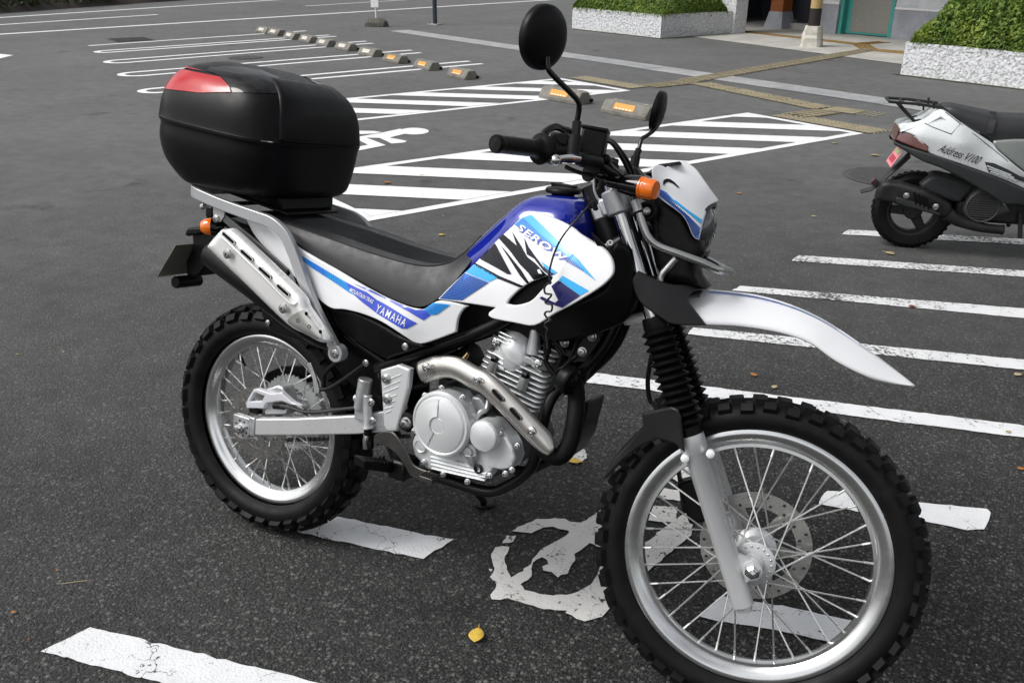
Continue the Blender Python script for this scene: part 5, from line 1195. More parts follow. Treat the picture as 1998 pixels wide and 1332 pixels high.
# muffler: black can with silver ribbed cover
ma = B(395, 480, -.185); mz = B(640, 672, -.165)
mb = MB(); a_ = B(412, 492, -.165); z_ = B(640, 660, -.15); d = (z_-a_)/np.linalg.norm(z_-a_); Lm = np.linalg.norm(z_-a_)
mb.lathe([(.03, -.004), (.032, 0), (.038, .01), (.038, Lm-.05), (.03, Lm), (.022, Lm+.02)], a_, d, 32); muf = mb.build('muffler', M['plastic'], bike)
# cover outline as facets
ms_old = surf_px([(*zz('q2', 455, 350)[0], -.195), (*zz('q2', 340, 470)[0], -.198), (*zz('q2', 700, 600)[0], -.212), (*zz('q2', 640, 690)[0], -.216), (*zz('q2', 570, 760)[0], -.205), (*zz('q2', 940, 800)[0], -.197), (*zz('q2', 880, 985)[0], -.192), (*zz('q2', 1000, 900)[0], -.190), (*zz('q2', 1110, 1090)[0], -.165), (*zz('q2', 520, 540)[0], -.217), (*zz('q2', 820, 820)[0], -.214)])
ms_ = lambda x, z: np.full(len(np.atleast_1d(x)), -.208)
out = zz('q2', 415,358,480,352,560,420,760,610,940,790,985,880,1115,1060,1112,1098,1060,1098,950,1040,850,985,600,745,345,500,328,462,350,430)
PM = Panel([pxpoly(out, ms_, B, True)], ms_, er=.022, th=.008, h=.008, bend=.9); mc = PM.mesh().build('muffler_cover', M['muffler'], muf, smooth=60)
PM.decal(pxpoly(zz('q2', 872,946,905,912,970,880,985,900,1072,1015,1090,1052,1085,1070,1050,1072,960,1022,880,970), ms_), .0022, .005).build('muffler_cap', M['muf_cap'], mc, smooth=60)
for k in range(4):
    a, b_ = zz('q2', 455+118*k, 382+113*k, 525+118*k, 445+113*k); ya = float(ms_(*B(*a, -.2)[[0, 2]])[0]); A1 = B(*a, ya); B1 = B(*b_, ya); slot(mc, (A1+B1)/2+np.array([0, -.0022, 0]), B1-A1, np.linalg.norm(B1-A1)*1.12, .0105, nn_, ring='muffler')
cable([b1('q2', 425, 385, -.214), b1('q2', 560, 515, -.217), b1('q2', 700, 650, -.218), b1('q2', 880, 830, -.213), b1('q2', 935, 832, -.206)], .003, False, 'muffler', 'cover_crease', mc)
for x, y in ((478, 518), (840, 872)): q = b1('q2', x, y, -.217); bolt(q, .0085, parent=mc, name='cover_bolt', flange=1.7)
for x, y in ((993, 905), (938, 950), (1010, 990), (1085, 1022)):
    yq = float(ms_(*B(*zz('q2', x, y)[0], -.19)[[0, 2]])[0]); q = b1('q2', x, y, yq-.002); MB().lathe([(.0035, 0), (.0052, .001), (.0035, .0014), (.003, 0), (0, 0)], q, (0, -1, 0), 12).build('rivet_hole', M['slot'], mc)
# black pipe guard below the muffler
q = [b1('q2', x, y, -.15) for x, y in ((690, 860), (740, 890), (860, 985), (1060, 1100), (1130, 1100), (1060, 1130), (960, 1090), (760, 1010), (700, 920))]
MB().prism(q, (0, .05, 0)).build('pipe_guard', M['plastic'], bike, bevel=.006)
bolt(b1('q2', 742, 965, -.152), .006)
# ------------------------------------------------------------------ swingarm, rear brake
rect = lambda w, h: [(w/2, -h/2), (w/2, h/2), (-w/2, h/2), (-w/2, -h/2)]
sa = [B(*zz('E', 350, 838)[0], -.118), B(*zz('E', 800, 835)[0], -.118), B(*zz('E', 1450, 812)[0], -.115), B(790, 815, -.10)]
for s in (1, -1):
    S4 = []
    for i, p in enumerate(sa):
        h = (.047, .047, .050, .06)[i]; w = .026
        S4.append([p*np.array([1, s, 1])+np.array([0, a*w/2, b_*h/2]) for a, b_ in ((-1, -1), (1, -1), (1, 1), (-1, 1))])
    mb = MB(); mb.loft(S4); mb.build('swingarm', M['alu'], bike, bevel=.004, seg=3)
    p = sa[0]*np.array([1, s, 1]); mb = MB(); mb.box(p+np.array([-.008, 0, 0]), (.022, .032, .052)); mb.box(p+np.array([-.045, 0, -.005]), (.07, .020, .046)); mb.build('axle_block', M['cast'], bike, bevel=.003)
    c = np.array([0.006, s*.133, .330]); mb = MB(); mb.lathe([(.029, -.004), (.030, .0), (.029, .002), (.013, .002)], c, (0, s, 0), 40); mb.build('chain_adjuster', M['cast'], bike, smooth=30)
    mb = MB(); mb.lathe([(.015, 0), (.015, .004), (.0125, .005), (.0125, .014), (.009, .017), (.008, .024), (0, .025)], c+np.array([0, s*.002, 0]), (0, s, 0), 6); mb.build('axle_nut', M['steel'], bike, smooth=25)
    for k in range(8):
        a = 2*math.pi*k/8+.3; MB().lathe([(.0028, 0), (.0028, .0012), (0, .0012)], c+np.array([math.cos(a)*.021, s*.0015, math.sin(a)*.021]), (0, s, 0), 8).build('adjuster_hole', M['slot'], bike)
MB().tube([(0.006, -.12, .330), (0.006, .12, .330)], .010, 14).build('axle', M['steel'], bike)
MB().tube([B(790, 818, -.11), B(790, 818, -.11)*np.array([1, -1, 1])], .022, 20).build('swingarm_pivot', M['frame'], bike)
bolt(b1('q6', 375, 750, -.135), .012, hh=.014, name='pivot_bolt', flange=1.5)
mb = MB(); mb.lathe([(.024, -.02), (.024, .002), (.016, .004)], b1('q6', 385, 745, -.128), (0, -1, 0), 28); mb.build('pivot_boss', M['frame'], bike)
# caliper with white guard
gu = zz('E', 240,540,300,440,345,435,500,490,520,490,600,472,650,520,720,580,800,620,700,605,610,570,505,580,440,590,405,648,225,648,222,600)
gh = zz('E', 262,570,310,480,330,478,420,512,390,570)
P = Panel([[tuple(B(x, y, -.112)[[0, 2]]) for x, y in gu], [tuple(B(x, y, -.112)[[0, 2]]) for x, y in gh]], lambda x, z: np.full(len(np.atleast_1d(x)), -.112), er=.003, th=.012, h=.01); P.mesh().build('caliper_guard', M['mesh_cap'], bike, smooth=50)
mb = MB(); mb.prism([b1('E', x, y, -.098) for x, y in ((420, 440), (560, 395), (620, 420), (660, 520), (660, 720), (420, 730), (400, 640))], (0, .045, 0)); mb.build('rear_caliper', M['cast'], bike, bevel=.006)
mb = MB(); mb.box(b1('E', 330, 668, -.105), (.03, .02, .012)); mb.tube([b1('E', 530, 620, -.11), b1('E', 640, 625, -.11)], .009, 12); mb.build('caliper_pin', M['rubber'], bike)
cable([b1('E', 600, 620, -.118), b1('E', 720, 640, -.122), b1('E', 850, 680, -.122), b1('E', 1000, 685, -.122), b1('E', 1200, 660, -.12), b1('E', 1420, 635, -.12), B(712, 790, -.12)], .0052, False, name='brake_hose')
# chain guard, chain run and shock linkage (dark)
MB().prism([b1('E', x, y, .09) for x, y in ((355, 300), (600, 190), (900, 185), (1100, 190), (1100, 300), (900, 370), (430, 378))], (0, .02, 0)).build('chain_guard', M['plastic'], bike, bevel=.004)
MB().prism([b1('E', x, y, -.02) for x, y in ((780, 60), (800, 25), (960, 90), (1100, 210), (1060, 280), (900, 180))], (0, .04, 0)).build('mud_flap', M['plastic'], bike, bevel=.006)
MB().prism([B(x, y, -.05) for x, y in ((620, 690), (640, 660), (690, 680), (760, 720), (800, 760), (790, 830), (740, 830), (700, 800), (690, 760))], (0, .1, 0)).build('inner_fender', M['plastic'], bike, bevel=.01)
mb = MB(); mb.tube([B(690, 660, 0), B(760, 860, 0)], .035, 20); mb.build('shock_absorber', M['rubber'], bike)
for z0 in (0, 1):
    ch = MB(); aa = b1('E', 520, 840+(-240 if z0 else 240)*.62, .07); bb = B(800, 800 if z0 else 850, .07); n = 30
    for k in range(n): 
        p = aa+(bb-aa)*(k+.5)/n; ch.box(p, (np.linalg.norm(bb-aa)/n*.8, .014, .012), rotm((0, 1, 0), -math.atan2(bb[2]-aa[2], bb[0]-aa[0])))
    ch.build('chain', M['pedal'], bike, bevel=.002)
cable([b1('E', 1060, 410, -.115), b1('E', 1065, 300, -.115), b1('E', 1110, 225, -.118), b1('E', 1210, 140, -.125)], .006, False, 'frame', 'exhaust_stay'); cable([b1('E', 1030, 440, -.115), b1('E', 1130, 425, -.115), b1('E', 1300, 320, -.118), b1('E', 1515, 165, -.122)], .006, False, 'frame', 'exhaust_stay')
bolt(b1('E', 1520, 155, -.126), .007)
MB().prism([b1('E', x, y, -.112) for x, y in ((885, 160), (920, 150), (975, 300), (1015, 440), (1010, 490), (960, 470), (945, 340))], (0, .006, 0)).build('stay_plate', M['cast'], bike, bevel=.001)
# rear master cylinder
mc_ = MB(); mc_.tube([b1('F', 160, 280, -.128), b1('F', 110, 560, -.128)], [.018, .017], 18); mc_.tube([b1('F', 180, 430, -.135), b1('F', 175, 690, -.135), b1('F', 180, 740, -.135)], [.011, .012, .016], 16); mc_.box(b1('F', 120, 600, -.125), (.028, .022, .03)); mc_.tube([b1('F', 60, 455, -.128), b1('F', 90, 460, -.128)], .010, 12); mc_.build('master_cylinder', M['cast'], bike, bevel=.002)
MB().tube([b1('F', 180, 745, -.135), b1('F', 178, 800, -.135)], .010, 14).build('cylinder_boot', M['rubber'], bike)
MB().tube([b1('F', 168, 800, -.135), b1('F', 166, 850, -.135), b1('F', 168, 925, -.135)], [.008, .010, .009], 12).build('push_rod', M['steel'], bike)
for x, y in ((210, 497), (225, 670)): bolt(b1('F', x, y, -.14), .008)
MB().prism([b1('F', x, y, -.125) for x, y in ((205, 460), (300, 430), (300, 520), (215, 530))], (0, .006, 0)).build('bracket', M['frame'], bike)
# silver frame cover
fp = zz('q6', 204,405,320,370,400,402,386,520,320,772,314,806,246,806,228,770)
P = Panel([[tuple(B(x, y, -.136)[[0, 2]]) for x, y in fp]], lambda x, z: np.full(len(np.atleast_1d(x)), -.136), er=.005, th=.012, h=.010); fc_ = P.mesh().build('frame_cover', M['silver'], bike, smooth=50)
P.mesh().mirror().build('frame_cover', M['silver'], bike, smooth=50)
for x0, y0, x1, y1 in ((265, 465, 345, 432), (230, 520, 335, 475), (225, 555, 325, 515), (270, 580, 310, 567), (232, 625, 300, 605), (235, 655, 290, 640), (238, 685, 275, 668)): MB().tube([b1('q6', x0, y0, -.1365), b1('q6', x1, y1, -.1365)], .0014, 8).build('cover_rib', M['silver'], fc_)
for x, y in ((243, 462), (250, 593)): bolt(b1('q6', x, y, -.138), .009, parent=fc_, name='cover_bolt', flange=1.6)
# rear brake pedal
pd = [b1('F', 240, 840, -.15), b1('F', 300, 830, -.16), b1('F', 400, 850, -.17), b1('F', 480, 930, -.175), b1('F', 540, 1030, -.175), b1('F', 590, 1120, -.175), b1('F', 680, 1165, -.175), b1('F', 760, 1175, -.175)]
pp = cr(pd, 5); hs_ = np.interp(np.linspace(0, 1, len(pp)), [0, .3, .7, 1], [.010, .022, .016, .010])
MB().loft([[p+np.array([0, a*.003, b_*h]) for a, b_ in ((-1, -1), (1, -1), (1, 1), (-1, 1))] for p, h in zip(pp, hs_)]).build('brake_pedal', M['pedal'], bike, bevel=.0015)
mb = MB(); c = b1('F', 745, 1200, -.19); mb.box(c, (.036, .03, .012)); 
for k in range(5): mb.box(c+np.array([-.014+.007*k, 0, .008]), (.003, .03, .006))
mb.build('pedal_pad', M['pedal'], bike, bevel=.002)
MB().tube([b1('F', 420, 930, -.14), b1('F', 470, 1080, -.14), b1('F', 490, 1130, -.14)], .016, 14).build('peg_bracket', M['frame'], bike)
# footpegs
for s in (1, -1):
    c0_ = b1('F', 380, 1040, -.17); c1_ = b1('F', 100, 1010, -.255)
    mb = MB(); d = c1_-c0_; d[2] = 0; ln = np.linalg.norm(d); d /= ln; w_ = np.array([-d[1], d[0], 0])
    mb.hexa([c0_-w_*.014+np.array([0, 0, -.028]), c1_-w_*.02+np.array([0, 0, -.022]), c1_+w_*.02+np.array([0, 0, -.022]), c0_+w_*.014+np.array([0, 0, -.028]), c0_-w_*.016, c1_-w_*.022, c1_+w_*.022, c0_+w_*.016])
    for k in range(8):
        for sd_ in (-1, 1):
            p = c0_+d*ln*(k+.5)/8+w_*sd_*.017; mb.box(p+np.array([0, 0, .004]), (.006, .006, .010), np.stack([d, w_, [0, 0, 1]], 1))
    if s < 0: mb = mb.mirror()
    mb.build('footpeg', M['rubber'], bike, bevel=.002)
    mb = MB(); mb.box(c0_+np.array([.02, .035, -.02]), (.05, .07, .05)); (mb if s > 0 else mb.mirror()).build('peg_mount', M['frame'], bike, bevel=.008)
# side stand on the far side
q0 = B(905, 930, .10); foot_w = G(945, 985); foot = BM.T@(foot_w+np.array([0, 0, .012])-BO)
MB().tube([q0, q0+(foot-q0)*.95, foot], [.011, .010, .010], 12).build('side_stand', M['frame'], bike)
mb = MB(); mb.lathe([(.030, -.008), (.034, 0), (.03, .005), (.0, .006)], foot, BM.T@np.array([0, 0, 1.0]), 24); mb.xf(lambda p: p); mb.build('stand_foot', M['frame'], bike)
# skid plate
MB().prism([b1('C', x, y, -.05) for x, y in ((1100, 800), (1170, 790), (1175, 820), (1090, 1150), (1000, 1300), (900, 1360), (960, 1280))], (0, .1, 0)).build('skid_plate', M['plastic'], bike, bevel=.004)
# ------------------------------------------------------------------ rear rack, rear fender, plate, top case
yr = -.165
rk = [B(*zz('q2', 215, 95)[0], yr), B(*zz('q2', 420, 188)[0], yr), B(*zz('q2', 600, 252)[0], yr), B(*zz('q2', 775, 312)[0], yr), B(*zz('q2', 860, 395)[0], yr), B(*zz('q2', 905, 500)[0], yr), B(*zz('q2', 1000, 760)[0], yr), B(*zz('q2', 1060, 900)[0], yr), B(*zz('q2', 1195, 1160)[0], yr)]
def flat_bar(name, pts, w, th, parent=bike, mt='rack', bev=.003, rad=.05):
    P = rnd_corners(pts, rad, 7); secs = []
    for i, p in enumerate(P):
        t = P[min(i+1, len(P)-1)]-P[max(i-1, 0)]; t /= np.linalg.norm(t); up = np.array([0, 0, 1.0])-t*t[2]; up /= np.linalg.norm(up); sd_ = np.cross(up, t)
        secs.append([p+up*a*w/2+sd_*b_*th/2 for a, b_ in ((-1, -1), (1, -1), (1, 1), (-1, 1))])
    return MB().loft(secs).build(name, M[mt], parent, bevel=bev, seg=3)
rack = part('luggage_rack', bike)
mir_ = np.array([1, -1, 1])
flat_bar('rack_bar', rk[::-1]+[q*mir_ for q in rk], .029, .016, rack)
for s in (1, -1):
    lug = rk[-1]*np.array([1, s, 1]); MB().lathe([(.022, -.012), (.022, .010), (.020, .012), (.013, .012), (.012, .008)], lug, (0, -s, 0), 28).build('rack_lug', M['rack'], rack)
    bolt(lug+np.array([0, -s*.010, 0]), .009, (0, -s, 0), parent=rack)
    stay = [b1('q2', 440, 262, -.148), b1('q2', 640, 438, -.148), b1('q2', 865, 640, -.148)]
    flat_bar('rack_stay', [q*np.array([1, s, 1]) for q in stay], .020, .008, rack, 'rack_dk', .001)
    for lst, yy in ((((385, 205), (460, 235), (455, 275), (430, 310), (400, 312), (388, 285)), -.155), (((890, 640), (912, 690), (920, 738), (850, 740), (845, 705)), -.160)):
        br = [b1('q2', x, y, yy) for x, y in lst]; mb = MB(); mb.prism([p*np.array([1, s, 1]) for p in br], (0, .004*s, 0)); mb.build('rack_bracket', M['rack'], rack)
    bolt(b1('q2', 405, 290, -.157)*np.array([1, s, 1]), .008, (0, -s, 0), parent=rack); bolt(b1('q2', 868, 715, -.162)*np.array([1, s, 1]), .004, (0, -s, 0), parent=rack, mt='slot')
# cross bars and top plate
zc = rk[2][2]
for p in (rk[1], rk[2]):
    MB().box((p[0], 0, p[2]-.002), (.024, .31, .008)).build('rack_crossbar', M['plastic'], rack, bevel=.002)
def slope(x): return float(np.interp(x, [q[0] for q in rk[:4]], [q[2] for q in rk[:4]]))
x0, x1 = rk[0][0]+.03, rk[3][0]-.03
MB().hexa([(x0, -.10, slope(x0)+.010), (x1+.02, -.10, slope(x1+.02)+.010), (x1+.02, .10, slope(x1+.02)+.010), (x0, .10, slope(x0)+.010), (x0, -.10, slope(x0)+.018), (x1+.02, -.10, slope(x1+.02)+.018), (x1+.02, .10, slope(x1+.02)+.018), (x0, .10, slope(x0)+.018)]).build('rack_plate', M['plastic'], rack, bevel=.003)
# tail: fender arm, plate, indicators, reflector
arm = [b1('D', x, y, -.04) for x, y in ((395, 505), (600, 500), (760, 470), (900, 500), (780, 640), (700, 780), (660, 900), (530, 1080), (450, 1090), (380, 1070), (380, 900), (460, 740), (450, 600), (400, 600), (360, 600))]
MB().prism(arm, (0, .08, 0)).build('plate_holder', M['plastic'], bike, bevel=.006)
mb = MB(); mb.prism([b1('D', x, y, -.05) for x, y in ((355, 595), (390, 510), (600, 498), (640, 560), (500, 600), (440, 600), (385, 612))], (0, .10, 0)); mb.build('plate_lamp', M['plastic'], bike, bevel=.006)
# number plate seen from behind-front: quad spanning the bike's width
pw = .10
q = [b1('D', 40, 1085, pw), b1('D', 770, 1040, -pw), b1('D', 770, 1040, -pw), b1('D', 260, 720, pw)]
c0_ = (b1('D', 40, 1085, pw)); c1_ = b1('D', 250, 715, pw*.98)
xl, zl = c0_[0], c0_[2]; xt, zt = c1_[0], c1_[2]
xr0 = b1('D', 770, 1040, -pw)
# straighten: lower edge and upper edge both square to the bike
bx, bz_ = (-.363, .677); tx, tz_ = (-.292, .778)
pr = MB().prism([(bx, -pw, bz_), (bx, pw, bz_), (tx, pw, tz_), (tx, -pw, tz_)], (-.003, 0, .001)).build('number_plate', M['plate_back'], bike, bevel=.001)
mb = MB(); a = b1('D', 250, 1155, -.06); b_ = np.array([a[0]+.0, .03, a[2]-.002]); mb.tube([a, b_], .0175, 20); mb.build('rear_reflector', M['plastic'], bike, bevel=.003)
for s in (1, -1):
    c = b1('D', 690, 500, -.105)*np.array([1, s, 1]); d = np.array([-.82, -.55*s, -.05]); d /= np.linalg.norm(d)
    ind = MB().lathe([(.010, -.07), (.012, -.05), (.021, -.03), (.024, 0)], c, d, 24).build('turn_signal', M['plastic_gl'], bike)
    MB().lathe([(.0235, 0), (.0235, .004), (.021, .018), (.014, .028), (0, .031)], c, d, 24).build('lens', M['amber'], ind)
mb = MB(); mb.prism([b1('D', x, y, -.05) for x, y in ((600, 240), (690, 250), (705, 330), (700, 410), (620, 420), (600, 370))], (0, .1, 0)); mb.build('tail_lamp', M['plastic'], bike, bevel=.008)
MB().tube([b1('D', 570, 265, -.03), b1('D', 605, 250, -.03)], .008, 10).build('tail_screw', M['steel'], bike)
# rear fender underside above the wheel
rfp = [B(x, y, -.06) for x, y in ((400, 430), (440, 425), (520, 455), (620, 560), (690, 650), (670, 680), (610, 610), (540, 540), (470, 480), (410, 450))]
MB().prism(rfp, (0, .12, 0)).build('rear_fender', M['plastic'], bike, bevel=.01)
# ---- top case: a thing of its own standing on the rack plate
case_o = thing('top_case', 'black plastic luggage case with red rear reflector on the silver rack', 'luggage case', M=MC)
DX = -.064
LV = [(.952, -.08, .120, .12, .7), (.957, -.165, .150, .165, .7), (.975, -.205, .165, .188, .75), (1.01, -.236, .174, .208, .8), (1.06, -.248, .182, .220, .85), (1.098, -.243, .188, .222, .9), (1.106, -.248, .191, .2245, .9), (1.112, -.248, .191, .2245, .9), (1.118, -.247, .190, .223, .9), (1.16, -.240, .186, .219, .85), (1.195, -.226, .178, .208, .8), (1.225, -.203, .158, .190, .75), (1.248, -.172, .120, .163, .72), (1.262, -.138, .072, .125, .7), (1.271, -.105, .02, .08, .7), (1.273, -.07, -.03, .02, .7)]
LVi = cr([np.array(q) for q in LV], 5); NL = len(LVi)
LVa = np.array(LVi)
def lev(f): return np.array([np.interp(f, np.arange(NL), LVa[:, k]) for k in range(5)])
def case_pt(lv, th, grow=0.0):
    z, xa, xb, w, _ = lv; xa = xa-grow+DX; xb = xb+grow+DX; w = w+grow; cx = (xa+xb)/2; a = (xb-xa)/2; c_, s_ = math.cos(th), math.sin(th); e = .50
    x = cx+a*math.copysign(abs(c_)**e, c_); y = w*math.copysign(abs(s_)**e, s_)
    y *= 1-.10*max(0, -(x-cx)/a)**2
    return np.array([x, y, z+grow*max(0, (z-1.2)/.07)-.085*(x-DX+.04)*(1 if z > .99 else max(0, (z-.952)/.038))])
NT = 160
tha = [2*math.pi*i/NT for i in range(NT)]
# even spacing along the outline: more samples where the superellipse moves fast
_t = np.linspace(0, 2*math.pi, 4001); _p = np.array([case_pt(LVa[35], t) for t in _t]); _s = np.r_[0, np.cumsum(np.linalg.norm(np.diff(_p, axis=0), axis=1))]; tha = [float(np.interp(_s[-1]*i/NT, _s, _t)) for i in range(NT)]
def s2t(u): return float(np.interp(u % 1.0*_s[-1], _s, _t))+2*math.pi*math.floor(u)
isplit = 35
def case_part(rows, grow=0): return MB().loft([[case_pt(lv, t, grow) for t in tha] for lv in rows])
body = case_part(LVi[:isplit-1]).build('case_body', M['plastic'], case_o, smooth=50)
lid = case_part(LVi[isplit:], .0015).build('case_lid', M['plastic'], case_o, smooth=50)
case_part(LVi[isplit-2:isplit+1], -.004).build('case_seal', M['rubber'], case_o, smooth=50)
# patches on the lid, outlined in (u, level) where u is the share of the way round
_us = np.linspace(.5, 1.0, 240); _fs = np.linspace(isplit, NL-1, 160)
_gp = np.array([[PX(case_pt(lev(f), s2t(u), .0015)) for f in _fs] for u in _us])
def cparam(px, py):
    d = np.hypot(_gp[:, :, 0]-px, _gp[:, :, 1]-py); i, j = np.unravel_index(np.argmin(d), d.shape); return (_us[i], _fs[j])
def patch(poly, grow, name, mt, parent, su=100.0):
    Q = [(u*su, f) for u, f in poly]; V, T = tri2d([resample(Q, .8)], .9)
    for mir in (1, -1):
        mb = MB(); vs = [case_pt(lev(f), s2t(u/su), grow)*np.array([1, mir, 1]) for u, f in V]
        c0 = np.array([DX-.03, 0, 1.1]); fs_ = []
        for t in T:
            a, b_, c = (vs[i] for i in t); n_ = np.cross(b_-a, c-a); fs_.append(tuple(t) if n_@((a+b_+c)/3-c0) > 0 else tuple(t[::-1]))
        mb.add(vs, fs_); mb.build(name, M[mt], parent, smooth=60)
bot = [cparam(*q) for q in zz('q1', 300,318, 420,317, 550,315, 670,315)]
rgt = [cparam(*q) for q in zz('q1', 655,275, 630,240, 590,200, 540,172, 470,155)]
f_b = bot[0][1]; f_t = rgt[-1][1]
red = [(.5, f_b)]+bot+rgt+[(.5, f_t)]
patch(red, .0035, 'red_reflector', 'red', lid)
gl_ = [cparam(*q) for q in zz('q1', 680,315, 800,318, 900,322, 1040,325)]
glt = [cparam(*q) for q in zz('q1', 1030,200, 900,150, 760,125, 640,118, 520,125, 480,152, 545,170, 600,200, 640,240, 665,275)]
patch(gl_+glt, .0028, 'gloss_band', 'plastic_gl', lid)
# raised backrest pad wrapping the front of the lid
u_f = cparam(*zz('q1', 1020, 300)[0])[0]; f0_, f1_ = isplit+4, cparam(*zz('q1', 1015, 205)[0])[1]
secs = []
for k in range(25):
    kk = k/24; f = f0_+(f1_-f0_)*kk; row = []
    for i in range(81):
        ii = i/80; u = u_f+(2-2*u_f)*ii; g_ = .002+.007*min(1, kk/.05)**.5*min(1, (1-kk)/.10)**.5*min(1, min(ii, 1-ii)/.05)**.5; row.append(case_pt(lev(f), s2t(u), g_))
    secs.append(row)
MB().loft(secs, closed=False, caps=False).build('backrest_pad', M['plastic'], lid, smooth=60)
for s in (1,):
    c = b1('q1', 920, 690, -.224)*np.array([1, s, 1]); MB().box(c+np.array([.012, 0, 0]), (.04, .008, .005)).build('latch', M['plastic_gl'], case_o, bevel=.002)
MB().hexa([(x0+.02, -.10, slope(x0+.02)+.019), (x1, -.10, slope(x1)+.019), (x1, .10, slope(x1)+.019), (x0+.02, .10, slope(x0+.02)+.019), (-.17, -.13, .985), (.075, -.11, .965), (.075, .11, .965), (-.17, .13, .985)]).build('case_mount', M['plastic'], case_o, bevel=.004)
# ------------------------------------------------------------------ wheel stops, planters, building, signs, leaves
from mathutils import noise as mnoise
LOT = np.array([[UX[0], UY[0], 0], [UX[1], UY[1], 0], [0, 0, 1]])
def lotm(u, v, z=0, rot=0):
    m_ = np.eye(4); m_[:3, :3] = LOT@rotm((0, 0, 1), rot); m_[:3, 3] = L(u, v, z); return m_
def make_stop(faded):
    t = thing('wheel_stop', '', 'wheel stop')
    mb = MB(); h, w, d = .125, .60, .24
    top = [(-.055, h), (.055, h)]; prof = [(-d/2, 0), (-d/2, .035), (-.055, h), (.055, h), (d/2, .035), (d/2, 0)]
    n = 14; secs = []
    for k in range(n+1):
        y = -w/2+w*k/n; e = 1 if 0 < k < n else .93
        secs.append([(x*e+RN.uniform(-.002, .002), y, max(0, z*e-(.0 if z > .06 else 0)+RN.uniform(-.002, .002)*(z > 0))) for x, z in prof])
    mb.loft(secs); mb.build('block', M['stop'], t, smooth=25, bevel=.006)
    nx = np.array([-(h-.035), 0, (d/2-.055)]); nx /= np.linalg.norm(nx); cc_ = np.array([-(d/2+.055)/2, 0, (h+.035)/2])
    R = np.stack([np.cross((0, 1.0, 0), nx), (0, 1.0, 0), nx], 1)
    MB().box(cc_+nx*.003, (.068, .27, .006), R).build('reflector', M['reflector_pale' if faded else 'reflector'], t, bevel=.002)
    mb = MB()
    for k in range(5): mb.box(cc_+nx*.0068+R@np.array([-.022, -.09+.045*k, 0]), (.012, .030, .001), R)
    mb.build('reflector_print', M['reflector_txt'], t)
    mb = MB(); mb.box((d/2-.03, -w/2+.004, .03), (.05, .02, .03)); mb.box((d/2-.03, w/2-.004, .03), (.05, .02, .03)); mb.build('lifting_slot', M['slot'], t)
    for s in (-1, 1): MB().lathe([(.02, 0), (.02, .002), (0, .002)], (0, s*.2, h), (0, 0, 1), 12).build('anchor_cap', M['concrete'], t)
    return t
sp = {False: None, True: None}
def copy_tree(o, par=None):
    c = o.copy(); COL.objects.link(c)
    if par is not None: c.parent = par
    for ch in list(o.children): copy_tree(ch, c)
    return c
stops = [((1097, 197), 0), ((1224, 226), 0), ((897, 152), 0), ((829, 135), 0), ((768, 122), 0), ((719, 109), 1), ((672, 98), 1), ((633, 90), 1), ((599, 82.5), 1), ((568, 76), 1), ((537, 69), 1), ((514, 65), 1)]
for i, (q, fd) in enumerate(stops):
    p = G(*q)
    u, v = p[:2]@UX, p[:2]@UY
    o = make_stop(bool(fd)) if sp[bool(fd)] is None else copy_tree(sp[bool(fd)])
    sp[bool(fd)] = sp[bool(fd)] or o
    o.matrix_world = Matrix((lotm(u+.04, v, 0, RN.uniform(-.05, .05))@np.diag([.9 if i > 1 else 1.0, .80 if i > 1 else 1.08, .9 if i > 1 else 1.05, 1.0])).tolist())
    o['group'] = 'wheel stops along the bays'
    o['label'] = ['concrete wheel stop with orange reflector touching the corner of the far hatched box', 'concrete wheel stop with orange reflector between the two hatched boxes next to the handlebar mirror', 'concrete wheel stop with orange reflector, first in the long row, next to the hatched box',
                  'concrete wheel stop with orange reflector, second in the long row from the hatched box', 'concrete wheel stop with orange reflector, third in the long row from the hatched box'][i] if i < 5 else \
                 'concrete wheel stop with faded reflector, %s in the long row from the hatched box' % ('fourth', 'fifth', 'sixth', 'seventh', 'eighth', 'ninth', 'tenth')[i-5]
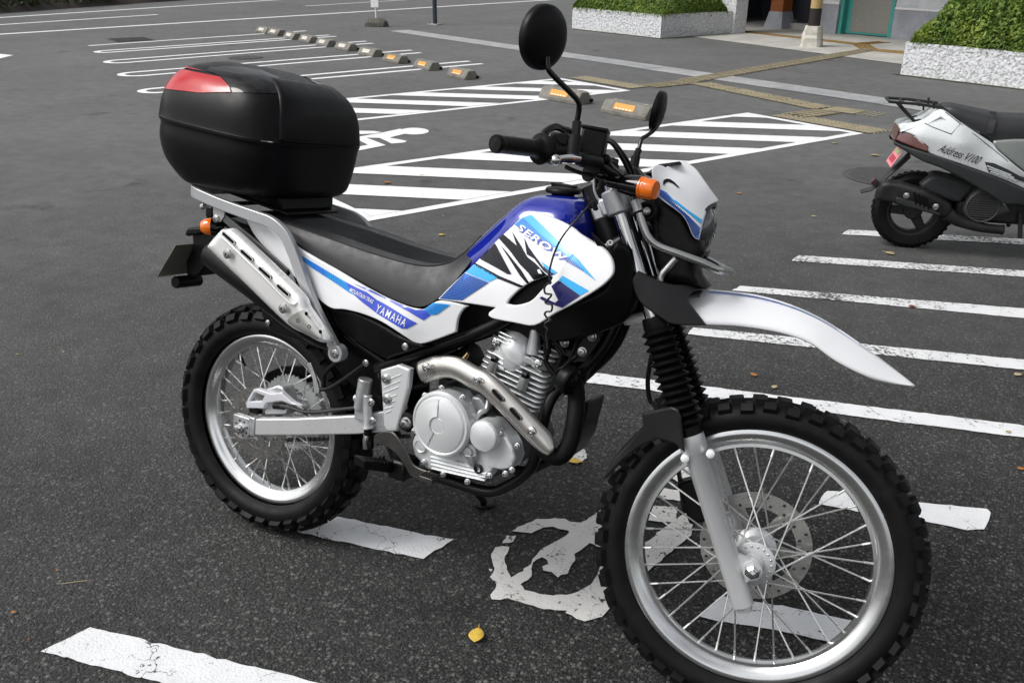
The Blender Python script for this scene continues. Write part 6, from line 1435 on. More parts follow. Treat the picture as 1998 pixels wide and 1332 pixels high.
# ---- planters with clipped shrubs
def stucco_wall(mb, a, b_, h, out, seed, step=.016):
    a, b_ = np.array(a), np.array(b_); ln = np.linalg.norm(b_-a); d = (b_-a)/ln; nu, nv = int(ln/step)+1, int(h/step)+1; vs = []
    for j in range(nv+1):
        for i in range(nu+1):
            s_, z = ln*i/nu, h*j/nv; edge = min(s_, ln-s_, h-z+.02)
            q = Vector((s_*9+seed, z*12, seed*3)); amp = .015*max(0, mnoise.noise(q*4.4)+.6*mnoise.noise(q*8.5)+.1) if edge > .05 else .008
            if h-z < .05: amp = .008
            p = a+d*s_; vs.append((p[0]+out[0]*amp, p[1]+out[1]*amp, z))
    fs = [(j*(nu+1)+i, j*(nu+1)+i+1, (j+1)*(nu+1)+i+1, (j+1)*(nu+1)+i) for j in range(nv) for i in range(nu)]
    mb.add(vs, fs)
def planter(u0, u1, v0, v1, h, lab, seed):
    t = thing('planter', lab, 'planter', L((u0+u1)/2, (v0+v1)/2), group='stucco planters')
    off = np.array(t.location); c = [L(u0, v0)[:2], L(u1, v0)[:2], L(u1, v1)[:2], L(u0, v1)[:2]]
    for k in range(4):
        a, b_ = c[k], c[(k+1) % 4]; e = (b_-a)/np.linalg.norm(b_-a); out = np.array([e[1], -e[0]]); mb = MB(); stucco_wall(mb, a, b_, h, out, seed+k*7)
        mb.xf(lambda p: p-off); mb.build('wall_face', M['stucco'], t, smooth=60)
    mb = MB(); w = .09
    for a0, a1, b0, b1_ in ((u0, u1, v0, v0+w), (u0, u1, v1-w, v1), (u0, u0+w, v0+w, v1-w), (u1-w, u1, v0+w, v1-w)): mb.box(L((a0+a1)/2, (b0+b1_)/2, h+.002)-off, (a1-a0, b1_-b0, .004), LOT)
    mb.build('rim', M['stucco'], t)
    MB().box(L((u0+u1)/2, (v0+v1)/2, h*.42)-off, (u1-u0-.1, v1-v0-.1, h*.84), LOT).build('soil', M['soil'], t)
    return t
M['soil'] = pm('soil', (.05, .04, .03), .95, bump=1, bscale=40)
def leaf_mat(name, c1, c2, c3):
    mt, nt, b = _nt(name); p = _pos(nt); oi = nt.nodes.new('ShaderNodeNewGeometry')
    r = oi.outputs['Random Per Island']; n1 = _noise(nt, p, 3.5, 3)
    c = _mix(nt, 'MIX', r, c1, c2); c = _mix(nt, 'MIX', _ramp(nt, n1, .5, .72, 0, .75), c, c3)
    nt.links.new(c, b.inputs['Base Color']); b.inputs['Roughness'].default_value = .5; b.inputs['Specular IOR Level'].default_value = .3
    b.inputs['Transmission Weight'].default_value = 0
    tr = nt.nodes.new('ShaderNodeBsdfTranslucent'); nt.links.new(c, tr.inputs['Color']); ad = nt.nodes.new('ShaderNodeMixShader'); ad.inputs[0].default_value = .25
    out = nt.nodes['Material Output']; nt.links.new(b.outputs[0], ad.inputs[1]); nt.links.new(tr.outputs[0], ad.inputs[2]); nt.links.new(ad.outputs[0], out.inputs['Surface'])
    return mt
M['leaf'] = leaf_mat('azalea_leaf', (.07, .13, .026), (.20, .30, .055), (.34, .42, .08))
M['leaf_dk'] = leaf_mat('undergrowth_leaf', (.03, .045, .02), (.05, .065, .025), (.06, .06, .03))
M['twig'] = pm('twig_bark', (.06, .045, .035), .9)
def shrub(name, lab, u0, u1, v0, v1, z0, hgt, n, size, seed, mat='leaf', grp=None, over=.10):
    """clipped evergreen: leaves spread through the outer part of a lumpy mound, twigs inside"""
    rn = random.Random(seed); t = thing(name, lab, 'shrub', L((u0+u1)/2, (v0+v1)/2, z0), group=grp); off = np.array(t.location)
    def top(a, b_):
        lump = mnoise.noise(Vector((a*(u1-u0)*2.2+seed, b_*(v1-v0)*2.2, seed)))*.26+mnoise.noise(Vector((a*(u1-u0)*5+seed, b_*(v1-v0)*5, 3)))*.13+mnoise.noise(Vector((a*(u1-u0)*11+seed, b_*(v1-v0)*11, 9)))*.08
        ea = max(0, 1-abs(2*a-1)**4.5)**.5; eb = max(0, 1-(abs(2*b_-1)*.995)**(6 if v1-v0 > 3 else 4.5))**.5
        return hgt*(ea*eb*(.86+.0*a)+lump*min(1, ea*eb*2)+.08)
    mb = MB(); st = MB()
    for k in range(n):
        a, b_ = rn.random(), rn.random()
        if rn.random() < .45:
            if rn.random() < .5: a = rn.choice((rn.random()**2*.12, 1-rn.random()**2*.12))
            else: b_ = rn.choice((rn.random()**2*.06, 1-rn.random()**2*.06))
        h_ = top(a, b_); dep = rn.random()**1.6
        if mnoise.noise(Vector((a*(u1-u0)*8+seed, b_*(v1-v0)*8, 31))) < -.28 and dep < .5: dep += .35
        z = z0-.03+h_*(1-dep*(.55 if rn.random() < .7 else 1.0)); u = u0-over+(u1-u0+2*over)*a; v = v0-over+(v1-v0+2*over)*b_
        p = L(u, v, max(z, z0-.10))-off
        nn = np.array([*( (2*a-1)*UX*1.2+(2*b_-1)*UY*1.2), .8])+np.array([rn.gauss(0, 1.1) for _ in range(3)]); nn /= np.linalg.norm(nn)
        e1 = np.cross(nn, [rn.gauss(0, 1) for _ in range(3)]); e1 /= np.linalg.norm(e1); e2 = np.cross(nn, e1); s_ = size*rn.uniform(.65, 1.3)
        mb.add([p-e1*s_, p+e2*s_*.45-nn*s_*.12, p+e1*s_, p-e2*s_*.45-nn*s_*.12], [(0, 1, 2), (0, 2, 3)])
    mb.build('foliage', M[mat], t, smooth=0)
    rt_ = [L((u0+u1)/2, v0+(v1-v0)*f, z0-.06)-off for f in np.linspace(.1, .9, 7)]
    for r in rt_:
        for _ in range(7):
            q = r+np.array([rn.gauss(0, .22), rn.gauss(0, .22), rn.uniform(.25, .55)*hgt]); st.tube([r, (r+q)/2+np.array([0, 0, .04]), q], [.012, .009, .004], 5)
    o = st.build('branches', M['twig'], t); o['kind'] = 'stuff'
    return t
planter(11.85, 13.75, 10.5, 13.1, .42, 'white rough stucco planter next to the dark building entrance', 3)
planter(10.85, 12.6, -.6, 4.92, .42, 'white rough stucco planter behind the silver scooter', 11)
shrub('azalea_shrub', 'clipped green shrub filling the planter next to the dark entrance', 11.95, 13.5, 10.6, 13.0, .40, .66, 34000, .040, 5, grp='planter shrubs')
shrub('azalea_shrub', 'big rounded yellow green shrub in the planter behind the scooter', 10.95, 12.5, -.5, 4.75, .40, .98, 62000, .036, 6, grp='planter shrubs')
# moss line at the foot of the planters
M['moss'] = concrete_mat('moss', (.06, .075, .03), 8, .6)
for u0, u1, v0, v1 in ((11.76, 11.85, 10.4, 13.1), (11.85, 13.7, 10.42, 10.5), (10.77, 10.85, -.6, 4.99), (10.85, 12.6, 4.92, 4.99)): sheet('moss_strip', [[L(u0, v0), L(u1, v0), L(u1, v1), L(u0, v1)]], M['moss'], .0075, jit=.02, step=.05)
# ---- building
M['wall_up'] = concrete_mat('pale_wall_paint', (.58, .60, .63), 3, .15)
M['wall_lo'] = concrete_mat('grey_blue_wall_paint', (.31, .32, .355), 3, .15)
M['dark_wall'] = concrete_mat('dark_entrance_wall', (.03, .033, .042), 3, .15)
M['teal'] = pm('teal_door_paint', (.05, .30, .26), .4, var=.1)
M['steel_sheet'] = pm('kick_plate_steel', (.33, .32, .29), .35, .6, var=.1)
M['orange_post'] = pm('brown_orange_post', (.28, .085, .02), .5, var=.2, scale=8)
M['tan_post'] = pm('tan_column', (.42, .29, .13), .5, var=.15, scale=8)
M['dark_band'] = pm('dark_column_band', (.015, .010, .009), .5)
M['white_line'] = pm('white_trim', (.7, .7, .7), .5)
M['roof'] = pm('roof_slab', (.25, .25, .25), .7)
bl = thing('building', 'pale building with teal door and dark recessed entrance behind the concrete apron', 'building', L(16.5, 8.5))
bo = np.array(bl.location)
def lb(name, u0, u1, v0, v1, z0, z1, mt, par=bl, bev=.004): 
    return MB().box(L((u0+u1)/2, (v0+v1)/2, (z0+z1)/2)-bo, (u1-u0, v1-v0, z1-z0), LOT).build(name, M[mt], par, bevel=bev)
lb('lower_wall', 15.50, 15.72, .5, 8.12, 0, .52, 'wall_lo'); lb('upper_wall', 15.515, 15.72, .5, 8.12, .522, 2.9, 'wall_up'); lb('wall_trim', 15.485, 15.505, .5, 8.11, .52, .56, 'white_line')
lb('pillar', 15.45, 15.75, 9.30, 9.72, .0, .55, 'wall_lo'); lb('pillar', 15.455, 15.75, 9.305, 9.715, .552, 2.9, 'wall_up'); lb('wall_trim', 15.44, 15.46, 9.30, 9.72, .55, .60, 'white_line')
dr = lb('door', 15.62, 15.68, 8.2, 9.22, .02, 2.15, 'teal'); lb('door_frame', 15.50, 15.70, 9.22, 9.298, 0, 2.2, 'teal'); lb('door_frame', 15.50, 15.70, 8.122, 8.198, 0, 2.2, 'teal')
lb('kick_plate', 15.612, 15.62, 8.24, 9.1, .06, .80, 'steel_sheet', dr)
for k in range(10): lb('louvre_slat', 15.60, 15.622, 8.38, 8.62, .92+.05*k, .95+.05*k, 'steel_sheet', dr, .002)
lb('dark_wall', 15.95, 16.1, 9.715, 10.65, 0, 2.9, 'dark_wall'); lb('wall_trim', 15.93, 15.952, 9.72, 10.65, .70, .74, 'wall_lo'); lb('plinth', 15.7, 15.95, 9.72, 10.62, 0, .12, 'apron')
op = lb('post', 15.5, 15.8, 10.68, 11.0, .34, 2.9, 'orange_post'); mb = MB(); q = [(15.42, 10.60), (15.88, 10.60), (15.88, 11.08), (15.42, 11.08)]; q2 = [(15.49, 10.67), (15.81, 10.67), (15.81, 11.01), (15.49, 11.01)]
mb.hexa([L(u, v, .0)-bo for u, v in q]+[L(u, v, .34)-bo for u, v in q2]); mb.build('post_base', M['wall_lo'], bl)
lb('dark_wall', 18.0, 18.2, 9.0, 14.5, 0, 2.9, 'dark_wall'); lb('wall_trim', 17.98, 18.0, 9.0, 14.5, .95, 1.0, 'wall_lo'); lb('dark_wall', 13.8, 18.2, 13.3, 13.5, 0, 2.9, 'dark_wall')
lb('entrance_pier', 13.76, 14.1, 10.42, 11.06, 0, 2.9, 'stucco')
lb('roof', 13.2, 19, .3, 13.6, 2.9, 3.15, 'roof'); lb('back_wall', 18.2, 18.4, .5, 9.0, 0, 2.9, 'wall_up')
cl_ = thing('porch_column', 'tan round column with dark band on a rough white stone base', 'column', L(13.0, 8.0)); co_ = np.array(cl_.location)
rn = random.Random(9); prof = []
mb = MB(); secs = []
for k in range(8):
    z = .34*k/7; r = .19-.05*k/7; secs.append([(math.copysign(abs(math.cos(a))**.5, math.cos(a))*r*rn.uniform(.9, 1.06), math.copysign(abs(math.sin(a))**.5, math.sin(a))*r*rn.uniform(.9, 1.06), z) for a in np.linspace(0, 2*math.pi, 17)[:-1]])
mb.loft(secs).build('stone_base', concrete_mat('rough_white_stone', (.55, .53, .47), 9, 1.0), cl_, smooth=20)
MB().lathe([(.098, .335), (.098, .62)], (0, 0, 0), (0, 0, 1), 28).build('dark_band', M['dark_band'], cl_); MB().lathe([(.096, .621), (.096, 2.9)], (0, 0, 0), (0, 0, 1), 28).build('shaft', M['tan_post'], cl_)
# ---- sign on a stone foot, poles
M['pole'] = pm('dark_grey_pole', (.045, .055, .07), .45, .3); M['sign_white'] = pm('sign_white', (.7, .7, .7), .5); M['stone'] = concrete_mat('mossy_stone', (.10, .095, .08), 9, .9)
s0 = G(735, 52); sg = thing('sign_post', 'white sign on a thin post standing in a mossy stone foot', 'sign', s0)
mb = MB(); secs = []
for k in range(9):
    x = -.25+.5*k/8; e = 1-abs(2*k/8-1)**4*.35; secs.append([(x, y*e+RN.uniform(-.01, .01), z*e) for y, z in ((-.13, 0), (-.14, .08), (-.08, .17), (.08, .17), (.14, .08), (.13, 0))])
mb.loft(secs); mb.build('stone_foot', M['stone'], sg, smooth=30, bevel=.01)
MB().tube([(0, 0, .15), (0, 0, 1.6)], .022, 12).build('post', M['sign_white'], sg); MB().box((0, -.03, .95), (.20, .012, 1.15)).build('sign_board', M['sign_white'], sg, bevel=.004)
for q, lab, r in (((849, 49), 'dark grey steel pole behind the stone footed sign', .048), ((1142, 31), 'grey steel pole between the mirror and the entrance planter', .045)):
    p = G(*q); t = thing('steel_pole', lab, 'pole', p); MB().tube([(0, 0, .01), (0, 0, 4.0)], r, 16).build('shaft', M['pole'], t); MB().box((0, 0, .012), (.24, .24, .024)).build('base_plate', M['concrete'], t, bevel=.003)
    for sx in (-1, 1): MB().lathe([(.014, 0), (.014, .02), (0, .02)], (sx*.08, -.08, .024), (0, 0, 1), 6).build('anchor_bolt', M['iron'], t)
# ---- bank with undergrowth beyond the road
M['earth'] = concrete_mat('earth_bank', (.028, .022, .018), 3, 1.0)
a, b_ = G(0, 27)[:2], G(330, 3)[:2]; d = (b_-a)/np.linalg.norm(b_-a); n_ = np.array([-d[1], d[0]]); n_ = n_ if n_@np.array(UY) > 0 else -n_
mb = MB(); rows = []
for j in range(9):
    rows.append([(*(a+d*(-14+44*i/60)+n_*(j*.7)), .0 if j == 0 else .12+.32*j+.12*mnoise.noise(Vector((i*.4, j*.6, 2)))) for i in range(61)])
mb.loft(rows, closed=False, caps=False); bank = mb.build('embankment', M['earth'], smooth=60); bank['kind'] = 'structure'
rn = random.Random(21); mb = MB()
for _ in range(34000):
    i, j = rn.uniform(-14, 30), rn.random()**1.3*5.0+.1; z = .1+.42*j+rn.random()**2*.5; nv = mnoise.noise(Vector((i*.5, j*.7, 5)))
    if nv < -.15: continue
    p = np.array([*(a+d*i+n_*j), z]); e1 = np.array([rn.gauss(0, 1) for _ in range(3)]); e1 /= np.linalg.norm(e1); e2 = np.cross(e1, [rn.gauss(0, 1) for _ in range(3)]); e2 /= np.linalg.norm(e2); s_ = rn.uniform(.05, .11)
    mb.add([p-e1*s_, p+e2*s_*.5, p+e1*s_, p-e2*s_*.5], [(0, 1, 2), (0, 2, 3)])
ug = mb.build('undergrowth', M['leaf_dk'], smooth=0); ug['kind'] = 'stuff'; ug['label'] = 'dark leafy undergrowth on the bank beyond the road'
# ---- fallen leaves
M['lf_y'] = pm('yellow_leaf', (.62, .42, .06), .6, var=.2, scale=60); M['lf_o'] = pm('orange_brown_leaf', (.36, .15, .04), .7, var=.25, scale=60); M['lf_t'] = pm('tan_dry_leaf', (.42, .34, .20), .7, var=.25, scale=60); M['lf_r'] = pm('red_brown_leaf', (.24, .06, .03), .7, var=.25, scale=60)
def leaf(px, py, size, mt, ang, lab, curl=.3):
    p = G(px, py); ln = size*np.linalg.norm(p-CAM)/FPX; mb = MB(); n = 8; vs = []
    for i in range(n+1):
        s_ = i/n; w = .36*math.sin(math.pi*s_**.8)**.9; z = curl*.35*(s_-.5)**2
        vs += [((s_-.5), -w, z+curl*w*.9+.01), ((s_-.5), 0, z), ((s_-.5), w, z+curl*w*.7+.01)]
    fs = [(3*i+k, 3*i+3+k, 3*i+4+k, 3*i+1+k) for i in range(n) for k in range(2)]
    mb.add(vs, fs); mb.tube([(.5, 0, curl*.09), (.72, .03, .02)], .018, 5)
    c, s_ = math.cos(ang), math.sin(ang); mb.xf(lambda q: np.array([(q[0]*c-q[1]*s_)*ln, (q[0]*s_+q[1]*c)*ln, q[2]*ln]))
    o = mb.build('fallen_leaf', M[mt], smooth=60); o.location = Vector((float(p[0]), float(p[1]), .006)); q = o.modifiers.new('wall', 'SOLIDIFY'); q.thickness = .0004
    return tag(o, lab, 'leaf', 'fallen leaves on the asphalt')
leaf(930, 1242, 40, 'lf_y', 1.9, 'large yellow fallen leaf on bare asphalt below the bicycle symbol', .35)
leaf(1122, 903, 26, 'lf_y', .3, 'yellow leaf on the white paint fleck under the engine')
leaf(862, 460, 13, 'lf_y', .6, 'small yellow leaf on asphalt beyond the motorcycle seat')
leaf(756, 358, 18, 'lf_o', .2, 'curled orange leaf between two white hatching stripes')
leaf(823, 343, 8, 'lf_y', .9, 'tiny yellow leaf on the edge of a hatching stripe')
leaf(1441, 379, 12, 'lf_o', 2.6, 'curled orange leaf on open asphalt in front of the headlamp')
leaf(1588, 424, 11, 'lf_t', .2, 'pale dry leaf on open asphalt behind the scooter')
leaf(1735, 496, 19, 'lf_t', 2.7, 'long pale dry leaf beneath the scooter rear tyre')
leaf(1470, 733, 15, 'lf_o', 2.5, 'orange dry leaf under the white front fender')
leaf(1511, 757, 15, 'lf_t', 1.4, 'upright tan leaf on asphalt just above the front tyre')
leaf(1780, 600, 14, 'lf_r', .2, 'red brown leaf lying on a worn white bay line')
leaf(1967, 845, 11, 'lf_t', .9, 'tan leaf lying on the cracked white bay line'); leaf(1992, 917, 14, 'lf_o', .4, 'orange leaf on asphalt below the cracked bay line')
leaf(1986, 733, 16, 'lf_t', .9, 'thin tan dry leaf between the worn and the cracked bay line'); leaf(28, 1197, 9, 'lf_o', .2, 'small orange leaf on coarse asphalt above the cracked white bar')
leaf(1708, 305, 17, 'lf_t', .1, 'tan leaf on asphalt behind the pink scooter plate'); leaf(1629, 281, 10, 'lf_t', .5, 'pale leaf on asphalt beside the tip of the hatched box')
leaf(1380, 1105, 16, 'lf_o', 2.0, 'orange leaf on the asphalt behind the front wheel spokes')
rn = random.Random(77)
for i in range(16):
    px, py = rn.uniform(0, 1998), rn.uniform(120, 1300)
    leaf(px, py, rn.uniform(3, 5.5), rn.choice(['lf_t', 'lf_o', 'lf_t', 'lf_y']), rn.uniform(0, 6), 'tiny scrap of dry leaf litter on the asphalt', .2)
mb = MB(); mb.tube([(*G(120, 1143)[:2], .008), (*G(145, 1138)[:2], .006), (*G(170, 1134)[:2], .004)], .0011, 6); tag(mb.build('twig', M['lf_t']), 'thin pale twig on the coarse asphalt', 'twig')
# ------------------------------------------------------------------ scooter
SO = G(1784, 481); _e = G(1998, 471)[:2]-G(1655, 453)[:2]; SD = np.array([*(_e/np.linalg.norm(_e)), 0]); SD = rotm((0, 0, 1), -.06)@SD; SL = np.array([-SD[1], SD[0], 0])   # forward, left
SR = np.stack([SD, SL, [0, 0, 1.0]], 1); MS = np.eye(4); MS[:3, :3] = SR; MS[:3, 3] = SO
_cs = SR.T@(CAM-SO)
def S(px, py, y):
    d = SR.T@ray(px, py); return _cs+d*(y-_cs[1])/d[1]
def s1(x, y, yy): return S(*zz('s', x, y)[0], yy)
def s3(yy, *c): return [S(px, py, yy) for px, py in zz('s', *c)]
M['sc_silver'] = pm('scooter_silver_paint', (.70, .73, .735), .28, .4, .4, var=.02, rvar=.03)
M['sc_grey'] = pm('scooter_grey_panel', (.26, .28, .27), .4, .4, .1, var=.06)
M['sc_dark'] = pm('scooter_dark_trim', (.03, .032, .033), .5, var=.15, spec=.3)
M['sc_black'] = pm('scooter_black_metal', (.012, .012, .012), .5, .2, var=.2, dirt=(.05, .05, .048, .5))
M['sc_eng'] = pm('scooter_engine_cover', (.06, .063, .06), .5, .4, var=.1, dirt=(.12, .11, .1, .3))
M['sc_tail'] = pm('scooter_tail_lens', (.10, .022, .016), .12, 0, .6, var=.2)
M['sc_refl'] = pm('dull_reflector', (.045, .018, .022), .3)
M['pink'] = pm('pink_plate', (.72, .24, .28), .45, var=.08); M['green_dim'] = pm('plate_green', (.30, .40, .18), .5); M['plate_red'] = pm('plate_red_print', (.45, .02, .05), .5)
sco = thing('scooter', 'silver step-through scooter with black seat and pink plate parked on the bay line', 'scooter', M=MS)
c_ = lambda y: (lambda x, z: np.full(len(np.atleast_1d(x)), y))
def spanel(name, mt, ctrl, er, th, parent, *c, h=.02, mir=True, sm=True):
    ys = surf_px([(*zz('s', x, y)[0], yy) for x, y, yy in ctrl], S) if isinstance(ctrl, list) else c_(ctrl)
    P = Panel([pxpoly(zz('s', *c), ys, S, sm)], ys, er=er, th=th, h=h); o = P.mesh().build(name, M[mt], parent, smooth=60)
    if mir: P.mesh().mirror().build(name, M[mt], parent, smooth=60)
    return o, P, ys
bodyc = [(530, 350, -.085), (640, 320, -.10), (830, 220, -.10), (1000, 330, -.155), (1240, 480, -.165), (750, 520, -.15), (1000, 610, -.185), (1300, 740, -.19), (1600, 900, -.17), (1000, 470, -.185), (1400, 600, -.185), (1900, 700, -.14), (700, 400, -.135), (1700, 560, -.16)]
sb, SPB, sys_ = spanel('body_panel', 'sc_silver', bodyc, .005, .006, sco, 525,345,545,322,640,310,720,284,790,235,835,212,880,222,1000,310,1120,390,1240,470,1300,540,1481,690,1700,830,1750,900,1620,880,1481,815,1300,735,1000,628,752,540,700,470,640,410,530,372, h=.012)
sg_, _, _ = spanel('front_side_panel', 'sc_grey', [(1250, 450, -.158), (1481, 430, -.16), (1900, 600, -.12), (1481, 680, -.175), (1750, 880, -.15)], .01, .006, sco, 1252,452,1480,440,1800,470,1900,640,1800,860,1690,815,1481,680,1300,535,1245,478)
sd_, _, _ = spanel('lower_trim', 'sc_dark', [(490, 460, -.10), (750, 560, -.165), (1100, 700, -.195), (1400, 850, -.195), (1900, 1000, -.15)], .012, .008, sco, 485,450,560,485,752,545,1000,632,1300,740,1481,820,1800,950,1900,1060,1700,1050,1481,945,1340,935,1200,852,900,685,700,605,560,522,492,485)
tl, _, _ = spanel('tail_lamp', 'sc_tail', [(530, 380, -.08), (750, 510, -.158), (640, 450, -.13), (490, 440, -.085)], .006, .01, sco, 530,370,600,388,690,438,752,495,748,538,640,502,490,440,510,405)
MB().loft([[(p[0], y, p[2]) for y in np.linspace(-.09, .09, 7)] for p in (s1(530, 350, -.085), s1(510, 405, -.085), s1(490, 450, -.085))], closed=False, caps=False).build('tail_lamp', M['sc_tail'], sco)
# tail top deck
deck = [s1(x, y, -.06) for x, y in ((528, 350), (640, 305), (720, 278), (830, 208), (1000, 290))]
MB().loft([[(p[0], y, p[2]-.02*(abs(y)/.1)**2+.004) for y in np.linspace(-.10-.04*k/4, .10+.04*k/4, 11)] for k, p in enumerate(deck)], closed=False, caps=False).build('tail_deck', M['sc_silver'], sco)
# parting lines and lid, vent, lettering
def sline(pts, r=.0022, mt='sc_black'):
    q = np.array(pxpoly(zz('s', *pts), sys_, S)); y = SPB.y(q); MB().tube([(a[0], b, a[1]) for a, b in zip(q, y)], r, 6).build('panel_seam', M[mt], sb)
sline((880, 232, 995, 320, 925, 400, 780, 345, 720, 315)); sline((1000, 322, 1100, 400, 1240, 510, 1350, 600, 1481, 735), .0018)
SPB.decal(pxpoly(zz('s', 1180,610,1250,620,1350,665,1481,735,1481,765,1300,700,1210,690), sys_, S), .003, .02).build('vent', M['sc_dark'], sb, smooth=60)
for k in range(3):
    q = np.array(pxpoly(zz('s', 1195+14*k, 640+22*k, 1380+20*k, 712+20*k), sys_, S)); y = SPB.y(q)-.006; MB().tube([(a[0], b, a[1]) for a, b in zip(q, y)], .004, 6).build('vent_slat', M['sc_silver'], sb)
text_on('Address V100', 's', (815, 528), (1130, 632), (850, 470), SPB, sys_, 'dec_black', sb, .004, .0, .5, fr=S)
for k in range(4):
    a, b_ = zz('s', 640+30*k, 415+28*k, 690+22*k, 445+26*k); q = np.array(pxpoly([a, b_], sys_, S)); y = SPB.y(q)-.004; MB().tube([(u[0], v, u[1]) for u, v in zip(q, y)], .0016, 5).build('lamp_trim', M['white_line'], sb)
# seat
top = [(850, 172), (900, 162), (1000, 178), (1100, 200), (1200, 218), (1300, 238), (1481, 245), (1700, 235), (1800, 250)]; bot_ = [(850, 215), (920, 245), (1050, 332), (1130, 378), (1190, 408), (1260, 450), (1481, 440), (1700, 430), (1800, 420)]; wd = [.06, .10, .12, .13, .135, .135, .13, .11, .08]
secs = []
for a, b_ in zip(cr([s1(*q, 0) for q in top], 4), cr([np.r_[s1(*q, -w)] for q, w in zip(bot_, wd)], 4)):
    w = -b_[1]; ss2 = []
    for t in np.linspace(0, 1, 8): ss2.append((b_[0]+(a[0]-b_[0])*t, -w*(1-t**3)*1.0, b_[2]+(a[2]-b_[2])*(1-(1-t)**2.2)))
    secs.append(ss2+[(x, -y, z) for x, y, z in ss2[:-1][::-1]])
MB().loft(secs).build('seat', M['seat'], sco, smooth=50)
st2 = []
for x, y, yy in ((1245, 232, -.05), (1240, 300, -.125), (1215, 395, -.142)): st2.append(s1(x, y, yy))
MB().tube(cr(st2, 5), .016, prof=[(.25, -1), (.25, 1), (-.25, 1), (-.25, -1)]).build('seat_strap', M['sc_black'], sco)
# rack
for s in (1, -1):
    m_ = np.array([1, s, 1]); MB().tube([s1(450, 152, -.07)*m_, s1(650, 168, -.075)*m_, s1(865, 198, -.08)*m_], .008, 10).build('rack_rail', M['sc_black'], sco)
    MB().tube([s1(532, 178, -.06)*m_, s1(640, 300, -.06)*m_, s1(690, 295, -.06)*m_], .009, 10).build('rack_strut', M['sc_black'], sco)
    MB().tube([s1(790, 205, -.08)*m_, s1(795, 155, -.08)*m_], .006, 8).build('rack_hook', M['sc_black'], sco); MB().tube([s1(712, 218, -.07)*m_, s1(712, 185, -.07)*m_], .005, 8).build('rack_hook', M['sc_black'], sco)
for x, y in ((455, 152), (560, 162), (700, 175), (820, 192)):
    p = s1(x, y, -.07); MB().tube([p, p*np.array([1, -1, 1])], .007, 10).build('rack_cross_rail', M['sc_black'], sco)
# rear mudguard and plate
md = [s1(x, y, 0) for x, y in ((600, 540), (520, 620), (440, 690), (370, 760), (310, 805), (230, 828))]
o = MB().loft([[(p[0], y, p[2]-.012*(abs(y)/.05)**2) for y in np.linspace(-.055+.02*k/5, .055-.02*k/5, 7)] for k, p in enumerate(md)], closed=False, caps=False).build('rear_mudguard', M['sc_dark'], sco); q = o.modifiers.new('wall', 'SOLIDIFY'); q.thickness = .006
MB().box(s1(335, 758, -.03), (.03, .06, .035), rotm((0, 1, 0), .6)).build('rear_reflector', M['sc_refl'], sco, bevel=.004)
pa, pb = s1(545, 528, -.05), s1(455, 643, -.05); pd_ = (pa-pb); 
pl_ = MB().prism([(pa[0], -.085, pa[2]), (pa[0], .085, pa[2]), (pb[0], .085, pb[2]), (pb[0], -.085, pb[2])], (-.002, 0, .001)).build('number_plate', M['pink'], sco, bevel=.001)
n3 = np.cross(np.array([0, 1.0, 0]), pd_); n3 /= np.linalg.norm(n3); n3 = n3 if n3[0] < 0 else -n3
MB().prism([pb+pd_*.95+np.array([0, k-pb[1], 0])+n3*.004 for k in (-.06, .06)]+[pb+pd_*.72+np.array([0, k-pb[1], 0])+n3*.004 for k in (.06, -.06)], n3*.0006).build('plate_print', M['green_dim'], pl_)
for k in range(4): MB().box(np.array([0, -.05+.033*k, 0])+(pb+pd_*.38)*np.array([1, 0, 1])+n3*.004, (.035, .018, .001), np.stack([pd_/np.linalg.norm(pd_), [0, 1, 0], n3], 1)).build('plate_print', M['plate_red'], pl_)
# rear wheel
wc_ = s1(640, 975, 0); RWs = wc_[2]
RWs = max(.2, min(.26, RWs)); wc_ = np.array([0.0, 0, RWs]); wc_[0] = s1(635, 975, -.03)[0]
def swheel(c, r):
    w = part('wheel', sco); w.location = Vector(c.tolist())
    pr = [(r*.62, -.036), (r*.72, -.046), (r*.88, -.048), (r*.96, -.036), (r, -.014), (r, .014), (r*.96, .036), (r*.88, .048), (r*.72, .046), (r*.62, .036)]
    mb = MB(); mb.lathe(pr, (0, 0, 0), (0, 1, 0), 64, caps=False)
    for k in range(40):
        a = 2*math.pi*k/40
        for s in (-1, 1): mb.box((math.sin(a)*r*.995, s*.018, math.cos(a)*r*.995), (.012, .022, .006), rotm((0, 1, 0), a)@rotm((0, 0, 1), s*.5))
    mb.build('tyre', M['tyre'], w)
    MB().lathe([(r*.63, -.036), (r*.65, -.040), (r*.60, -.038), (r*.55, -.024), (r*.53, 0), (r*.55, .024), (r*.60, .038), (r*.65, .040), (r*.63, .036), (r*.6, 0), (r*.63, -.036)], (0, 0, 0), (0, 1, 0), 56, caps=False).build('rim', M['sc_black'], w)
    mb = MB(); mb.lathe([(.045, -.035), (.05, -.03), (.05, .03), (.04, .04)], (0, 0, 0), (0, 1, 0), 28)
    for k in range(3):
        a = 2*math.pi*k/3+.5; e = np.array([math.sin(a), 0, math.cos(a)]); t = np.array([math.cos(a), 0, -math.sin(a)])
        mb.hexa([e*.03-t*.030+np.array([0, -.02, 0]), e*.03+t*.030+np.array([0, -.02, 0]), e*.03+t*.030+np.array([0, .02, 0]), e*.03-t*.030+np.array([0, .02, 0]), e*r*.58-t*.022+np.array([0, -.018, 0]), e*r*.58+t*.022+np.array([0, -.018, 0]), e*r*.58+t*.022+np.array([0, .018, 0]), e*r*.58-t*.022+np.array([0, .018, 0])])
    mb.build('hub', M['sc_black'], w, bevel=.004)
swheel(wc_, RWs)
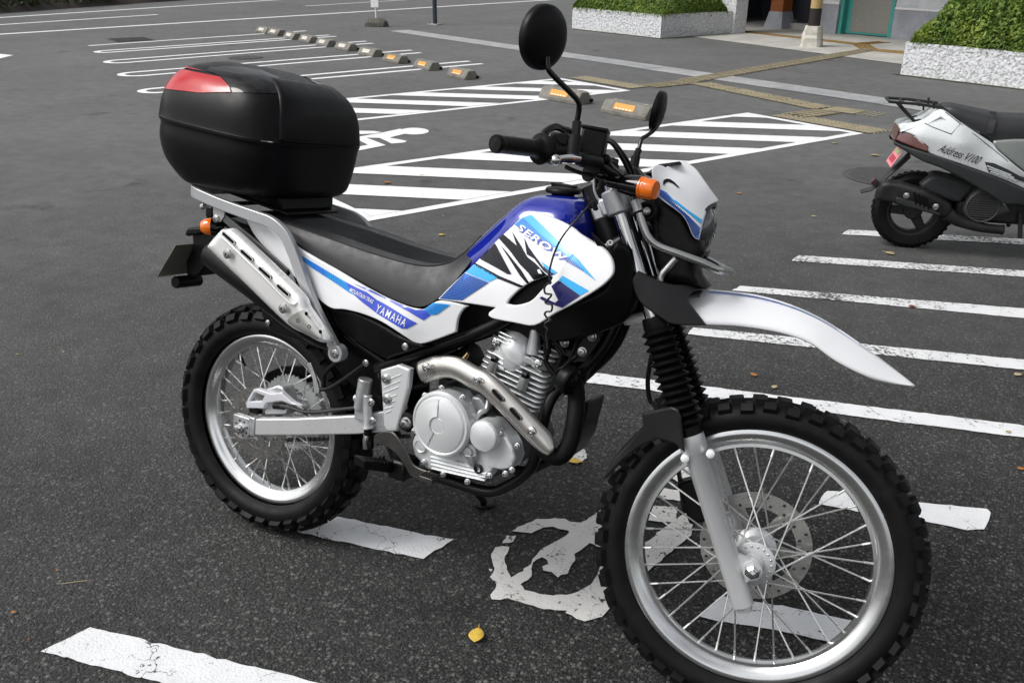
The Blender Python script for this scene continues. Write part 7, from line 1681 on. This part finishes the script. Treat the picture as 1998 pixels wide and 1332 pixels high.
# muffler, airbox, engine cover
mf, _, _ = spanel('muffler', 'sc_black', [(400, 800, -.125), (700, 880, -.165), (930, 960, -.14), (480, 920, -.13), (560, 790, -.14)], .025, .04, sco, 372,820,395,782,450,768,560,780,700,822,830,885,930,940,945,1000,905,1062,840,1032,660,985,480,932,352,905,355,870, mir=False)
spanel('muffler_guard', 'sc_dark', -.172, .006, .01, sco, 505,895,530,888,700,940,842,1008,845,1025,700,985,510,925, mir=False)
for x, y in ((580, 868), (805, 952)): MB().lathe([(.016, 0), (.016, .004), (.010, .006), (0, .007)], s1(x, y, -.172), (0, -1, 0), 18).build('guard_bolt', M['steel'], mf)
for k in range(4): MB().tube([s1(640+32*k, 845+14*k, -.168), s1(655+32*k, 935+14*k, -.168)], .006, 8).build('guard_slot', M['slot'], mf)
MB().tube(cr([s1(900, 1010, -.12), s1(980, 1060, -.12), s1(1150, 1110, -.12), s1(1320, 1130, -.11)], 5), [.036, .036, .035, .034, .033, .032, .031, .030, .029, .028, .027, .026, .025, .025, .025, .028][:16], 16).build('exhaust_pipe', M['sc_black'], sco)
spanel('air_cleaner', 'sc_dark', -.10, .02, .10, sco, 690,785,780,722,880,720,1090,782,1092,830,1000,925,900,908,700,830, mir=False)
en, _, _ = spanel('engine_cover', 'sc_eng', -.135, .03, .12, sco, 1030,960,1080,865,1150,812,1225,822,1330,920,1385,1002,1300,1030,1200,1062,1060,1062,1025,1010, mir=False)
gc = s1(1165, 955, -.137); MB().lathe([(.080, -.004), (.086, .002), (.080, .006), (.074, .003)], gc, (0, -1, 0), 36, caps=False).build('fan_grille', M['sc_eng'], en)
for k in range(-5, 6):
    w = math.sqrt(max(0, 1-(k/6)**2))*.074; MB().box(gc+np.array([0, -.002, k*.0125]), (2*w, .008, .005)).build('grille_bar', M['sc_eng'], en)
mb = MB(); mb.box(s1(1000, 800, -.02), (.35, .14, .12)); mb.box(s1(1350, 980, 0), (.55, .16, .12)); mb.build('engine_block', M['sc_black'], sco, bevel=.02)
mb = MB(); mb.tube([s1(800, 700, 0), s1(900, 880, 0)], .03, 12); mb.build('shock_absorber', M['sc_black'], sco)
MB().tube([s1(1455, 1000, -.10), s1(1450, 1195, -.12)], .012, 10).build('centre_stand', M['sc_black'], sco); MB().tube([s1(1455, 1000, -.10)*np.array([1, -1, 1]), s1(1450, 1195, -.12)*np.array([1, -1, 1])], .012, 10).build('centre_stand', M['sc_black'], sco)
# the front half, beyond the frame edge
fx = 1.22
MB().box((.78, 0, .27), (.46, .26, .06)).build('floorboard', M['sc_dark'], sco, bevel=.02)
mb = MB(); mb.loft([[(.98+.10*k/6+.05*(abs(y)/.17)**2*-1, y, .28+.62*k/6) for y in np.linspace(-.17+.02*k/6, .17-.02*k/6, 9)] for k in range(7)], closed=False, caps=False); o = mb.build('leg_shield', M['sc_silver'], sco); q = o.modifiers.new('wall', 'SOLIDIFY'); q.thickness = .03
MB().tube([(1.2, 0, .25), (1.04, 0, .95)], .03, 14).build('steering_column', M['sc_black'], sco); MB().tube([(.98, -.32, .98), (1.02, -.12, 1.0), (1.03, 0, 1.0), (1.02, .12, 1.0), (.98, .32, .98)], .014, 12).build('handlebar', M['sc_black'], sco)
mb = MB(); mb.loft([[(1.06+.06*math.cos(a)*k, .13*k*math.sin(a), .96+.09*j) for a in np.linspace(0, 2*math.pi, 17)[:-1]] for j, k in enumerate((.9, 1.0, .8))]); mb.build('headset', M['sc_silver'], sco)
fw_ = np.array([1.24, 0, RWs]); swheel(fw_, RWs)
mb = MB(); mb.loft([[(1.24+(.28)*math.sin(a), y, RWs+.27*math.cos(a)) for y in (-.07, -.05, 0, .05, .07)] for a in np.linspace(-1.2, 1.0, 14)], closed=False, caps=False); o = mb.build('front_mudguard', M['sc_silver'], sco); q = o.modifiers.new('wall', 'SOLIDIFY'); q.thickness = .006
for s in (-1, 1): MB().tube([(1.24, s*.07, RWs), (1.17, s*.06, .5), (1.14, 0, .55)], .018, 10).build('fork_leg', M['sc_black'], sco)
